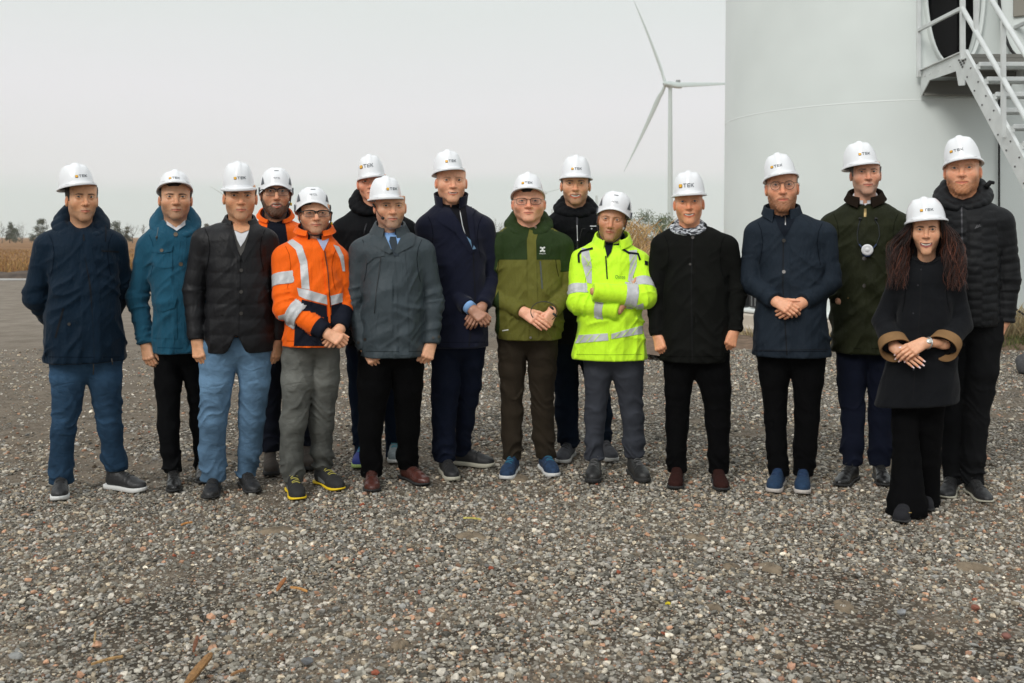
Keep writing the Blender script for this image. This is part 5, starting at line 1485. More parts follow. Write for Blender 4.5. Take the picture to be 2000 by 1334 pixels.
def make_shoe(P, toe, yaw, kind, upper, sole, length=.285, lace=None, label=None, sole_t=None, accent=None, w=.050):
    g = gp(*toe); z0 = float(gz(g.x, g.y)) + .007; t = P.inv((g.x, g.y, z0)); a = math.radians(yaw); dr = Vector((math.sin(a), -math.cos(a), 0)); lt = Vector((math.cos(a), math.sin(a), 0))
    heel = t - dr * length; k = length / .29
    M = lambda v: np.asarray(v, float) @ np.array([tuple(lt), tuple(dr), (0, 0, 1)]) + np.array([heel.x, heel.y, z0])   # x lateral, y forward
    st = sole_t or {'sneaker': .026, 'dress': .016, 'boot': .028, 'runner': .026, 'heel': .019}[kind]
    ol = outline(length, w, 'point' if kind == 'dress' else 'round')
    X, Y, Z, ax = grid3((-.062, -.01, .0), (.062, length + .012, .19), .0045); G = (X, Y, Z)
    hgt = {'sneaker': 1.0, 'runner': 1.08, 'dress': .85, 'boot': 1.1, 'heel': .9}[kind]; b = st * .8
    d = seg(G, (0, .05 * k, b + .030), (0, .19 * k, b + .020), .040, .038 * hgt)
    d = smin(d, ell(G, (0, length - .062 * k, b + .012 * hgt), (w * .97, .062 * k, .034 * hgt)), .03)
    d = smin(d, seg(G, (0, .055 * k, b + .05), (0, .05 * k, b + (.115 if kind != 'boot' else .14)), .039, .038), .02)
    d = smin(d, seg(G, (0, .09 * k, b + .065 * hgt), (0, .18 * k, b + .030 * hgt), .031, .028), .025)
    hwid = np.interp(ax[1], [p[1] for p in ol], [p[0] for p in ol]).astype(np.float32)[None, :, None]
    d = smax(d, (np.abs(X) - hwid) * .8, .012); d = smax(d, b - Z, .003)
    top = b + (.092 if kind != 'boot' else .150); d = smax(d, Z - top - .25 * np.maximum(.0, .06 - Y), .006)
    d = d + .0012 * np.sin(Y * 190 + 2 * np.sin(30 * X)) * np.exp(-((Y - .19 * k) / .03) ** 2) * (Z > b + .02)
    v, q = nets(d.astype(np.float32), ax)
    o = mkmesh('shoe', M(v), q, upper); P.add(o)
    if label: o['label'] = label
    mb = MB(); L_, R2 = [(-x, y) for x, y in ol[1:-1]], [(x, y) for x, y in ol[1:-1]][::-1]; loop = L_ + R2; n = len(loop); vs = []
    up = [(0.95, 0), (1.01, .0025), (1.03, st * .45), (1.01, st * .95), (.94, st * 1.0)]
    cy = length / 2
    for s_, zz in up:
        for (x, y) in loop:
            lift = (.010 * max(0, (y / length - .82) / .18) ** 1.6) * (1 if zz < st * .6 else .5)
            arch = .006 * math.exp(-((y / length - .38) / .12) ** 2) if (kind in ('dress', 'boot', 'runner') and zz < st * .3) else 0
            vs.append((x * s_, cy + (y - cy) * (1 + (s_ - 1) * .45), zz + lift + arch))
    fs = [(i * n + j, i * n + (j + 1) % n, (i + 1) * n + (j + 1) % n, (i + 1) * n + j) for i in range(len(up) - 1) for j in range(n)] + [tuple(reversed(range(n))), tuple((len(up) - 1) * n + j for j in range(n))]
    s_ = mkmesh('sole', M(vs), [f[::-1] for f in fs], sole, o)
    bv = bvh_of(o)
    def on(x, y):
        loc, nor, _, _ = bv.ray_cast(Vector(M([(x, y, .4)])[0]), Vector((0, 0, -1))); return loc
    if lace is not None:
        mb = MB()
        for i in range(5):
            yy = (.100 + .021 * i) * k; pts = [on(x, yy + x * .25 * (-1) ** i) for x in (-.022, -.011, 0, .011, .022)]
            pts = [p + Vector((0, 0, .0015)) for p in pts if p]
            if len(pts) > 2: mb.tube(pts, .0028, 5)
        for sx in (-1, 1):
            p0 = on(0, .1 * k)
            if p0: mb.tube([p0 + Vector((0, 0, .003)), p0 + lt * sx * .014 + dr * .004 + Vector((0, 0, .007)), p0 + lt * sx * .024 + dr * .014 + Vector((0, 0, -.002))], .002, 5)
        if mb.v: mb.build('laces', lace, o, True)
    if accent is not None:               # side flash panels
        for sx in (-1, 1):
            vs, fs = [], []
            for i in range(8):
                for j in range(3):
                    yy, zz = (.085 + .085 * i / 7) * k, b + .010 + (.030 - .016 * i / 7) * j / 2
                    loc, nor, _, _ = bv.ray_cast(Vector(M([(sx * .2, yy, zz)])[0]), -lt * sx)
                    vs.append(tuple(loc + lt * sx * .0015) if loc else tuple(M([(sx * .03, yy, zz)])[0]))
            for i in range(7):
                for j in range(2): fs.append((i * 3 + j, (i + 1) * 3 + j, (i + 1) * 3 + j + 1, i * 3 + j + 1))
            mkmesh('side_panel', vs, fs, accent, o)
    ank = heel + dr * .055 * k
    mb = MB(); mb.tube([(ank.x, ank.y, z0 + .05), (ank.x, ank.y, z0 + .12), (ank.x, ank.y + .004, z0 + .20)], [.037, .036, .036], 14); P.add(mb.build('sock', mat('dark sock', (.012, .012, .014), .9), None, True))
    P.core.append((Vector((ank.x, ank.y, .12)), Vector((ank.x, ank.y, .07)), .022, .022)); P.core.append((Vector((ank.x, ank.y, .07)), Vector((ank.x, ank.y, .036)) + dr * .10, .022, .018))
    return ank

def core_body(P):
    """the body under the clothes, one skin with head, neck and hands"""
    pts = [c[0] for c in P.core] + [c[1] for c in P.core]
    lo = [min(p[i] for p in pts) - .12 for i in range(3)]; hi = [max(p[i] for p in pts) + .12 for i in range(3)]
    X, Y, Z, ax = grid3(lo, hi, .019); d = None
    for a, b, r1, r2 in P.core:
        e = seg((X, Y, Z), a, b, max(r1, .018), max(r2, .018)); d = e if d is None else smin(d, e, .02)
    v, q = nets(d.astype(np.float32), ax); P.body(v, q, np.array(P.skin) * .95)

def ringpts(P, a0, n, rx, ry, zf, zb, c, a1=None):
    """points round the neck from front-left, round the back, to front-right; a0 = opening half angle in degrees"""
    out = []
    for i in range(n):
        a = math.radians(a0 + (360 - 2 * a0) * i / (n - 1)); t = (1 - math.cos(a)) / 2
        out.append(Vector((c.x - rx * math.sin(a), c.y - ry * math.cos(a), zf + (zb - zf) * t)))
    return out

def collar(P, m, a0=18, rx=.072, ry=.078, zf=-.155, zb=-.10, h=.055, fold=None, lean=.92, name='collar', thick=.005, hf=None, dy=.012, point=.0):
    c = P.T([(0, .022, 0)])[0]; c = Vector(c) + Vector((0, dy, 0)); n = 44; z = P.O.z; S = P.S[2]
    hf = h if hf is None else hf
    base = ringpts(P, a0, n, rx, ry, z + zf * S, z + zb * S, c); rows = [base]
    def hh(i): a = math.radians(a0 + (360 - 2 * a0) * i / (n - 1)); t = (1 - math.cos(a)) / 2; return hf + (h - hf) * t
    for k in (.4, .8, 1.0):
        s_ = 1 - (1 - lean) * k; rows.append([Vector((c.x + (p.x - c.x) * s_, c.y + (p.y - c.y) * s_, p.z + hh(i) * k)) for i, p in enumerate(base)])
    if fold:
        out, drop = fold
        for k in (.15, .5, 1.0):
            r_ = []
            for i, p in enumerate(rows[3]):
                e = abs(2 * i / (n - 1) - 1) ** 6
                dv = Vector((p.x - c.x, p.y - c.y, 0)).normalized()
                r_.append(p + dv * (.008 + out * k) + Vector((-math.copysign(point * e * k * .0, p.x), -point * e * k * .3, .004 * (k < .3) - (drop + point * e) * k)))
            rows.append(r_)
    o = sheet(rows, thick, name, m, None); P.add(o); return o

def hood(P, m, rx=.098, ry=.098, zf=-.185, zb=-.085, r=(.026, .046), a0=14, name='hood', lining=None, dy=.025, fold=1.0, sq=1.0, lift=0):
    """a lowered hood bunched round the neck and behind it"""
    c = Vector(P.T([(0, .03, 0)])[0]) + Vector((0, dy, 0)); z = P.O.z; S = P.S[2]; n = 30
    pts = ringpts(P, a0, n, rx, ry, z + zf * S, z + zb * S, c)
    lo = [min(p[i] for p in pts) - .08 for i in range(3)]; hi = [max(p[i] for p in pts) + .08 for i in range(3)]
    X, Y, Z, ax = grid3(lo, hi, .0055); G = (X, Y, Z); d = None
    for i in range(n - 1):
        a = math.radians(a0 + (360 - 2 * a0) * i / (n - 1)); t = ((1 - math.cos(a)) / 2) ** .8; rr = r[0] + (r[1] - r[0]) * t
        e = seg(G, pts[i], pts[i + 1], rr, rr); d = e if d is None else smin(d, e, .012)
    e2 = None                            # second, outer roll
    p2 = ringpts(P, a0 + 8, n, rx + .030, ry + .036, z + zf * S - .012, z + zb * S - .020, c)
    for i in range(n - 1):
        a = math.radians(a0 + (360 - 2 * a0) * i / (n - 1)); t = (1 - math.cos(a)) / 2; rr = r[0] * .75 + (r[1] - r[0]) * t * .9
        e = seg(G, p2[i], p2[i + 1], rr, rr); e2 = e if e2 is None else smin(e2, e, .012)
    d = smin(d, e2, .010)
    d = d + fold * wav(G, [(38, 20, 26, .0030), (-26, 30, 40, .0026)], P.seed + 5)
    v, q = nets(d.astype(np.float32), ax); o = mkmesh(name, v, q, m); P.add(o); P.hb = bvh_of(o)
    if lining is not None:
        ins = ringpts(P, a0 + 4, 40, rx - .022, ry - .022, z + zf * S + .000, z + zb * S + .006, c)
        rows = [[p + Vector((0, 0, -.03)) for p in ins], [p + Vector(((c.x - p.x) * .02, 0, .018 + r[0] * .4)) for p in ins], [Vector((c.x + (p.x - c.x) * 1.16, c.y + (p.y - c.y) * 1.16, p.z + r[0] * 1.02)) for p in ins]]
        l = sheet(rows, .003, 'hood_lining', lining, o)
    return o
ONLY = None
def run(k): return ONLY is None or k in ONLY
# shared cloth and leather
sole_w = mat('white sole', (.62, .62, .60), .6); sole_b = mat('black sole', (.02, .02, .02), .8); sole_y = mat('yellow sole', (.85, .58, .01), .55)
leather = mat('black leather', (.012, .012, .012), .28, spec=.5, bump=[('noise', 60, .002, (1, 1, 1))]); leather_m = mat('black leather matte', (.02, .02, .021), .5, bump=[('noise', 50, .003, (1, 1, 1))])
brown_l = mat('burgundy leather', (.075, .022, .016), .35, var=.3, vscale=20, bump=[('noise', 50, .003, (1, 1, 1))]); suede = mat('brown suede', (.032, .012, .010), .95, spec=.1, bump=[('noise', 300, .001, (1, 1, 1))])
lace_b = mat('black lace', (.02, .02, .02), .8); trim_b = fabric('black trim', (.012, .012, .013), .7)
btn = mat('dark button', (.03, .025, .02), .35); silver = mat('silver metal', (.55, .55, .55), .3, .9)
shirt_w = fabric('white shirt', (.66, .67, .70), .85); shirt_b = fabric('light blue shirt', (.22, .38, .66), .85)
blackcloth = fabric('black trouser cloth', (0.0045, 0.0047, 0.0054), .9); navycloth = fabric('navy trouser cloth', (0.0080, 0.0112, 0.0240), .9)
zipm = mat('zip', (.03, .03, .035), .4, .5); HB, HT = 'white hard hat with an orange and black emblem on the front', None
def stubble(c, k): return (c, k, 0)

def p1():
    P = Person(160, 5.65, 'leftmost person, in navy hooded parka and blue jeans, arms behind his back',
        dict(eyes=(166, 385), chin=431.5, w=53, rot=(10, 2, 0), hx=158, top=319, brim=361, hw=79, hp=3, hroll=-7, lx=163, ly=347, eye=.72, beard=stubble((.10, .075, .06), .45), brow=(.05, .03, .02), fat=.15), skin=(0.570, 0.336, 0.209))
    make_head(P); make_hair(P, (.030, .018, .012), hl=.052, thick=.009); make_helmet(P)
    navy = fabric('navy parka', (0.0043, 0.0137, 0.0274), .62, kind='shell', sheen=.05)
    jacket(P, [(452, 98, 220, .12, .03), (480, 88, 228, .145, .02), (560, 92, 235, .165, 0), (640, 88, 243, .17, 0), (706, 86, 247, .165, 0)],
        [dict(sh=(94, 482, .03), el=(72, 578, .05), wr=(118, 650, .20), r=(.082, .075, .055)), dict(sh=(222, 480, .03), el=(238, 560, .10), wr=(205, 640, .21), r=(.078, .068, .052))], 705, navy, 'parka', fold=1.1)
    hood(P, navy, rx=.094, ry=.098, zf=-.200, zb=-.050, r=(.030, .046), a0=8, lining=trim_b)
    J = P.jb
    decal(P, J, line_poly([(163, 458), (167, 500), (176, 560), (182, 620), (186, 702)], 3), .0015, 'zip_flap', trim_b, P.jk)
    decal(P, J, line_poly([(168, 470), (186, 560), (193, 702)], 16), .003, 'placket', navy, P.jk)
    decal(P, J, line_poly([(198, 490), (232, 492)], 3), .002, 'pocket_zip', trim_b, P.jk); decal(P, J, line_poly([(124, 602), (108, 660)], 3.5), .002, 'pocket_zip', trim_b, P.jk)
    decal(P, J, disc(135, 633, 3.2), .006, 'button', btn, P.jk)
    tubes_obj(P, 'drawstring', [[P.L(206, 440, -.165), P.L(207, 458, -.175), P.L(206, 472, -.172)]], .0022, trim_b); 
    jean = fabric('blue jeans', (.026, .058, .105), .9, kind='denim', var=.2)
    a = shoe(P, (115, 984), -18, 'sneaker', leather_m, sole_w, .295, lace_b); b = shoe(P, (284, 963), 58, 'sneaker', leather_m, sole_w, .295, lace_b)
    trousers(P, [[(95, 166, 705), (101, 160, 790), (98, 148, 840), (96, 143, 900), (97, 143, 944)], [(172, 240, 705), (182, 238, 790), (192, 240, 840), (198, 243, 885), (205, 248, 918)]], [a, b], jean, 690, 'jeans', fold=1.1)
    tubes_obj(P, 'drawstring', [[P.L(182, 704, -.165), P.L(183, 718, -.17), P.L(182, 732, -.165)], [P.L(218, 700, -.155), P.L(220, 712, -.16)]], .003, btn)
    seams(P, (0.0025, 0.006, 0.013)); core_body(P); return P.finish()

def p2():
    P = Person(338, 5.85, 'man in teal parka with flap pockets and black trousers, second from the left',
        dict(eyes=(344, 384.5), chin=428, w=55, rot=(2, 3, 0), hx=343, top=331, brim=357, hw=72, hp=13, lx=341, ly=348, lw=21, lh=4.3, eye=.85, beard=stubble((.10, .075, .06), .45), brow=(.04, .025, .02), browk=.95), skin=(0.570, 0.347, 0.231))
    make_head(P); make_hair(P, (.022, .014, .010), hl=.055, thick=.008); make_helmet(P)
    teal = fabric('teal parka', (.014, .078, .130), .72, kind='shell', sheen=.1)
    jacket(P, [(458, 288, 388, .12, .03), (490, 284, 396, .135, .02), (560, 292, 395, .15, 0), (640, 298, 398, .155, 0), (690, 300, 400, .155, 0)],
        [dict(sh=(289, 482, .02), el=(268, 580, .03), wr=(285, 672, -.03), r=(.070, .062, .052)), dict(sh=(390, 482, .03), el=(398, 575, .05), wr=(398, 660, .03), r=(.070, .060, .050))], 687, teal, 'parka', fold=1.25)
    hood(P, teal, rx=.090, ry=.096, zf=-.200, zb=-.050, r=(.024, .042), a0=14, lining=fabric('brown lining', (.045, .022, .015), .9))
    J = P.jb
    decal(P, J, [(323, 424), (333, 438), (344, 446), (354, 436), (362, 426), (362, 440), (345, 452), (326, 440)], .012, 'shirt_collar', shirt_w, None)
    decal(P, J, line_poly([(355, 452), (357, 560), (366, 688)], 17), .003, 'placket', teal, P.jk)
    for x, y in ((343, 458), (353, 516)): decal(P, J, disc(x, y, 4.2, 12), .007, 'button', mat('horn button', (.12, .09, .06), .35), P.jk, step=2)
    decal(P, J, [(297, 484), (337, 482), (336, 522), (318, 525), (297, 518)], .003, 'pocket', teal, P.jk); decal(P, J, [(295, 482), (338, 480), (336, 491), (316, 495), (297, 492)], .008, 'pocket_flap', teal, P.jk)
    decal(P, J, disc(316, 489, 3.6), .012, 'button', mat('horn button', (.12, .09, .06), .35), P.jk, step=2)
    decal(P, J, [(292, 590), (345, 588), (346, 662), (300, 660)], .004, 'pocket', teal, P.jk); decal(P, J, [(290, 586), (345, 584), (341, 601), (318, 609), (292, 602)], .010, 'pocket_flap', teal, P.jk)
    tubes_obj(P, 'drawstring', [[P.L(309, 444, -.155), P.L(307, 458, -.165), P.L(306, 470, -.16)]], .0022, mat('grey cord', (.10, .13, .15), .8)); tubes_obj(P, 'toggle', [[P.L(306, 461, -.166), P.L(306, 466, -.166)]], .006, btn)
    a = shoe(P, (341, 967), -4, 'dress', leather, sole_b, .285, lace_b, w=.046); b = shoe(P, (398, 950), 12, 'dress', leather, sole_b, .285, lace_b, w=.046)
    trousers(P, [[(299, 350, 685), (302, 355, 750), (307, 352, 830), (312, 351, 880), (320, 357, 922)], [(350, 398, 685), (362, 400, 750), (372, 402, 830), (378, 404, 880), (380, 408, 922)]], [a, b], blackcloth, 670)
    hand(P, P.L(284, 670, -.03), P.L(289, 695, -.05), (-.55, -.8, .1), (1, -.2, 0), (.55, .75, .5), thumb=(.35, .3, .3))
    seams(P, (0.004, 0.04, 0.075)); core_body(P); return P.finish()

def p3():
    P = Person(460, 5.6, 'man in black quilted jacket over white t-shirt and light blue jeans',
        dict(nkz=-.182, eyes=(470.5, 382), chin=429, w=56, rot=(2, 0, 0), hx=468, top=318, brim=372, hw=71, hp=-7, hroll=-3, lx=470, ly=353, lw=23, eye=.85, brow=(.05, .03, .02), beard=stubble((.14, .10, .08), .35)), skin=(0.593, 0.347, 0.220))
    make_head(P); make_hair(P, (.045, .030, .022), hl=.05, thick=.007); make_helmet(P)
    q = fabric('black quilted nylon', (.0075, .0075, .009), .5, kind='nylon', spec=.22, var=.03)
    hemf = lambda X, Y: np.where(Y < 0, -.10 * np.exp(-((X - .005) / .035) ** 2) * -1.0, 0)
    jacket(P, [(440, 412, 512, .12, .03), (470, 398, 524, .14, .02), (550, 402, 532, .155, 0), (640, 398, 536, .155, 0), (690, 398, 536, .15, 0)],
        [dict(sh=(398, 470, .02), el=(379, 570, .02), wr=(384, 664, -.04), r=(.072, .064, .052)), dict(sh=(520, 472, .02), el=(541, 572, .02), wr=(542, 664, .0), r=(.072, .062, .050))], 686, q, 'quilted_jacket', fold=.6, quilt=(.085, .0030), hemf=hemf)
    J = P.jb; grey = fabric('grey knit', (.085, .082, .078), .9, kind='knit')
    decal(P, J, [(451, 428), (489, 428), (485, 462), (476, 490), (470, 500), (462, 484), (454, 458)], .004, 'vest', grey, None)
    decal(P, J, [(456, 430), (488, 430), (486, 452), (478, 470), (470, 482), (463, 468), (458, 452)], .007, 'shirt', shirt_w, None)
    o = decal(P, J, [(454, 428), (490, 428), (487, 450), (471, 456), (457, 450)], .011, 'x', shirt_w, None)
    if o: P.kids.remove(o); v = np.array([tuple(p.co) for p in o.data.vertices]); P.body(v, [tuple(p.vertices) for p in o.data.polygons], np.array(P.skin) * .92); bpy.data.objects.remove(o)
    collar(P, q, a0=34, rx=.080, ry=.082, zf=-.170, zb=-.115, h=.045, fold=(.022, .035), point=.01)
    for sx in (-1, 1):
        c = 470
        decal(P, J, [(c + sx * 19, 432), (c + sx * 38, 440), (c + sx * 42, 462), (c + sx * 30, 470), (c + sx * 4, 512), (c + sx * 1, 506), (c + sx * 9, 478)] if sx < 0 else [(c + 1, 506), (c + 5, 512), (c + 33, 468), (c + 44, 460), (c + 38, 440), (c + 19, 432), (c + 14, 470)], .012, 'lapel', q, P.jk)
    decal(P, J, line_poly([(470, 508), (468, 600), (466, 668)], 2.2), .001, 'front_edge', trim_b, P.jk)
    for y in (528, 570, 612): decal(P, J, disc(471, y, 3.6), .006, 'button', btn, P.jk, step=2)
    for sx in (-1, 1): decal(P, J, [(468 + sx * 8, 603), (468 + sx * 50, 600), (468 + sx * 50, 617), (468 + sx * 8, 616)][::sx], .005, 'pocket_flap', q, P.jk)
    a = shoe(P, (408, 983), -22, 'dress', leather_m, sole_b, .30, lace_b, w=.050); b = shoe(P, (500, 972), 22, 'dress', leather_m, sole_b, .30, lace_b, w=.050)
    lj = fabric('light blue jeans', (.110, .195, .300), .9, kind='denim', var=.16)
    trousers(P, [[(390, 462, 685), (391, 456, 740), (388, 443, 820), (388, 440, 880), (393, 444, 938)], [(462, 533, 685), (466, 529, 740), (467, 517, 820), (464, 511, 880), (461, 500, 930)]], [a, b], lj, 655, 'jeans', fold=1.2)
    hand(P, P.L(384, 664, -.04), P.L(388, 690, -.055), (-.5, -.85, .1), (1, -.2, 0), (.7, .8, .5), thumb=(.35, .4, .3)); hand(P, P.L(541, 664, 0), P.L(540, 690, -.01), (.6, -.75, .1), (-1, -.2, 0), (.7, .8, .5), thumb=(.35, .4, .3))
    seams(P, (0.002, 0.002, 0.0025), hem_=False); core_body(P); return P.finish()

def strapdots(P, side=1):
    o = tubes_obj(P, 'ear_plug', [[P.T([(side * .082, -.018, -.052)])[0], P.T([(side * .082, -.020, -.066)])[0]]], .006, mat('yellow plug', (.80, .50, .01), .5)); return o

def p4():
    P = Person(548, 6.15, 'dark bearded man in climbing helmet and safety glasses, behind the quilted jacket man',
        dict(kind='climb', eyes=(540, 373.5), chin=421, w=50, rot=(3, 2, 0), hx=541, top=322, brim=359, hw=66, hp=7, eye=.85, smile=.6, teeth=.2, beard=((.008, .006, .005), 1.0, .003), brow=(.02, .013, .01), hat='white climbing helmet with side clips, on the bearded man at the back'), skin=(.56, .33, .22))
    make_head(P); make_hair(P, (.012, .009, .008), hl=.07, thick=.007); make_helmet(P); glasses(P, 'safety', (.012, .012, .012)); strapdots(P)
    org = fabric('hi vis orange', (.90, .135, .008), .6, sheen=.1, kind='shell', var=.05); nv = fabric('dark navy workwear', (.010, .012, .020), .8)
    jacket(P, [(440, 502, 592, .12, .03), (470, 492, 600, .14, .02), (560, 498, 600, .15, 0), (650, 498, 602, .15, 0), (690, 500, 602, .15, 0)],
        [dict(sh=(500, 470, .02), el=(492, 570, .05), wr=(505, 650, .05)), dict(sh=(598, 470, .02), el=(606, 570, .05), wr=(600, 650, .05))], 680, org, 'work_jacket')
    collar(P, org, a0=26, rx=.096, ry=.086, zf=-.185, zb=-.12, h=.075, lean=.97, hf=.055, fold=(.016, .02)); 
    collar(P, nv, a0=6, rx=.083, ry=.080, zf=-.215, zb=-.12, h=.095, lean=.9, name='inner_collar', hf=.085)
    decal(P, P.jb, [(524, 428), (556, 428), (566, 500), (514, 500)], .004, 'inner_front', nv, P.jk)
    a = shoe(P, (531, 936), 0, 'boot', mat('dusty boot', (.05, .04, .032), .9, var=.4, vscale=12), sole_b, .29, None); b = shoe(P, (602, 926), 12, 'boot', mat('dusty boot', (.05, .04, .032), .9), sole_b, .29, None)
    trousers(P, [[(508, 556, 690), (508, 552, 760), (509, 549, 830), (508, 548, 880)], [(560, 605, 690), (575, 608, 760), (580, 609, 830), (582, 610, 870)]], [a, b], nv, 670)
    core_body(P); return P.finish()

def band_on(P, jo, c, axis, t0, t1, name, m, parent, off=.003, radius=.14):
    """a strip of tape wrapped round a sleeve: the cloth between two planes, lifted a little off it"""
    import bmesh
    bm = bmesh.new(); bm.from_mesh(jo.data); a = Vector(axis).normalized(); c = Vector(c)
    def keep():
        dl = [v for v in bm.verts if (v.co - c - a * (v.co - c).dot(a)).length > radius]; bmesh.ops.delete(bm, geom=dl, context='VERTS')
    keep()
    for t, sg in ((t0, -1), (t1, 1)):
        g = bm.verts[:] + bm.edges[:] + bm.faces[:]
        bmesh.ops.bisect_plane(bm, geom=g, plane_co=c + a * t, plane_no=a * sg, clear_outer=True)
    bm.normal_update()
    for v in bm.verts: v.co += v.normal * off
    if len(bm.faces) > 4:
        r = bmesh.ops.extrude_face_region(bm, geom=bm.faces[:]); vs = [e for e in r['geom'] if isinstance(e, bmesh.types.BMVert)]
        for v in vs: v.co -= v.normal * (off + .002)
    me = bpy.data.meshes.new(name); bm.to_mesh(me); bm.free(); me.materials.append(m); me.polygons.foreach_set('use_smooth', [True] * len(me.polygons))
    o = bpy.data.objects.new(name, me); COL.objects.link(o); o.parent = parent; return o

refl = mat('reflective tape', (.50, .51, .52), .38, var=.06, vscale=40, spec=.6, bump=[('noise', 40, .003, (1, 1, 1))])
def p5():
    P = Person(607, 5.65, 'man in bright orange hi-vis jacket, climbing helmet and grey jeans',
        dict(nkz=-.182, kind='climb', eyes=(617.5, 416), chin=455.5, w=54, rot=(4, 1, 0), hx=613, top=359.5, brim=392, hw=69, hp=9, eye=.8, smile=.45, beard=stubble((.08, .055, .045), .34), brow=(.03, .02, .015), hat='white climbing helmet with side clips, on the man in bright orange'), skin=(0.627, 0.370, 0.253))
    make_head(P); make_hair(P, (.016, .011, .009), hl=.07, thick=.007); make_helmet(P); glasses(P, 'safety', (.012, .012, .012)); strapdots(P)
    org = fabric('hi vis orange', (.90, .135, .008), .6, kind='shell', var=.05); nv = fabric('dark navy workwear', (.010, .012, .020), .8)
    el1 = (560, 600, -.08); wr1 = (636, 648, -.19)
    jacket(P, [(470, 562, 652, .12, .03), (500, 552, 666, .135, .02), (570, 556, 670, .15, 0), (640, 556, 668, .15, 0), (676, 552, 664, .15, 0)],
        [dict(sh=(556, 505, .02), el=el1, wr=wr1, r=(.078, .076, .050), k=.010), dict(sh=(660, 508, .02), el=(672, 590, .0), wr=(664, 640, -.14), r=(.070, .062, .050))], 674, org, 'hi_vis_jacket', fold=1.1)
    J = P.jb
    collar(P, org, a0=24, rx=.094, ry=.092, zf=-.185, zb=-.12, h=.075, lean=1.0, hf=.075, fold=(.018, .03)); collar(P, nv, a0=20, rx=.082, ry=.082, zf=-.180, zb=-.11, h=.07, lean=.92, name='inner_collar', hf=.05)
    decal(P, J, [(616, 462), (640, 458), (642, 468), (632, 490), (626, 480)], .006, 'shirt', fabric('pale blue shirt', (.40, .45, .62), .85), None)
    T_ = lambda poly, off=.004, nm='reflective_tape': decal(P, J, poly, off, nm, refl, P.jk, ymin=-.185)
    T_([(556, 468), (573, 468), (590, 480), (600, 510), (605, 566), (589, 563), (586, 515), (578, 488), (562, 474)]); T_([(651, 478), (662, 482), (671, 500), (674, 530), (669, 530), (664, 505)])
    T_([(580, 562), (600, 566), (638, 577), (640, 595), (596, 584), (584, 578)]); T_([(645, 578), (669, 572), (669, 590), (647, 596)])
    navyp = decal(P, J, [(590, 585), (638, 597), (640, 640), (641, 676), (574, 676), (576, 640), (584, 610)], .003, 'navy_panel', nv, P.jk, ymin=-.172); decal(P, J, [(647, 597), (668, 591), (672, 676), (648, 676)], .003, 'navy_panel', nv, P.jk)
    decal(P, J, line_poly([(630, 492), (637, 530), (642, 600), (645, 674)], 4.5), .006, 'zip_placket', org, P.jk, ymin=-.18); decal(P, J, line_poly([(634, 490), (640, 530), (645, 600)], 1.4), .009, 'zip', zipm, P.jk)
    sh, el, wr = P.L(556, 505, .02), P.L(*el1), P.L(*wr1); ua = (el - sh); la = (wr - el)
    band_on(P, P.jk, sh, ua, ua.length * .36, ua.length * .60, 'reflective_tape', refl, P.jk, radius=.105)
    band_on(P, P.jk, el, la, la.length * .14, la.length * .40, 'reflective_tape', refl, P.jk, off=.0065, radius=.084)
    band_on(P, P.jk, el, la, la.length * .78, la.length * 1.0, 'cuff', nv, P.jk, radius=.085)
    sh2, el2, wr2 = P.L(660, 508, .02), P.L(672, 590, 0), P.L(664, 640, -.14); l2 = wr2 - el2
    band_on(P, P.jk, el2, l2, l2.length * .35, l2.length * 1.0, 'cuff', nv, P.jk, radius=.075)
    T_([(543, 617), (572, 608), (573, 628), (546, 637)], .004)
    saf = mat('safety shoe', (.018, .018, .018), .8, bump=[('noise', 60, .003, (1, 1, 1))]); grp = mat('grey panel', (.16, .17, .17), .8); yl = mat('yellow lace', (.45, .40, .08), .8)
    a = shoe(P, (585, 985), 18, 'runner', saf, sole_y, .295, yl, accent=grp, sole_t=.015); b = shoe(P, (668, 967), 34, 'runner', saf, sole_y, .295, yl, accent=grp, sole_t=.015)
    gj = fabric('grey jeans', (0.1139, 0.1168, 0.1069), .92, kind='denim', var=.16)
    trousers(P, [[(553, 614, 672), (550, 612, 740), (548, 597, 830), (548, 592, 890), (552, 592, 940)], [(608, 664, 672), (604, 663, 740), (605, 652, 830), (607, 650, 880), (611, 650, 915)]], [a, b], gj, 650, 'jeans', fold=1.25)
    A = hand(P, P.L(637, 651, -.20), P.L(657, 661, -.225), (.15, -.95, .3), (.2, 0, 1), (.85, 1.1, .6), thumb=(.45, .4, .3), sc=.95)
    hand(P, P.L(666, 640, -.165), P.L(656, 655, -.185), (.2, -1, .15), (0, 0, 1), (.7, 1.0, .6), thumb=(.5, .4, .3), sc=.95)
    seams(P, (0.45, 0.06, 0.004)); core_body(P); return P.finish()

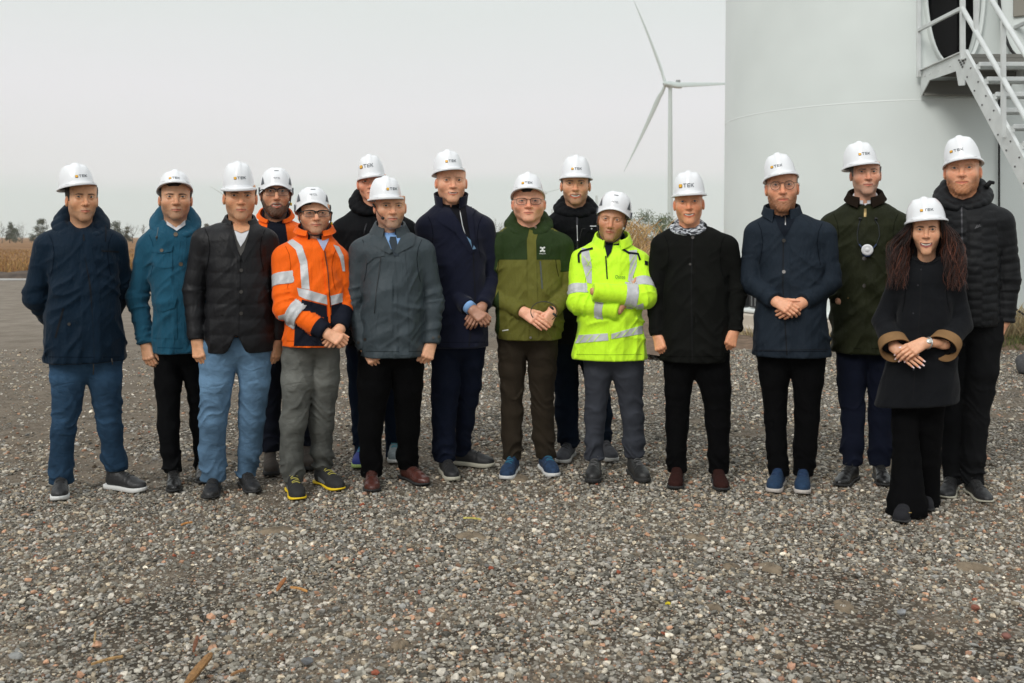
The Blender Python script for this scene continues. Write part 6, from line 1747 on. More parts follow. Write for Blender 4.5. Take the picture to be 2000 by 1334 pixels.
def p6():
    P = Person(728, 6.45, 'man in black hooded jacket with face half hidden by the hard hat in front',
        dict(eyes=(725, 354), chin=392, w=50, rot=(-4, 0, -3), hx=724, top=301.5, brim=346, hw=60, hroll=-8, lx=718, ly=326, lw=27, lh=7, eye=.75, red=1.3, brow=(.25, .18, .13), browk=.5), skin=(0.684, 0.381, 0.275))
    make_head(P); make_hair(P, (.30, .28, .26), hl=.07, thick=.003); make_helmet(P)
    bl = fabric('black softshell', (0.0050, 0.0055, 0.0066), .7, kind='shell')
    jacket(P, [(425, 672, 790, .12, .03), (450, 664, 800, .14, .02), (550, 668, 798, .15, 0), (640, 668, 798, .15, 0), (690, 670, 798, .15, 0)],
        [dict(sh=(668, 452, .02), el=(662, 550, .03), wr=(690, 620, .1), r=(.078, .068, .05)), dict(sh=(795, 452, .02), el=(806, 550, .05), wr=(790, 630, .1), r=(.076, .066, .05))], 672, bl, 'hooded_jacket')
    hood(P, bl, rx=.094, ry=.098, zf=-.185, zb=-.045, r=(.032, .046), a0=4)
    tubes_obj(P, 'drawstring', [[P.L(716, 437, -.15), P.L(712, 450, -.165), P.L(711, 462, -.165)]], .004, zipm)
    rs = mat('running shoe blue', (.02, .04, .25), .7); rg = mat('running shoe grey', (.22, .26, .27), .7, var=.3, vscale=40)
    a = shoe(P, (698, 922), -12, 'runner', rs, mat('lime sole', (.45, .60, .20), .6), .30, mat('cyan lace', (.05, .35, .45), .7), accent=mat('green flash', (.08, .45, .15), .6)); b = shoe(P, (772, 912), 8, 'runner', rg, sole_w, .30, mat('cyan lace', (.05, .35, .45), .7), accent=mat('green flash', (.08, .45, .15), .6))
    trousers(P, [[(676, 736, 690), (681, 735, 760), (688, 730, 840), (692, 728, 893)], [(736, 796, 690), (745, 794, 760), (752, 790, 840), (755, 786, 893)]], [a, b], fabric('dark blue trousers', (0.0064, 0.0128, 0.0280), .9), 670)
    core_body(P); return P.finish()

def p7():
    P = Person(767, 5.72, 'grey bearded man in long grey raincoat with blue shirt, tie and cheek microphone',
        dict(nkz=-.182, eyes=(766.5, 402), chin=445, w=53, rot=(8, -2, 0), hx=759, top=345.5, brim=388, hw=71, hp=-1, hroll=-2, lx=767.5, ly=373, lw=22, eye=.75, beard=((.17, .15, .14), .60, .0012), brow=(.07, .05, .04), browk=.7), skin=(0.627, 0.381, 0.264))
    make_head(P); make_helmet(P); make_hair(P, (.16, .13, .11), hl=.08, thick=.001, side=-.005)
    cm = fabric('slate grey raincoat', (0.0414, 0.0552, 0.0636), .55, kind='nylon', spec=.2, var=.03)
    jacket(P, [(462, 712, 815, .12, .03), (490, 702, 830, .14, .02), (560, 707, 828, .16, 0), (640, 708, 828, .165, 0), (696, 706, 830, .16, 0)],
        [dict(sh=(706, 492, .02), el=(691, 590, .02), wr=(714, 682, -.05), r=(.076, .068, .055)), dict(sh=(826, 492, .02), el=(845, 588, .02), wr=(842, 672, -.04), r=(.074, .066, .054))], 694, cm, 'raincoat', fold=1.2)
    J = P.jb
    decal(P, J, [(744, 440), (782, 440), (786, 452), (776, 490), (770, 494), (754, 474)], .004, 'shirt', shirt_b, None)
    tie = fabric('dark tie', (.035, .045, .055), .6)
    decal(P, J, [(762, 463), (773, 463), (775, 472), (779, 500), (769, 500), (760, 472)], .008, 'tie', tie, None)
    collar(P, shirt_b, a0=8, rx=.064, ry=.070, zf=-.170, zb=-.12, h=.035, lean=.96, name='shirt_collar', fold=(.010, .030), thick=.003, hf=.022)
    collar(P, cm, a0=22, rx=.080, ry=.084, zf=-.175, zb=-.12, h=.06, lean=.98, hf=.05, fold=(.030, .050), point=.02)
    for sx in (-1, 1): decal(P, J, [(768 + sx * 20, 452), (768 + sx * 44, 462), (768 + sx * 38, 480), (768 + sx * 8, 496), (768 + sx * 2, 492)][::sx], .010, 'lapel', cm, P.jk)
    decal(P, J, [(711, 474), (745, 460), (752, 478), (751, 500), (732, 503), (716, 516)], .006, 'storm_flap', cm, P.jk)
    decal(P, J, line_poly([(781, 492), (786, 560), (789, 694)], 19), .005, 'placket', cm, P.jk)
    for yy, a_, b_ in ((580, 736, 728),): pass
    decal(P, J, line_poly([(738, 610), (731, 650)], 3), .002, 'pocket_welt', cm, P.jk); decal(P, J, line_poly([(822, 606), (826, 648)], 3), .002, 'pocket_welt', cm, P.jk)
    for x, y in ((700, 669), (713, 663), (846, 660), (857, 658)): decal(P, J, disc(x, y, 2.8), .005, 'button', btn, P.jk, step=2)
    # cheek microphone
    m_ = P.T([(-.086, -.01, .01), (-.084, -.035, -.01), (-.070, -.075, -.045), (-.052, -.092, -.066)]); tubes_obj(P, 'microphone_arm', [[tuple(p) for p in m_]], .0018, black_pl)
    tubes_obj(P, 'microphone', [[tuple(P.T([(-.055, -.090, -.063)])[0]), tuple(P.T([(-.046, -.096, -.070)])[0])]], .0085, black_pl); tubes_obj(P, 'earpiece', [[tuple(P.T([(-.090, -.006, .008)])[0]), tuple(P.T([(-.083, -.03, -.008)])[0])]], .006, black_pl)
    pts = []
    for x, y in ((739, 470), (743, 505), (739, 540), (736, 560), (733, 590), (731, 612)):
        loc = J.ray_cast(P.cam, P.ray(x, y))[0]
        if loc: pts.append(loc + Vector((0, -.006, 0)))
    tubes_obj(P, 'cable', [pts], .0016, black_pl)
    a = shoe(P, (727, 970), -2, 'dress', brown_l, sole_b, .295, mat('brown lace', (.05, .02, .015), .8), w=.051); b = shoe(P, (836, 952), 50, 'dress', brown_l, sole_b, .30, mat('brown lace', (.05, .02, .015), .8), w=.051)
    trousers(P, [[(700, 766, 690), (698, 764, 750), (700, 747, 840), (702, 745, 890), (706, 746, 930)], [(764, 828, 690), (766, 827, 750), (774, 820, 840), (775, 816, 885), (776, 818, 914)]], [a, b], fabric('black trousers', (.003, .003, .0034), .95), 670, fold=.7)
    hand(P, P.L(714, 680, -.055), P.L(724, 694, -.08), (-.3, -.9, .3), (1, -.2, 0), (1.1, 1.0, .5), thumb=(.3, .6, .4)); hand(P, P.L(843, 670, -.045), P.L(838, 686, -.07), (.4, -.9, .2), (-1, -.2, 0), (1.1, 1.0, .5), thumb=(.3, .6, .4))
    seams(P, (0.012, 0.016, 0.019)); core_body(P); return P.finish()

def p8():
    P = Person(888, 6.05, 'tall bald man in long navy wool overcoat with blue shirt cuff, hands crossed',
        dict(eyes=(884.5, 352), chin=394.5, w=52, rot=(6, 0, 0), hx=880, top=292, brim=331.5, hw=66, hp=3, hroll=-5, lx=883, ly=317, lw=21, eye=.7, smile=.5, teeth=.25, beard=stubble((.25, .18, .15), .12), brow=(.18, .11, .08), browk=.5), skin=(0.684, 0.403, 0.286))
    make_head(P); make_helmet(P)
    nv = fabric('navy wool', (0.0083, 0.0101, 0.0223), .95, sheen=.12)
    jacket(P, [(412, 842, 935, .12, .03), (440, 830, 946, .14, .02), (520, 836, 950, .15, 0), (600, 836, 952, .15, 0), (680, 838, 955, .155, 0)],
        [dict(sh=(834, 446, .02), el=(852, 548, .0), wr=(914, 598, -.17), r=(.078, .068, .052)), dict(sh=(944, 446, .02), el=(962, 545, .03), wr=(944, 596, -.12), r=(.075, .064, .05))], 676, nv, 'overcoat', fold=.8)
    J = P.jb; bk = fabric('black knit jacket', (.008, .008, .010), .8, kind='knit')
    decal(P, J, [(866, 384), (905, 384), (912, 400), (922, 450), (926, 485), (918, 480), (900, 440), (872, 404)], .005, 'inner_jacket', bk, None)
    collar(P, bk, a0=4, rx=.072, ry=.078, zf=-.185, zb=-.12, h=.06, hf=.055, lean=.92, name='inner_collar')
    collar(P, nv, a0=30, rx=.090, ry=.088, zf=-.165, zb=-.12, h=.085, hf=.075, lean=1.12)
    decal(P, J, [(859, 385), (868, 392), (895, 430), (915, 470), (925, 492), (919, 496), (890, 455), (856, 432), (855, 400)], .010, 'lapel', nv, P.jk); decal(P, J, [(907, 388), (927, 397), (935, 404), (922, 420), (928, 470), (922, 486), (914, 440)], .010, 'lapel', nv, P.jk)
    decal(P, J, line_poly([(924, 490), (928, 580), (921, 640), (916, 676)], 2), .001, 'front_edge', trim_b, P.jk)
    decal(P, J, line_poly([(898, 412), (903, 440), (914, 478)], 1.6), .009, 'zip', silver, None); decal(P, J, [(911, 462), (920, 470), (929, 486), (922, 488)], .009, 'lanyard_card', mat('card', (.10, .20, .32), .4), None)
    # blue cuff
    sh = P.L(852, 548, 0); wr = P.L(914, 598, -.17); d = (wr - sh).normalized(); tubes_obj(P, 'shirt_cuff', [[wr - d * .02, wr + d * .03]], .040, shirt_b, n=20)
    dk = (.42, .21, .135)
    hand(P, wr + d * .028, P.L(938, 618, -.215), (.1, -.95, .3), (.2, 0, 1), (.65, .9, .5), thumb=(.4, .3, .3), skin=dk, sc=.97); hand(P, P.L(942, 598, -.15), P.L(930, 618, -.185), (0, -1, .1), (.3, 0, 1), (.45, .7, .4), thumb=(.4, .3, .3), skin=dk, sc=.97)
    bs = mat('black sneaker', (.014, .014, .015), .6); cream = mat('cream sole', (.42, .40, .32), .7)
    a = shoe(P, (888, 943), 22, 'sneaker', bs, cream, .30, lace_b, w=.050); b = shoe(P, (966, 918), 66, 'sneaker', bs, cream, .30, lace_b, w=.050)
    trousers(P, [[(842, 903, 676), (843, 898, 750), (843, 891, 820), (846, 889, 870), (851, 891, 900)], [(890, 948, 676), (896, 940, 750), (890, 927, 820), (888, 920, 860), (889, 916, 890)]], [a, b], navycloth, 660)
    seams(P, (0.003, 0.004, 0.009)); core_body(P); return P.finish()

def p9():
    P = Person(1030, 6.1, 'man with glasses in two tone green rain jacket and brown trousers',
        dict(eyes=(1032.5, 392.5), chin=432, w=55, rot=(0, 4, 0), hx=1031, top=335, brim=368, hw=68, hp=14, lx=1029.5, ly=357, lw=21, lh=4.6, eye=.85, fat=.5, red=1.5, brow=(.30, .20, .13), browk=.35), skin=(0.707, 0.403, 0.297))
    make_head(P); make_hair(P, (.28, .22, .16), hl=.08, thick=.002, side=-.012); make_helmet(P); glasses(P, 'square', (.05, .022, .015))
    olive = fabric('olive shell', (.125, .122, .026), .62, kind='shell', var=.05); dkg = fabric('dark green shell', (.022, .040, .012), .62, kind='shell', var=.06)
    sh1, el1, wr1 = (964, 482, .02), (951, 572, .0), (1020, 608, -.20); sh2, el2, wr2 = (1096, 482, .02), (1106, 572, .0), (1078, 606, -.19)
    jacket(P, [(452, 982, 1080, .12, .03), (480, 966, 1098, .145, .02), (560, 966, 1098, .17, 0), (630, 964, 1098, .17, 0), (664, 972, 1096, .16, 0)],
        [dict(sh=sh1, el=el1, wr=wr1, r=(.078, .070, .050)), dict(sh=sh2, el=el2, wr=wr2, r=(.078, .068, .050))], 661, olive, 'rain_jacket', fold=1.1)
    J = P.jb
    hood(P, dkg, rx=.092, ry=.098, zf=-.185, zb=-.055, r=(.030, .042), a0=9, lining=trim_b)
    yoke = decal(P, J, [(960, 455), (985, 438), (1080, 438), (1100, 455), (1118, 500), (1096, 505), (1094, 507), (1000, 507), (974, 507)], .002, 'yoke', dkg, P.jk, step=4)
    s1, e1, w1 = P.L(*sh1), P.L(*el1), P.L(*wr1); band_on(P, P.jk, s1, e1 - s1, -.09, (e1 - s1).length * .72, 'sleeve_panel', dkg, P.jk, off=.002, radius=.098)
    s2, e2 = P.L(*sh2), P.L(*el2); band_on(P, P.jk, s2, e2 - s2, -.09, (e2 - s2).length * .55, 'sleeve_panel', dkg, P.jk, off=.002, radius=.098)
    decal(P, J, [(974, 568), (976, 640), (972, 663), (957, 663), (957, 600)], .003, 'side_panel', dkg, P.jk)
    decal(P, J, line_poly([(1044, 444), (1038, 470), (1040, 560), (1043, 661)], 18), .005, 'placket', olive, P.jk); decal(P, J, line_poly([(1055, 510), (1059, 564)], 3), .003, 'pocket_zip', mat('grey zip', (.06, .07, .06), .5), P.jk)
    for x, y in ((1046, 445), (1036, 659)): decal(P, J, disc(x, y, 2.4), .012, 'snap', silver, P.jk, step=2)
    wl = mat('white print', (.70, .72, .68), .6)
    for dx, dy in ((-3.4, -3.4), (3.4, -3.4), (-3.4, 3.4), (3.4, 3.4)): decal(P, J, disc(1059.5 + dx, 487 + dy, 1.9, 8), .005, 'logo_dot', wl, P.jk, step=2)
    decal(P, J, [(1057.5, 483), (1061.5, 483), (1061.5, 491), (1057.5, 491)], .005, 'logo_dot', wl, P.jk, step=2); tv = garment_text(P, J, 'HAGLÖFS', 1053, 493.5, 13, 3.0, wl, .005)
    decal(P, J, line_poly([(981, 646), (993, 644)], 2), .003, 'hem_print', wl, P.jk)
    hand(P, P.L(1020, 608, -.20), P.L(1043, 622, -.235), (-.1, -.95, .35), (.3, 0, 1), thumb=(.55, .2, .2), fing=[(.25, .4, .2), (.2, .3, .2), (.2, .3, .2), (.25, .3, .2)])
    hand(P, P.L(1081, 606, -.19), P.L(1070, 628, -.215), (.45, -.85, -.15), (-.2, 0, 1), thumb=(.6, .5, .3), fing=[(.7, .7, .3), (.8, .7, .3), (.8, .7, .3), (.7, .7, .3)], sc=.97)
    rs = mat('blue runner', (.010, .034, .085), .8, var=.4, vscale=50, bump=[('noise', 120, .003, (1, 1, 1))]); lc = mat('petrol lace', (.02, .16, .25), .7)
    a = shoe(P, (986, 941), -22, 'runner', rs, sole_w, .295, lc, accent=mat('dark navy flash', (.012, .02, .05), .6)); b = shoe(P, (1084, 936), 24, 'runner', rs, sole_w, .295, lc, accent=mat('dark navy flash', (.012, .02, .05), .6))
    br = fabric('brown trousers', (0.0306, 0.0234, 0.0162), .9, var=.08)
    trousers(P, [[(973, 1030, 660), (974, 1026, 720), (979, 1021, 800), (979, 1020, 850), (983, 1019, 897)], [(1028, 1090, 660), (1032, 1086, 720), (1037, 1081, 800), (1041, 1083, 850), (1045, 1086, 893)]], [a, b], br, 645, fold=1.1)
    seams(P, (0.025, 0.025, 0.006), hem_=False); core_body(P); o = P.finish()
    # the black neckband he holds
    hs = empty('neckband_headset', (P.X, P.Y, 0), -P.th, 'black curved neckband headset held in the hands of the green jacket man', 'headset')
    arc = []; c = P.L(1062, 609, -.262); w_, h_ = .076, .060
    for i in range(30):
        a = math.radians(215 - 265 * i / 29 - 0); arc.append(c + Vector((w_ * math.cos(a), -.006 * math.sin(a * 2), h_ * math.sin(a))))
    mb = MB(); mb.tube(arc, .0026, 8); mb.build('band', black_pl, hs, True)
    for (x, y) in ((1077, 600), (1083, 614)):
        q = P.L(x, y, -.270); mb = MB(); mb.tube([q + Vector((-.010, 0, .006)), q + Vector((.006, 0, -.006)), q + Vector((.012, .004, -.014))], [.006, .0075, .005], 10); mb.build('earbud', black_pl, hs, True)
    return o

def garment_text(P, bvh, txt, x, y, w, h, m, off, slant=0.0, name='lettering'):
    tv, tf = text_polys(txt, 1.0); W_ = max(p[0] for p in tv); H_ = max(p[1] for p in tv); vs = []
    for a, b, _ in tv:
        px_, py_ = x + a / W_ * w, y + h - b / H_ * h - slant * a; d = P.ray(px_, py_); loc, nor, _, _ = bvh.ray_cast(P.cam, d)
        vs.append(tuple(loc - d * off) if loc else tuple(P.L(px_, py_, -.15)))
    return mkmesh(name, vs, tf, m, P.jk, False)

def p10():
    P = Person(1122, 6.5, 'tall smiling man in black softshell, behind the green and yellow jackets',
        dict(eyes=(1124, 358), chin=399, w=49, rot=(0, 0, 0), hx=1125, top=303, brim=346, hw=66, hp=0, lx=1126, ly=332.5, lw=20, lh=4.6, eye=.8, smile=1, teeth=.6, beard=((.05, .03, .02), .45, .0), brow=(.05, .03, .02), browk=.8, fat=-.3), skin=(0.638, 0.381, 0.253))
    make_head(P); make_hair(P, (.05, .03, .018), hl=.07, thick=.007); make_helmet(P)
    bl = fabric('black softshell', (0.0050, 0.0055, 0.0066), .7, kind='shell')
    jacket(P, [(418, 1080, 1168, .12, .03), (445, 1068, 1180, .14, .02), (540, 1070, 1178, .15, 0), (640, 1072, 1180, .15, 0), (680, 1075, 1180, .15, 0)],
        [dict(sh=(1072, 448, .02), el=(1066, 545, .08), wr=(1080, 610, .15), r=(.074, .062, .05)), dict(sh=(1178, 448, .02), el=(1190, 545, .06), wr=(1180, 620, .1), r=(.074, .062, .05))], 668, bl, 'softshell_jacket')
    hood(P, bl, rx=.088, ry=.094, zf=-.170, zb=-.08, r=(.032, .040), a0=2)
    J = P.jb
    decal(P, J, line_poly([(1127, 424), (1128, 520)], 3), .003, 'zip', zipm, P.jk); decal(P, J, line_poly([(1128, 470), (1127, 440)], 1.2), .007, 'zip_pull', silver, P.jk)
    tubes_obj(P, 'cable', [[P.L(1130, 478, -.16), P.L(1133, 460, -.165), P.L(1137, 447, -.17), P.L(1143, 446, -.17)]], .0022, black_pl)
    decal(P, J, [(1152, 441), (1164, 441), (1164, 443), (1152, 443)], .010, 'clip', silver, P.jk, step=2); decal(P, J, disc(1155, 447, 1.6), .010, 'snap', silver, P.jk, step=2)
    gs = mat('grey runner', (.045, .047, .055), .85, var=.3, vscale=40)
    a = shoe(P, (1094, 912), -32, 'runner', gs, mat('grey white sole', (.40, .40, .38), .7), .30, lace_b); b = shoe(P, (1200, 908), 20, 'runner', gs, mat('grey white sole', (.40, .40, .38), .7), .30, lace_b)
    trousers(P, [[(1077, 1130, 670), (1082, 1130, 740), (1084, 1130, 810), (1090, 1131, 850), (1094, 1128, 873)], [(1130, 1184, 670), (1142, 1190, 740), (1152, 1196, 810), (1160, 1194, 850), (1165, 1193, 866)]], [a, b], fabric('ink blue trousers', (.006, .011, .022), .9), 655)
    core_body(P); return P.finish()

def p11():
    P = Person(1190, 6.05, 'older man with crossed arms in fluorescent yellow jacket and climbing helmet',
        dict(kind='climb', eyes=(1194, 428.5), chin=470, w=48, rot=(-3, -2, 7), hx=1199, top=372.5, brim=407, hw=68, hp=3, hroll=9, eye=.72, beard=stubble((.22, .16, .13), .25), brow=(.14, .09, .06), browk=.5, lash=.7, red=1.2, nose=1.1, fat=-.5, hat='white climbing helmet with side clips, on the man in fluorescent yellow'), skin=(0.524, 0.291, 0.187))
    make_head(P); make_hair(P, (.10, .07, .05), hl=.08, thick=.003); make_helmet(P)
    ylw = fabric('fluorescent yellow', (.60, .98, .035), .5, kind='shell', var=.05, sheen=.1); nv = fabric('dark navy workwear', (.010, .012, .020), .8)
    shL, elL, wrL = (1134, 512, .02), (1132, 592, -.09), (1210, 607, -.175); shR, elR, wrR = (1248, 515, .02), (1257, 580, -.14), (1158, 569, -.205)
    jacket(P, [(482, 1142, 1238, .12, .03), (510, 1132, 1254, .145, .02), (570, 1130, 1254, .155, 0), (640, 1126, 1258, .16, 0), (705, 1118, 1262, .165, 0)],
        [dict(sh=shL, el=elL, wr=wrL, r=(.078, .072, .056), k=.008), dict(sh=shR, el=elR, wr=wrR, r=(.078, .074, .058), k=.006)], 700, ylw, 'hi_vis_jacket', fold=1.2)
    J = P.jb
    collar(P, nv, a0=8, rx=.078, ry=.080, zf=-.185, zb=-.12, h=.07, hf=.045, lean=.94, name='inner_collar')
    collar(P, ylw, a0=26, rx=.094, ry=.094, zf=-.190, zb=-.13, h=.085, hf=.070, lean=1.03, fold=(.020, .045), point=.01)
    decal(P, J, [(1178, 468), (1200, 468), (1194, 492), (1186, 504)], .006, 'inner_front', nv, P.jk)
    T_ = lambda poly, off=.004: decal(P, J, poly, off, 'reflective_tape', refl, P.jk)
    tp = [[(1136, 484), (1150, 486), (1156, 520), (1156, 554), (1147, 552), (1136, 510)], [(1228, 490), (1244, 488), (1243, 520), (1232, 552), (1226, 548), (1230, 520)],
          [(1121, 655), (1187, 651), (1188, 665), (1120, 671)], [(1194, 652), (1260, 634), (1261, 651), (1194, 662)], [(1238, 598), (1256, 592), (1258, 604), (1243, 604)]]
    for t in tp: T_(t)
    st = mat('tape stripe', (.60, .90, .10), .5)
    for t in ([(1140, 500), (1154, 520)], [(1146, 520), (1156, 505)], [(1146, 540), (1156, 524)], [(1230, 535), (1242, 508)], [(1229, 515), (1240, 498)], [(1130, 670), (1142, 655)], [(1146, 668), (1158, 654)], [(1160, 667), (1172, 653)], [(1200, 660), (1212, 648)], [(1216, 657), (1228, 644)], [(1234, 653), (1246, 638)]):
        decal(P, J, line_poly(t, 1.2), .007, 'stripe', st, P.jk)
    for t in ([(1130, 497), (1135, 491), (1146, 488), (1158, 485)], [(1131, 513), (1130, 497)], [(1216, 487), (1228, 494), (1246, 496), (1250, 508)]): decal(P, J, line_poly(t, 4), .006, 'navy_piping', nv, P.jk)
    decal(P, J, line_poly([(1183, 500), (1186, 545)], 2.5), .004, 'zip', nv, P.jk)
    decal(P, J, [(1259, 509), (1265, 511), (1265, 519), (1259, 517)], .006, 'sleeve_badge', nv, P.jk, step=2)
    garment_text(P, J, 'Oscos', 1201, 537, 20, 7, mat('green print', (.03, .16, .02), .6), .008)
    e, w = P.L(*elL), P.L(*wrL); l = w - e; band_on(P, P.jk, e, l, l.length * .46, l.length * .66, 'reflective_tape', refl, P.jk, radius=.078)
    e2, w2 = P.L(*elR), P.L(*wrR); l2 = w2 - e2; band_on(P, P.jk, e2, l2, l2.length * .16, l2.length * .38, 'reflective_tape', refl, P.jk, radius=.082)
    s, e = P.L(*shL), P.L(*elL); u = e - s; band_on(P, P.jk, s, u, u.length * .62, u.length * .84, 'reflective_tape', refl, P.jk, radius=.092); s, e = P.L(*shR), P.L(*elR); u = e - s; band_on(P, P.jk, s, u, u.length * .60, u.length * .86, 'reflective_tape', refl, P.jk, radius=.092)
    hand(P, P.L(1226, 588, -.15), P.L(1240, 566, -.155), (.2, -1, .2), (-.2, 0, 1), (.3, .6, .4), thumb=(.3, .3, .3), sc=.92)
    bt = mat('black boot', (.022, .022, .022), .45, bump=[('noise', 60, .003, (1, 1, 1))])
    a = shoe(P, (1156, 947), -6, 'boot', bt, sole_b, .295, mat('grey lace', (.12, .12, .12), .8)); b = shoe(P, (1262, 946), 24, 'boot', bt, sole_b, .295, mat('grey lace', (.12, .12, .12), .8))
    gt = fabric('slate trousers', (.046, .050, .062), .9, var=.08)
    trousers(P, [[(1139, 1194, 700), (1142, 1192, 745), (1142, 1183, 815), (1142, 1178, 860), (1144, 1180, 898)], [(1196, 1257, 700), (1201, 1255, 745), (1215, 1257, 815), (1219, 1257, 860), (1222, 1256, 893)]], [a, b], gt, 685, fold=1.1)
    seams(P, (0.3, 0.5, 0.02)); core_body(P); return P.finish()

def p12():
    P = Person(1355, 5.9, 'broadly smiling man in plain black coat with grey patterned scarf and brown suede shoes',
        dict(eyes=(1345, 393.5), chin=437.5, w=50, rot=(0, 1, -2), hx=1346, top=335, brim=381, hw=70, hp=-2, hroll=-3, lx=1341.5, ly=366, lw=29, lh=7.5, eye=.75, smile=1, teeth=.5, brow=(.35, .24, .16), browk=.4, red=1.4, iris=(.10, .14, .16)), skin=(0.661, 0.347, 0.220))
    make_head(P); make_helmet(P); make_hair(P, (.30, .24, .19), hl=.09, thick=.0005, side=-.002)
    bk = fabric('black cotton coat', (0.0066, 0.0070, 0.0061), .85)
    jacket(P, [(452, 1305, 1405, .12, .03), (480, 1292, 1420, .145, .02), (560, 1296, 1424, .16, 0), (640, 1292, 1424, .165, 0), (706, 1290, 1422, .165, 0)],
        [dict(sh=(1295, 482, .02), el=(1282, 572, .02), wr=(1284, 656, -.04), r=(.078, .066, .052)), dict(sh=(1418, 484, .02), el=(1436, 572, .02), wr=(1434, 648, -.04), r=(.078, .066, .052))], 704, bk, 'coat', fold=.9)
    J = P.jb
    # scarf
    sc = bpy.data.materials.new('patterned scarf'); sc.use_nodes = True; t = sc.node_tree; n = t.nodes; b_ = n['Principled BSDF']; b_.inputs['Roughness'].default_value = .8
    tcn = n.new('ShaderNodeTexCoord'); mp_ = n.new('ShaderNodeMapping'); mp_.inputs['Scale'].default_value = (1, 1, 2.4); mp_.inputs['Rotation'].default_value = (0, .5, 0); nn = n.new('ShaderNodeTexNoise'); nn.inputs['Scale'].default_value = 28; nn.inputs['Detail'].default_value = 3; nn.inputs['Distortion'].default_value = 1.5
    rp = n.new('ShaderNodeValToRGB'); rp.color_ramp.interpolation = 'CONSTANT'; e_ = rp.color_ramp.elements; e_[0].color = (.03, .032, .04, 1); e_[1].position = .47; e_[1].color = (.26, .28, .31, 1); q = e_.new(.54); q.color = (.60, .63, .67, 1)
    t.links.new(tcn.outputs['Object'], mp_.inputs[0]); t.links.new(mp_.outputs[0], nn.inputs[0]); t.links.new(nn.outputs[0], rp.inputs[0]); t.links.new(rp.outputs[0], b_.inputs[0])
    hood(P, sc, rx=.070, ry=.076, zf=-.158, zb=-.09, r=(.016, .018), a0=0, name='scarf', dy=.0)
    collar(P, bk, a0=10, rx=.100, ry=.098, zf=-.190, zb=-.13, h=.05, hf=.030, lean=.95, fold=(.022, .035), point=.01)
    decal(P, J, line_poly([(1352, 462), (1350, 560), (1352, 702)], 2), .001, 'front_edge', trim_b, P.jk); decal(P, J, disc(1353, 464, 3.2), .006, 'button', btn, P.jk, step=2); decal(P, J, disc(1348, 516, 2.4), .005, 'button', btn, P.jk, step=2)
    decal(P, J, line_poly([(1346, 578), (1296, 640)], 2.5), .0025, 'pocket_welt', bk, P.jk)
    a = shoe(P, (1318, 958), -7, 'heel', suede, sole_b, .29, None, w=.050); b = shoe(P, (1412, 962), 10, 'heel', suede, sole_b, .29, None, w=.050)
    trousers(P, [[(1296, 1356, 700), (1298, 1351, 760), (1300, 1345, 830), (1301, 1341, 880), (1303, 1342, 922)], [(1356, 1424, 700), (1368, 1428, 760), (1379, 1426, 830), (1383, 1424, 880), (1384, 1421, 924)]], [a, b], fabric('black trousers', (.003, .003, .0034), .95), 685, fold=.7)
    hand(P, P.L(1284, 654, -.045), P.L(1288, 671, -.075), (-.5, -.85, .1), (1, -.3, 0), (1.15, 1.1, .6), thumb=(.3, .8, .5)); hand(P, P.L(1434, 646, -.045), P.L(1429, 663, -.075), (.5, -.85, .1), (-1, -.3, 0), (1.15, 1.1, .6), thumb=(.3, .8, .5))
    seams(P, (0.0012, 0.0012, 0.0012)); core_body(P); return P.finish()

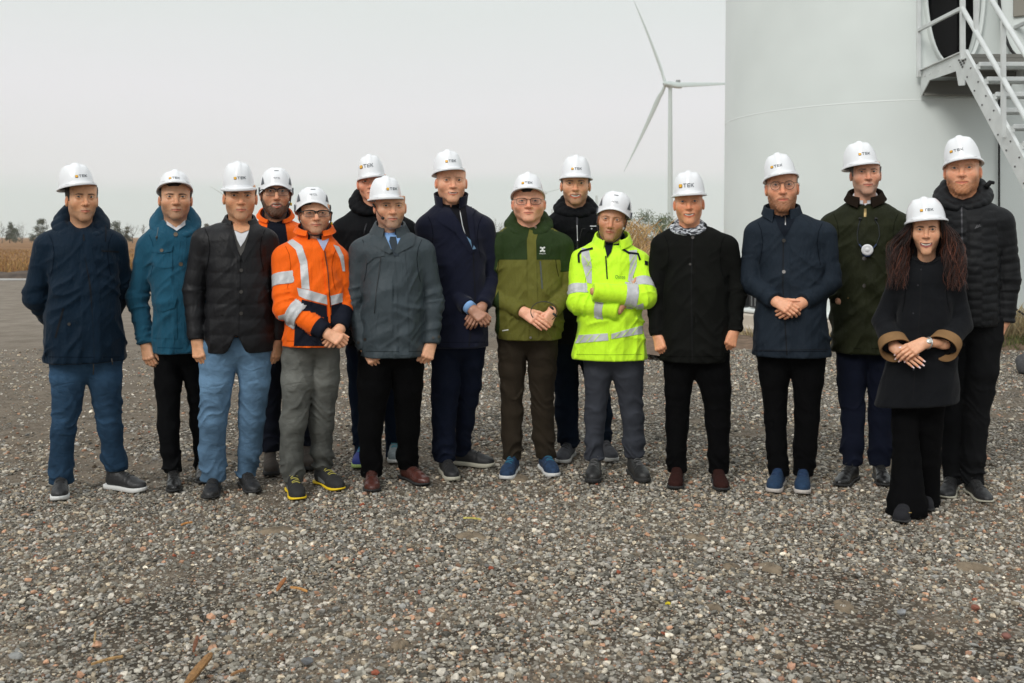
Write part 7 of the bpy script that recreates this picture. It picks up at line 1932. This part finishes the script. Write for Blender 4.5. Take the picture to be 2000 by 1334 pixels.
def p13():
    P = Person(1543, 5.8, 'red bearded man with round glasses in long navy coat, hands clasped, blue sneakers',
        dict(eyes=(1528, 361), chin=411, w=55, rot=(2, 2, -2), hx=1526, top=297, brim=341, hw=72, hp=5, hroll=-9, lx=1520, ly=325, lw=23, eye=.8, smile=.35, beard=((.22, .085, .03), .85, .0030), brow=(.30, .15, .07), browk=.5, red=1.2), skin=(0.661, 0.370, 0.253))
    make_head(P); make_hair(P, (.26, .16, .10), hl=.08, thick=.005, side=-.012); make_helmet(P); glasses(P, 'round', (.04, .025, .02))
    nv = fabric('ink navy coat', (0.0152, 0.0220, 0.0316), .72, kind='shell', var=.06); bk = fabric('dark navy inner', (.008, .011, .017), .8)
    jacket(P, [(425, 1490, 1590, .12, .03), (455, 1476, 1608, .145, .02), (540, 1478, 1614, .16, 0), (620, 1474, 1616, .165, 0), (696, 1468, 1622, .17, 0)],
        [dict(sh=(1478, 458, .02), el=(1466, 548, .0), wr=(1514, 588, -.19), r=(.080, .072, .056)), dict(sh=(1608, 460, .02), el=(1620, 550, .0), wr=(1570, 590, -.17), r=(.080, .070, .054))], 694, nv, 'overcoat', fold=1.0)
    J = P.jb
    decal(P, J, [(1512, 400), (1556, 400), (1556, 420), (1540, 452), (1532, 464), (1522, 448), (1512, 420)], .005, 'inner_jacket', bk, None); decal(P, J, line_poly([(1534, 412), (1534, 440)], 1.8), .009, 'zip', silver, None)
    collar(P, bk, a0=4, rx=.074, ry=.080, zf=-.180, zb=-.12, h=.06, hf=.05, lean=.92, name='inner_collar')
    collar(P, nv, a0=26, rx=.090, ry=.090, zf=-.165, zb=-.125, h=.070, hf=.064, lean=1.04, fold=(.016, .045), point=.03)
    decal(P, J, line_poly([(1530, 466), (1529, 560), (1537, 694)], 2), .001, 'front_edge', trim_b, P.jk)
    for y in (470, 531): decal(P, J, disc(1531, y, 3.6), .006, 'button', btn, P.jk, step=2)
    decal(P, J, line_poly([(1470, 684), (1536, 684), (1620, 682)], 1.2), .001, 'hem_seam', trim_b, P.jk)
    hand(P, P.L(1514, 588, -.195), P.L(1543, 603, -.245), (-.05, -.95, .3), (.3, 0, 1), (.55, .85, .5), thumb=(.62, .1, .05), sc=1.0)
    hand(P, P.L(1568, 590, -.175), P.L(1540, 607, -.205), (0, -1, 0), (-.3, 0, 1), (.3, .7, .6), thumb=(.3, .3, .3), sc=1.0)
    bs = mat('navy blue runner', (.008, .033, .080), .85, var=.2, vscale=60, bump=[('noise', 160, .002, (1, 1, 1))]); lc = mat('navy lace', (.01, .03, .09), .8); ws = mat('pale sole', (.50, .46, .42), .7)
    a = shoe(P, (1508, 968), -24, 'runner', bs, ws, .285, lc, w=.048); b = shoe(P, (1566, 971), 0, 'runner', bs, ws, .285, lc, w=.048)
    trousers(P, [[(1478, 1542, 692), (1483, 1541, 740), (1492, 1537, 815), (1496, 1538, 870), (1501, 1541, 928)], [(1544, 1612, 692), (1547, 1609, 740), (1552, 1600, 815), (1549, 1596, 870), (1548, 1590, 928)]], [a, b], fabric('black trousers', (.003, .003, .0034), .95), 680, fold=.7)
    seams(P, (0.003, 0.0045, 0.008)); core_body(P); return P.finish()

def p14():
    P = Person(1692, 6.1, 'grey haired man in dark olive waxed coat and black leather shoes',
        dict(nkz=-.182, eyes=(1695, 335.5), chin=379, w=51, rot=(8, 1, 0), hx=1687, top=275, brim=321, hw=76, hp=2, hroll=-6, lx=1692, ly=303, lw=23, eye=.72, smile=.3, beard=stubble((.24, .21, .19), .42), brow=(.10, .08, .07), browk=.75, red=1.3), skin=(0.638, 0.370, 0.275))
    make_head(P); make_hair(P, (.12, .115, .11), hl=.07, thick=.010, side=-.020); make_helmet(P)
    ol = fabric('waxed olive', (0.0179, 0.0203, 0.0096), .6, kind='shell', var=.18); cord = fabric('brown corduroy', (.014, .009, .006), .95)
    jacket(P, [(410, 1640, 1745, .12, .03), (440, 1622, 1762, .15, .02), (540, 1622, 1762, .165, 0), (620, 1622, 1764, .165, 0), (690, 1624, 1762, .165, 0)],
        [dict(sh=(1626, 442, .02), el=(1618, 532, .04), wr=(1640, 585, -.10), r=(.084, .072, .058)), dict(sh=(1756, 442, .02), el=(1772, 535, .02), wr=(1750, 595, -.10), r=(.082, .070, .055))], 688, ol, 'waxed_coat', fold=1.1)
    J = P.jb
    collar(P, shirt_w, a0=10, rx=.066, ry=.072, zf=-.175, zb=-.12, h=.035, hf=.026, lean=.95, name='shirt_collar', thick=.003, fold=(.010, .02))
    decal(P, J, [(1676, 372), (1706, 372), (1702, 392), (1690, 402), (1680, 392)], .005, 'shirt', shirt_w, None)
    collar(P, cord, a0=20, rx=.090, ry=.090, zf=-.180, zb=-.125, h=.065, hf=.050, lean=1.02, fold=(.026, .045), point=.02)
    decal(P, J, line_poly([(1690, 402), (1688, 500), (1692, 690)], 22), .004, 'placket', ol, P.jk)
    for y in (505, 558): decal(P, J, disc(1688, y, 4), .008, 'button', btn, P.jk, step=2)
    decal(P, J, line_poly([(1690, 408), (1690, 424)], 5), .008, 'brass_zip', mat('brass', (.22, .16, .07), .4, .8), P.jk)
    decal(P, J, [(1625, 598), (1668, 604), (1666, 690), (1628, 690)], .005, 'pocket', ol, P.jk); decal(P, J, [(1622, 592), (1672, 600), (1668, 616), (1624, 610)], .012, 'pocket_flap', ol, P.jk)
    decal(P, J, disc(1657, 582, 2), .010, 'stud', mat('brass', (.22, .16, .07), .4, .8), P.jk, step=2)
    hand(P, P.L(1640, 585, -.11), P.L(1654, 600, -.115), (0, -1, .2), (0, 0, 1), (.3, .3, .3))
    a = shoe(P, (1637, 956), -38, 'dress', leather, sole_b, .30, lace_b, w=.05); b = shoe(P, (1730, 956), 28, 'dress', leather, sole_b, .30, lace_b, w=.05)
    trousers(P, [[(1632, 1694, 686), (1635, 1692, 740), (1642, 1689, 820), (1643, 1688, 870), (1643, 1682, 908)], [(1694, 1752, 686), (1694, 1746, 740), (1697, 1744, 820), (1697, 1744, 870), (1698, 1738, 908)]], [a, b], fabric('midnight trousers', (.0065, .0085, .018), .9), 670)
    seams(P, (0.004, 0.005, 0.002)); core_body(P); o = P.finish()
    # neck loop with round receiver
    root = empty('neck_receiver', (P.X, P.Y, 0), -P.th, 'white round audio receiver on a dark blue neck loop against the olive coat', 'receiver')
    def on(x, y, off=.012):
        loc = J.ray_cast(P.cam, P.ray(x, y))[0]; return loc + Vector((0, -off, 0)) if loc else P.L(x, y, -.18)
    mb = MB(); mb.tube([on(*q) for q in ((1682, 424), (1677, 440), (1674, 458), (1676, 474), (1680, 481), (1686, 486))], .0016, 6); mb.tube([on(*q) for q in ((1708, 428), (1716, 440), (1718, 460), (1713, 474), (1708, 482), (1702, 487))], .0016, 6); mb.build('loop', mat('navy cord', (.012, .016, .03), .5), root, True)
    mb = MB(); mb.tube([on(*q, .014) for q in ((1678, 477), (1684, 484), (1688, 488))], .004, 8); mb.tube([on(*q, .014) for q in ((1712, 477), (1706, 484), (1701, 488))], .004, 8); mb.tube([on(*q, .014) for q in ((1684, 495), (1690, 500), (1697, 500), (1703, 495))], .004, 8); mb.build('holder', mat('blue plastic', (.015, .035, .10), .4), root, True)
    c = on(1694, 488, .022); mb = MB(); R_ = Matrix.Rotation(math.radians(90), 3, 'X'); prof = [(0, .010), (.012, .010), (.014, .007), (.019, .009), (.030, .008), (.034, .004), (.034, -.006), (0, -.006)]
    mb.lathe(prof, n=28); mb.v = [tuple(c + R_ @ Vector(v)) for v in mb.v]; mb.build('receiver_body', mat('white plastic', (.72, .73, .74), .35), root, True)
    for x in (1680, 1711):
        q = on(x, 427, .016); mb = MB(); mb.tube([q + Vector((-.008, 0, .003)), q + Vector((.008, 0, -.003))], .006, 8); mb.build('earbud', black_pl, root, True)
    return o

def p15():
    P = Person(1803, 5.3, 'smiling woman with long dark wavy hair in black coat with tan cuffs',
        dict(nkz=-.182, nf=.45, eyes=(1809, 448.5), chin=497, w=53, rot=(-1, 0, 0), hx=1809, top=386.5, brim=430, hw=88, hp=3, hroll=-5, hyaw=0, lx=1812, ly=414, lw=26, eye=.85, smile=1.1, teeth=.55, brow=(.012, .007, .005), browk=.98, lip=(.36, .08, .09), lash=1.0, neck=.046, fat=-1.0, nose=.9, red=.8), skin=(0.638, 0.381, 0.264))
    make_head(P); make_helmet(P)
    bk = fabric('black wool', (0.0081, 0.0088, 0.0105), .95, sheen=.05); tan = fabric('tan lining', (.235, .135, .062), .9)
    jacket(P, [(522, 1768, 1850, .105, .03), (550, 1750, 1866, .125, .02), (620, 1750, 1864, .135, 0), (700, 1732, 1870, .145, 0), (790, 1706, 1876, .165, 0)],
        [dict(sh=(1757, 552, .02), el=(1726, 628, .0), wr=(1746, 674, -.15), r=(.062, .062, .066)), dict(sh=(1860, 552, .02), el=(1876, 632, .0), wr=(1846, 672, -.15), r=(.062, .062, .066))], 788, bk, 'wool_coat', fold=.55,
        hemf=lambda X, Y: (-X) * .10 * -1)
    collar(P, bk, a0=3, rx=.072, ry=.076, zf=-.190, zb=-.14, h=.05, hf=.035, lean=.90)
    J = P.jb; decal(P, J, line_poly([(1800, 510), (1797, 600), (1783, 780)], 1.6), .001, 'front_edge', trim_b, P.jk)
    for x, y in ((1799, 527), (1793, 557), (1784, 612), (1784, 722)): decal(P, J, disc(x, y, 1.8), .005, 'snap', zipm, P.jk, step=2)
    for (e, w) in (((1726, 628, .0), (1746, 674, -.15)), ((1876, 632, .0), (1846, 672, -.15))):
        E_, W_ = P.L(*e), P.L(*w); d = (W_ - E_).normalized(); rows = []
        up = d.orthogonal().normalized(); b2 = d.cross(up)
        for t, r in ((-.030, .073), (.0, .076), (.034, .080), (.040, .078), (.036, .070), (.0, .063)):
            rows.append([W_ + d * t + (up * math.cos(a) + b2 * math.sin(a) * 1.0) * r + d * .006 * math.sin(2 * a) for a in [2 * math.pi * i / 40 for i in range(40)]])
        P.add(sheet(rows, .002, 'turned_cuff', tan, None, closed=True))
    nl = (.72, .55, .56)
    hand(P, P.L(1744, 676, -.165), P.L(1772, 695, -.215), (.1, -.95, .25), (.3, 0, 1), (.12, .2, .12), thumb=(.4, .3, .3), sc=.94, nails=nl)
    hand(P, P.L(1808, 668, -.205), P.L(1776, 685, -.250), (-.1, -.95, .30), (0, .2, 1), (.30, .55, .35), thumb=(.35, .2, .1), sc=.94, nails=nl)
    # arms between cuff and wrist
    for a_, b_ in (((1748, 676, -.13), (1746, 677, -.16)), ((1840, 674, -.14), (1810, 668, -.20))): P.core.append((P.L(*a_), P.L(*b_), .023, .022))
    # watch
    w0, w1 = P.L(1812, 669, -.20), P.L(1818, 670, -.192); wa = empty_none = None
    d = (P.L(1840, 674, -.14) - P.L(1808, 668, -.205)).normalized(); u = d.orthogonal().normalized(); b2 = d.cross(u); c = P.L(1813, 670, -.197)
    mb = MB(); mb.tube([c + (u * math.cos(a) + b2 * math.sin(a)) * .0285 for a in [2 * math.pi * i / 28 for i in range(28)]], .0042, 8, closed=True); wt = mb.build('watch', silver, None, True); P.add(wt)
    nrm = Vector((.1, -.9, .42)).normalized(); R_ = nrm.to_track_quat('Z', 'Y').to_matrix(); cc = c + nrm * .029; mb = MB(); mb.lathe([(0, .005), (.011, .005), (.013, .003), (.013, -.002), (0, -.002)], n=24); mb.v = [tuple(cc + R_ @ Vector(v)) for v in mb.v]; mb.build('watch_dial', mat('dial', (.55, .58, .55), .25, .3), wt, True)
    # hair: long wavy locks
    r = np.random.default_rng(4); vs = []; hm = mat('dark auburn hair', (0, 0, 0), .50, vcol=True, spec=.35)
    mb = MB(); cols = []
    for i in range(1500):
        sd = -1 if i % 2 else 1; lay = r.random(); a = r.uniform(-.62, 2.1)      # angle from the temple to the back
        x0, y0 = sd * (.074 + .012 * lay) * math.cos(a * .62), -.028 + .098 * math.sin(a * .75)
        Lh = r.uniform(.20, .35); pts = []; ph = r.uniform(0, 6.28) + lay * 3; fr = r.uniform(30, 46); amp = r.uniform(.008, .018); out_ = r.uniform(.015, .125) * (1 if a < 1.3 else .5)
        for k in range(15):
            t = k / 14; z = .055 - Lh * t
            ox = sd * (out_ * .85 * S01(t / .65) + .008 * min(1, t * 6)) + amp * math.sin(fr * (Lh * t) + ph) * min(1, t * 3)
            oy = (-.075 * S01((t - .45) / .45) if a < .9 else -.02 * t) + amp * .8 * math.cos(fr * (Lh * t) + ph) * min(1, t * 3) + .02 * math.sin(t * 3)
            pts.append(P.T([(x0 + ox, y0 + oy + .01, z)])[0])
        rr = r.uniform(.0011, .0027); n0 = len(mb.v); mb.tube(pts, [rr * (1 - .75 * (k / 14) ** 2) for k in range(15)], 4, cap=False)
        c_ = np.array((.009, .0045, .0038)) * r.uniform(.4, 1.6) + np.array((.075, .020, .008)) * r.random() ** 4
        for k in range(15): cols += [tuple(c_ * (1 + 1.6 * (k / 14) ** 1.5))] * 4
    P.add(mkmesh('hair', mb.v, mb.f, hm, None, True, col=np.array(cols)))
    X, Y, Z, ax = grid3((-.11, -.10, -.2), (.11, .16, .12), .005); d_ = smin(ell((X, Y, Z), (0, .03, .03), (.081, .096, .095)), seg((X, Y, Z), (0, .06, 0), (0, .07, -.16), .07, .06), .03); d_ = smax(d_, np.minimum(-.02 - Y, .075 - Z), .01); v, q = nets(d_.astype(np.float32), ax)
    P.add(mkmesh('under_hair', P.T(v), q, mat('dark under hair', (.010, .0045, .0035), .7)))
    st = mat('black velvet', (.006, .006, .009), .95)
    a = shoe(P, (1754, 1026), -4, 'heel', st, sole_b, .25, None, w=.043, sole_t=.014); b = shoe(P, (1812, 1003), 16, 'heel', st, sole_b, .25, None, w=.043, sole_t=.014)
    trousers(P, [[(1738, 1796, 778), (1741, 1795, 830), (1742, 1800, 900), (1732, 1812, 985), (1728, 1812, 1004)], [(1788, 1848, 778), (1786, 1842, 830), (1784, 1838, 900), (1772, 1836, 985), (1770, 1836, 1014)]], [a, b], fabric('black trousers', (.003, .003, .0034), .95), 765, 'wide_trousers', fold=.5, flare=True)
    tubes_obj(P, 'shoe_buckle', [[a.pos + Vector((-.022, -.135, .052 - .0)) + Vector((.011 * i, -.003 * math.sin(i * 1.5), .004 * math.sin(i * 1.57 + .5) - abs(i - 2) * .003)) for i in range(5)]], .0022, mat('gold', (.65, .45, .15), .3, 1.0))
    seams(P, (0.002, 0.002, 0.003), hem_=False); core_body(P); return P.finish()

def p16():
    P = Person(1888, 5.57, 'tall ginger bearded man in black puffer jacket with raised hood edge, rightmost of the group',
        dict(eyes=(1878.5, 328), chin=377, w=62, rot=(-2, 3, -1), hx=1879, top=262.5, brim=312, hw=83, hp=6, hroll=-8, lx=1871, ly=293.5, lw=27, eye=.8, smile=.6, beard=((.40, .15, .05), .80, .003), brow=(.32, .17, .09), browk=.5, iris=(.12, .14, .14)), skin=(0.684, 0.392, 0.275))
    make_head(P); make_hair(P, (.28, .16, .09), hl=.08, thick=.004, side=-.012); make_helmet(P)
    pf = fabric('black puffer nylon', (0.0057, 0.0063, 0.0075), .6, kind='plain', spec=.2, sheen=0)
    jacket(P, [(402, 1845, 1942, .12, .03), (432, 1832, 1958, .15, .02), (520, 1838, 1954, .165, 0), (600, 1838, 1954, .165, 0), (636, 1840, 1952, .155, 0)],
        [dict(sh=(1838, 434, .02), el=(1828, 530, .06), wr=(1850, 600, .05), r=(.080, .070, .055)), dict(sh=(1953, 434, .02), el=(1968, 540, .03), wr=(1962, 630, .0), r=(.080, .070, .056))], 634, pf, 'puffer_jacket', fold=.6, quilt=(.046, .0045, 1))
    hood(P, pf, rx=.095, ry=.098, zf=-.175, zb=-.05, r=(.034, .046), a0=4)
    tubes_obj(P, 'hood_tab', [[P.L(1925, 366, .02), P.L(1934, 356, .03), P.L(1941, 357, .04)]], [.016, .013, .010], pf)
    J = P.jb; decal(P, J, line_poly([(1878, 396), (1880, 500), (1882, 632)], 3), .004, 'zip', zipm, P.jk); decal(P, J, line_poly([(1891, 434), (1893, 498)], 5), .004, 'chest_zip', trim_b, P.jk)
    for i in range(4): decal(P, J, line_poly([(1904 + i * 2.6, 447 - i * 1.5), (1909 + i * 2.4, 440 - i * .8 + (i % 2) * 4)], 1.5), .005, 'logo_stroke', mat('grey print', (.06, .06, .065), .5), P.jk, step=2)
    hand(P, P.L(1960, 628, -.01), P.L(1950, 648, -.02), (.6, -.8, 0), (-1, -.2, 0), (.2, .2, .2))
    a = shoe(P, (1846, 979), -28, 'dress', leather_m, mat('cream sole', (.42, .40, .32), .7), .30, lace_b, w=.050, sole_t=.014); b = shoe(P, (1932, 988), 34, 'dress', leather_m, mat('cream sole', (.42, .40, .32), .7), .30, lace_b, w=.050, sole_t=.014)
    trousers(P, [[(1836, 1896, 632), (1836, 1890, 720), (1837, 1880, 820), (1838, 1877, 890), (1840, 1876, 945)], [(1884, 1962, 632), (1883, 1950, 720), (1879, 1932, 820), (1877, 1926, 890), (1880, 1921, 945)]], [a, b], fabric('charcoal trousers', (0.0087, 0.0091, 0.0101), .9), 612)
    core_body(P); return P.finish()

for i, fn in enumerate((p1, p2, p3, p4, p5, p6, p7, p8, p9, p10, p11, p12, p13, p14, p15, p16)):
    if run(i + 1): fn()
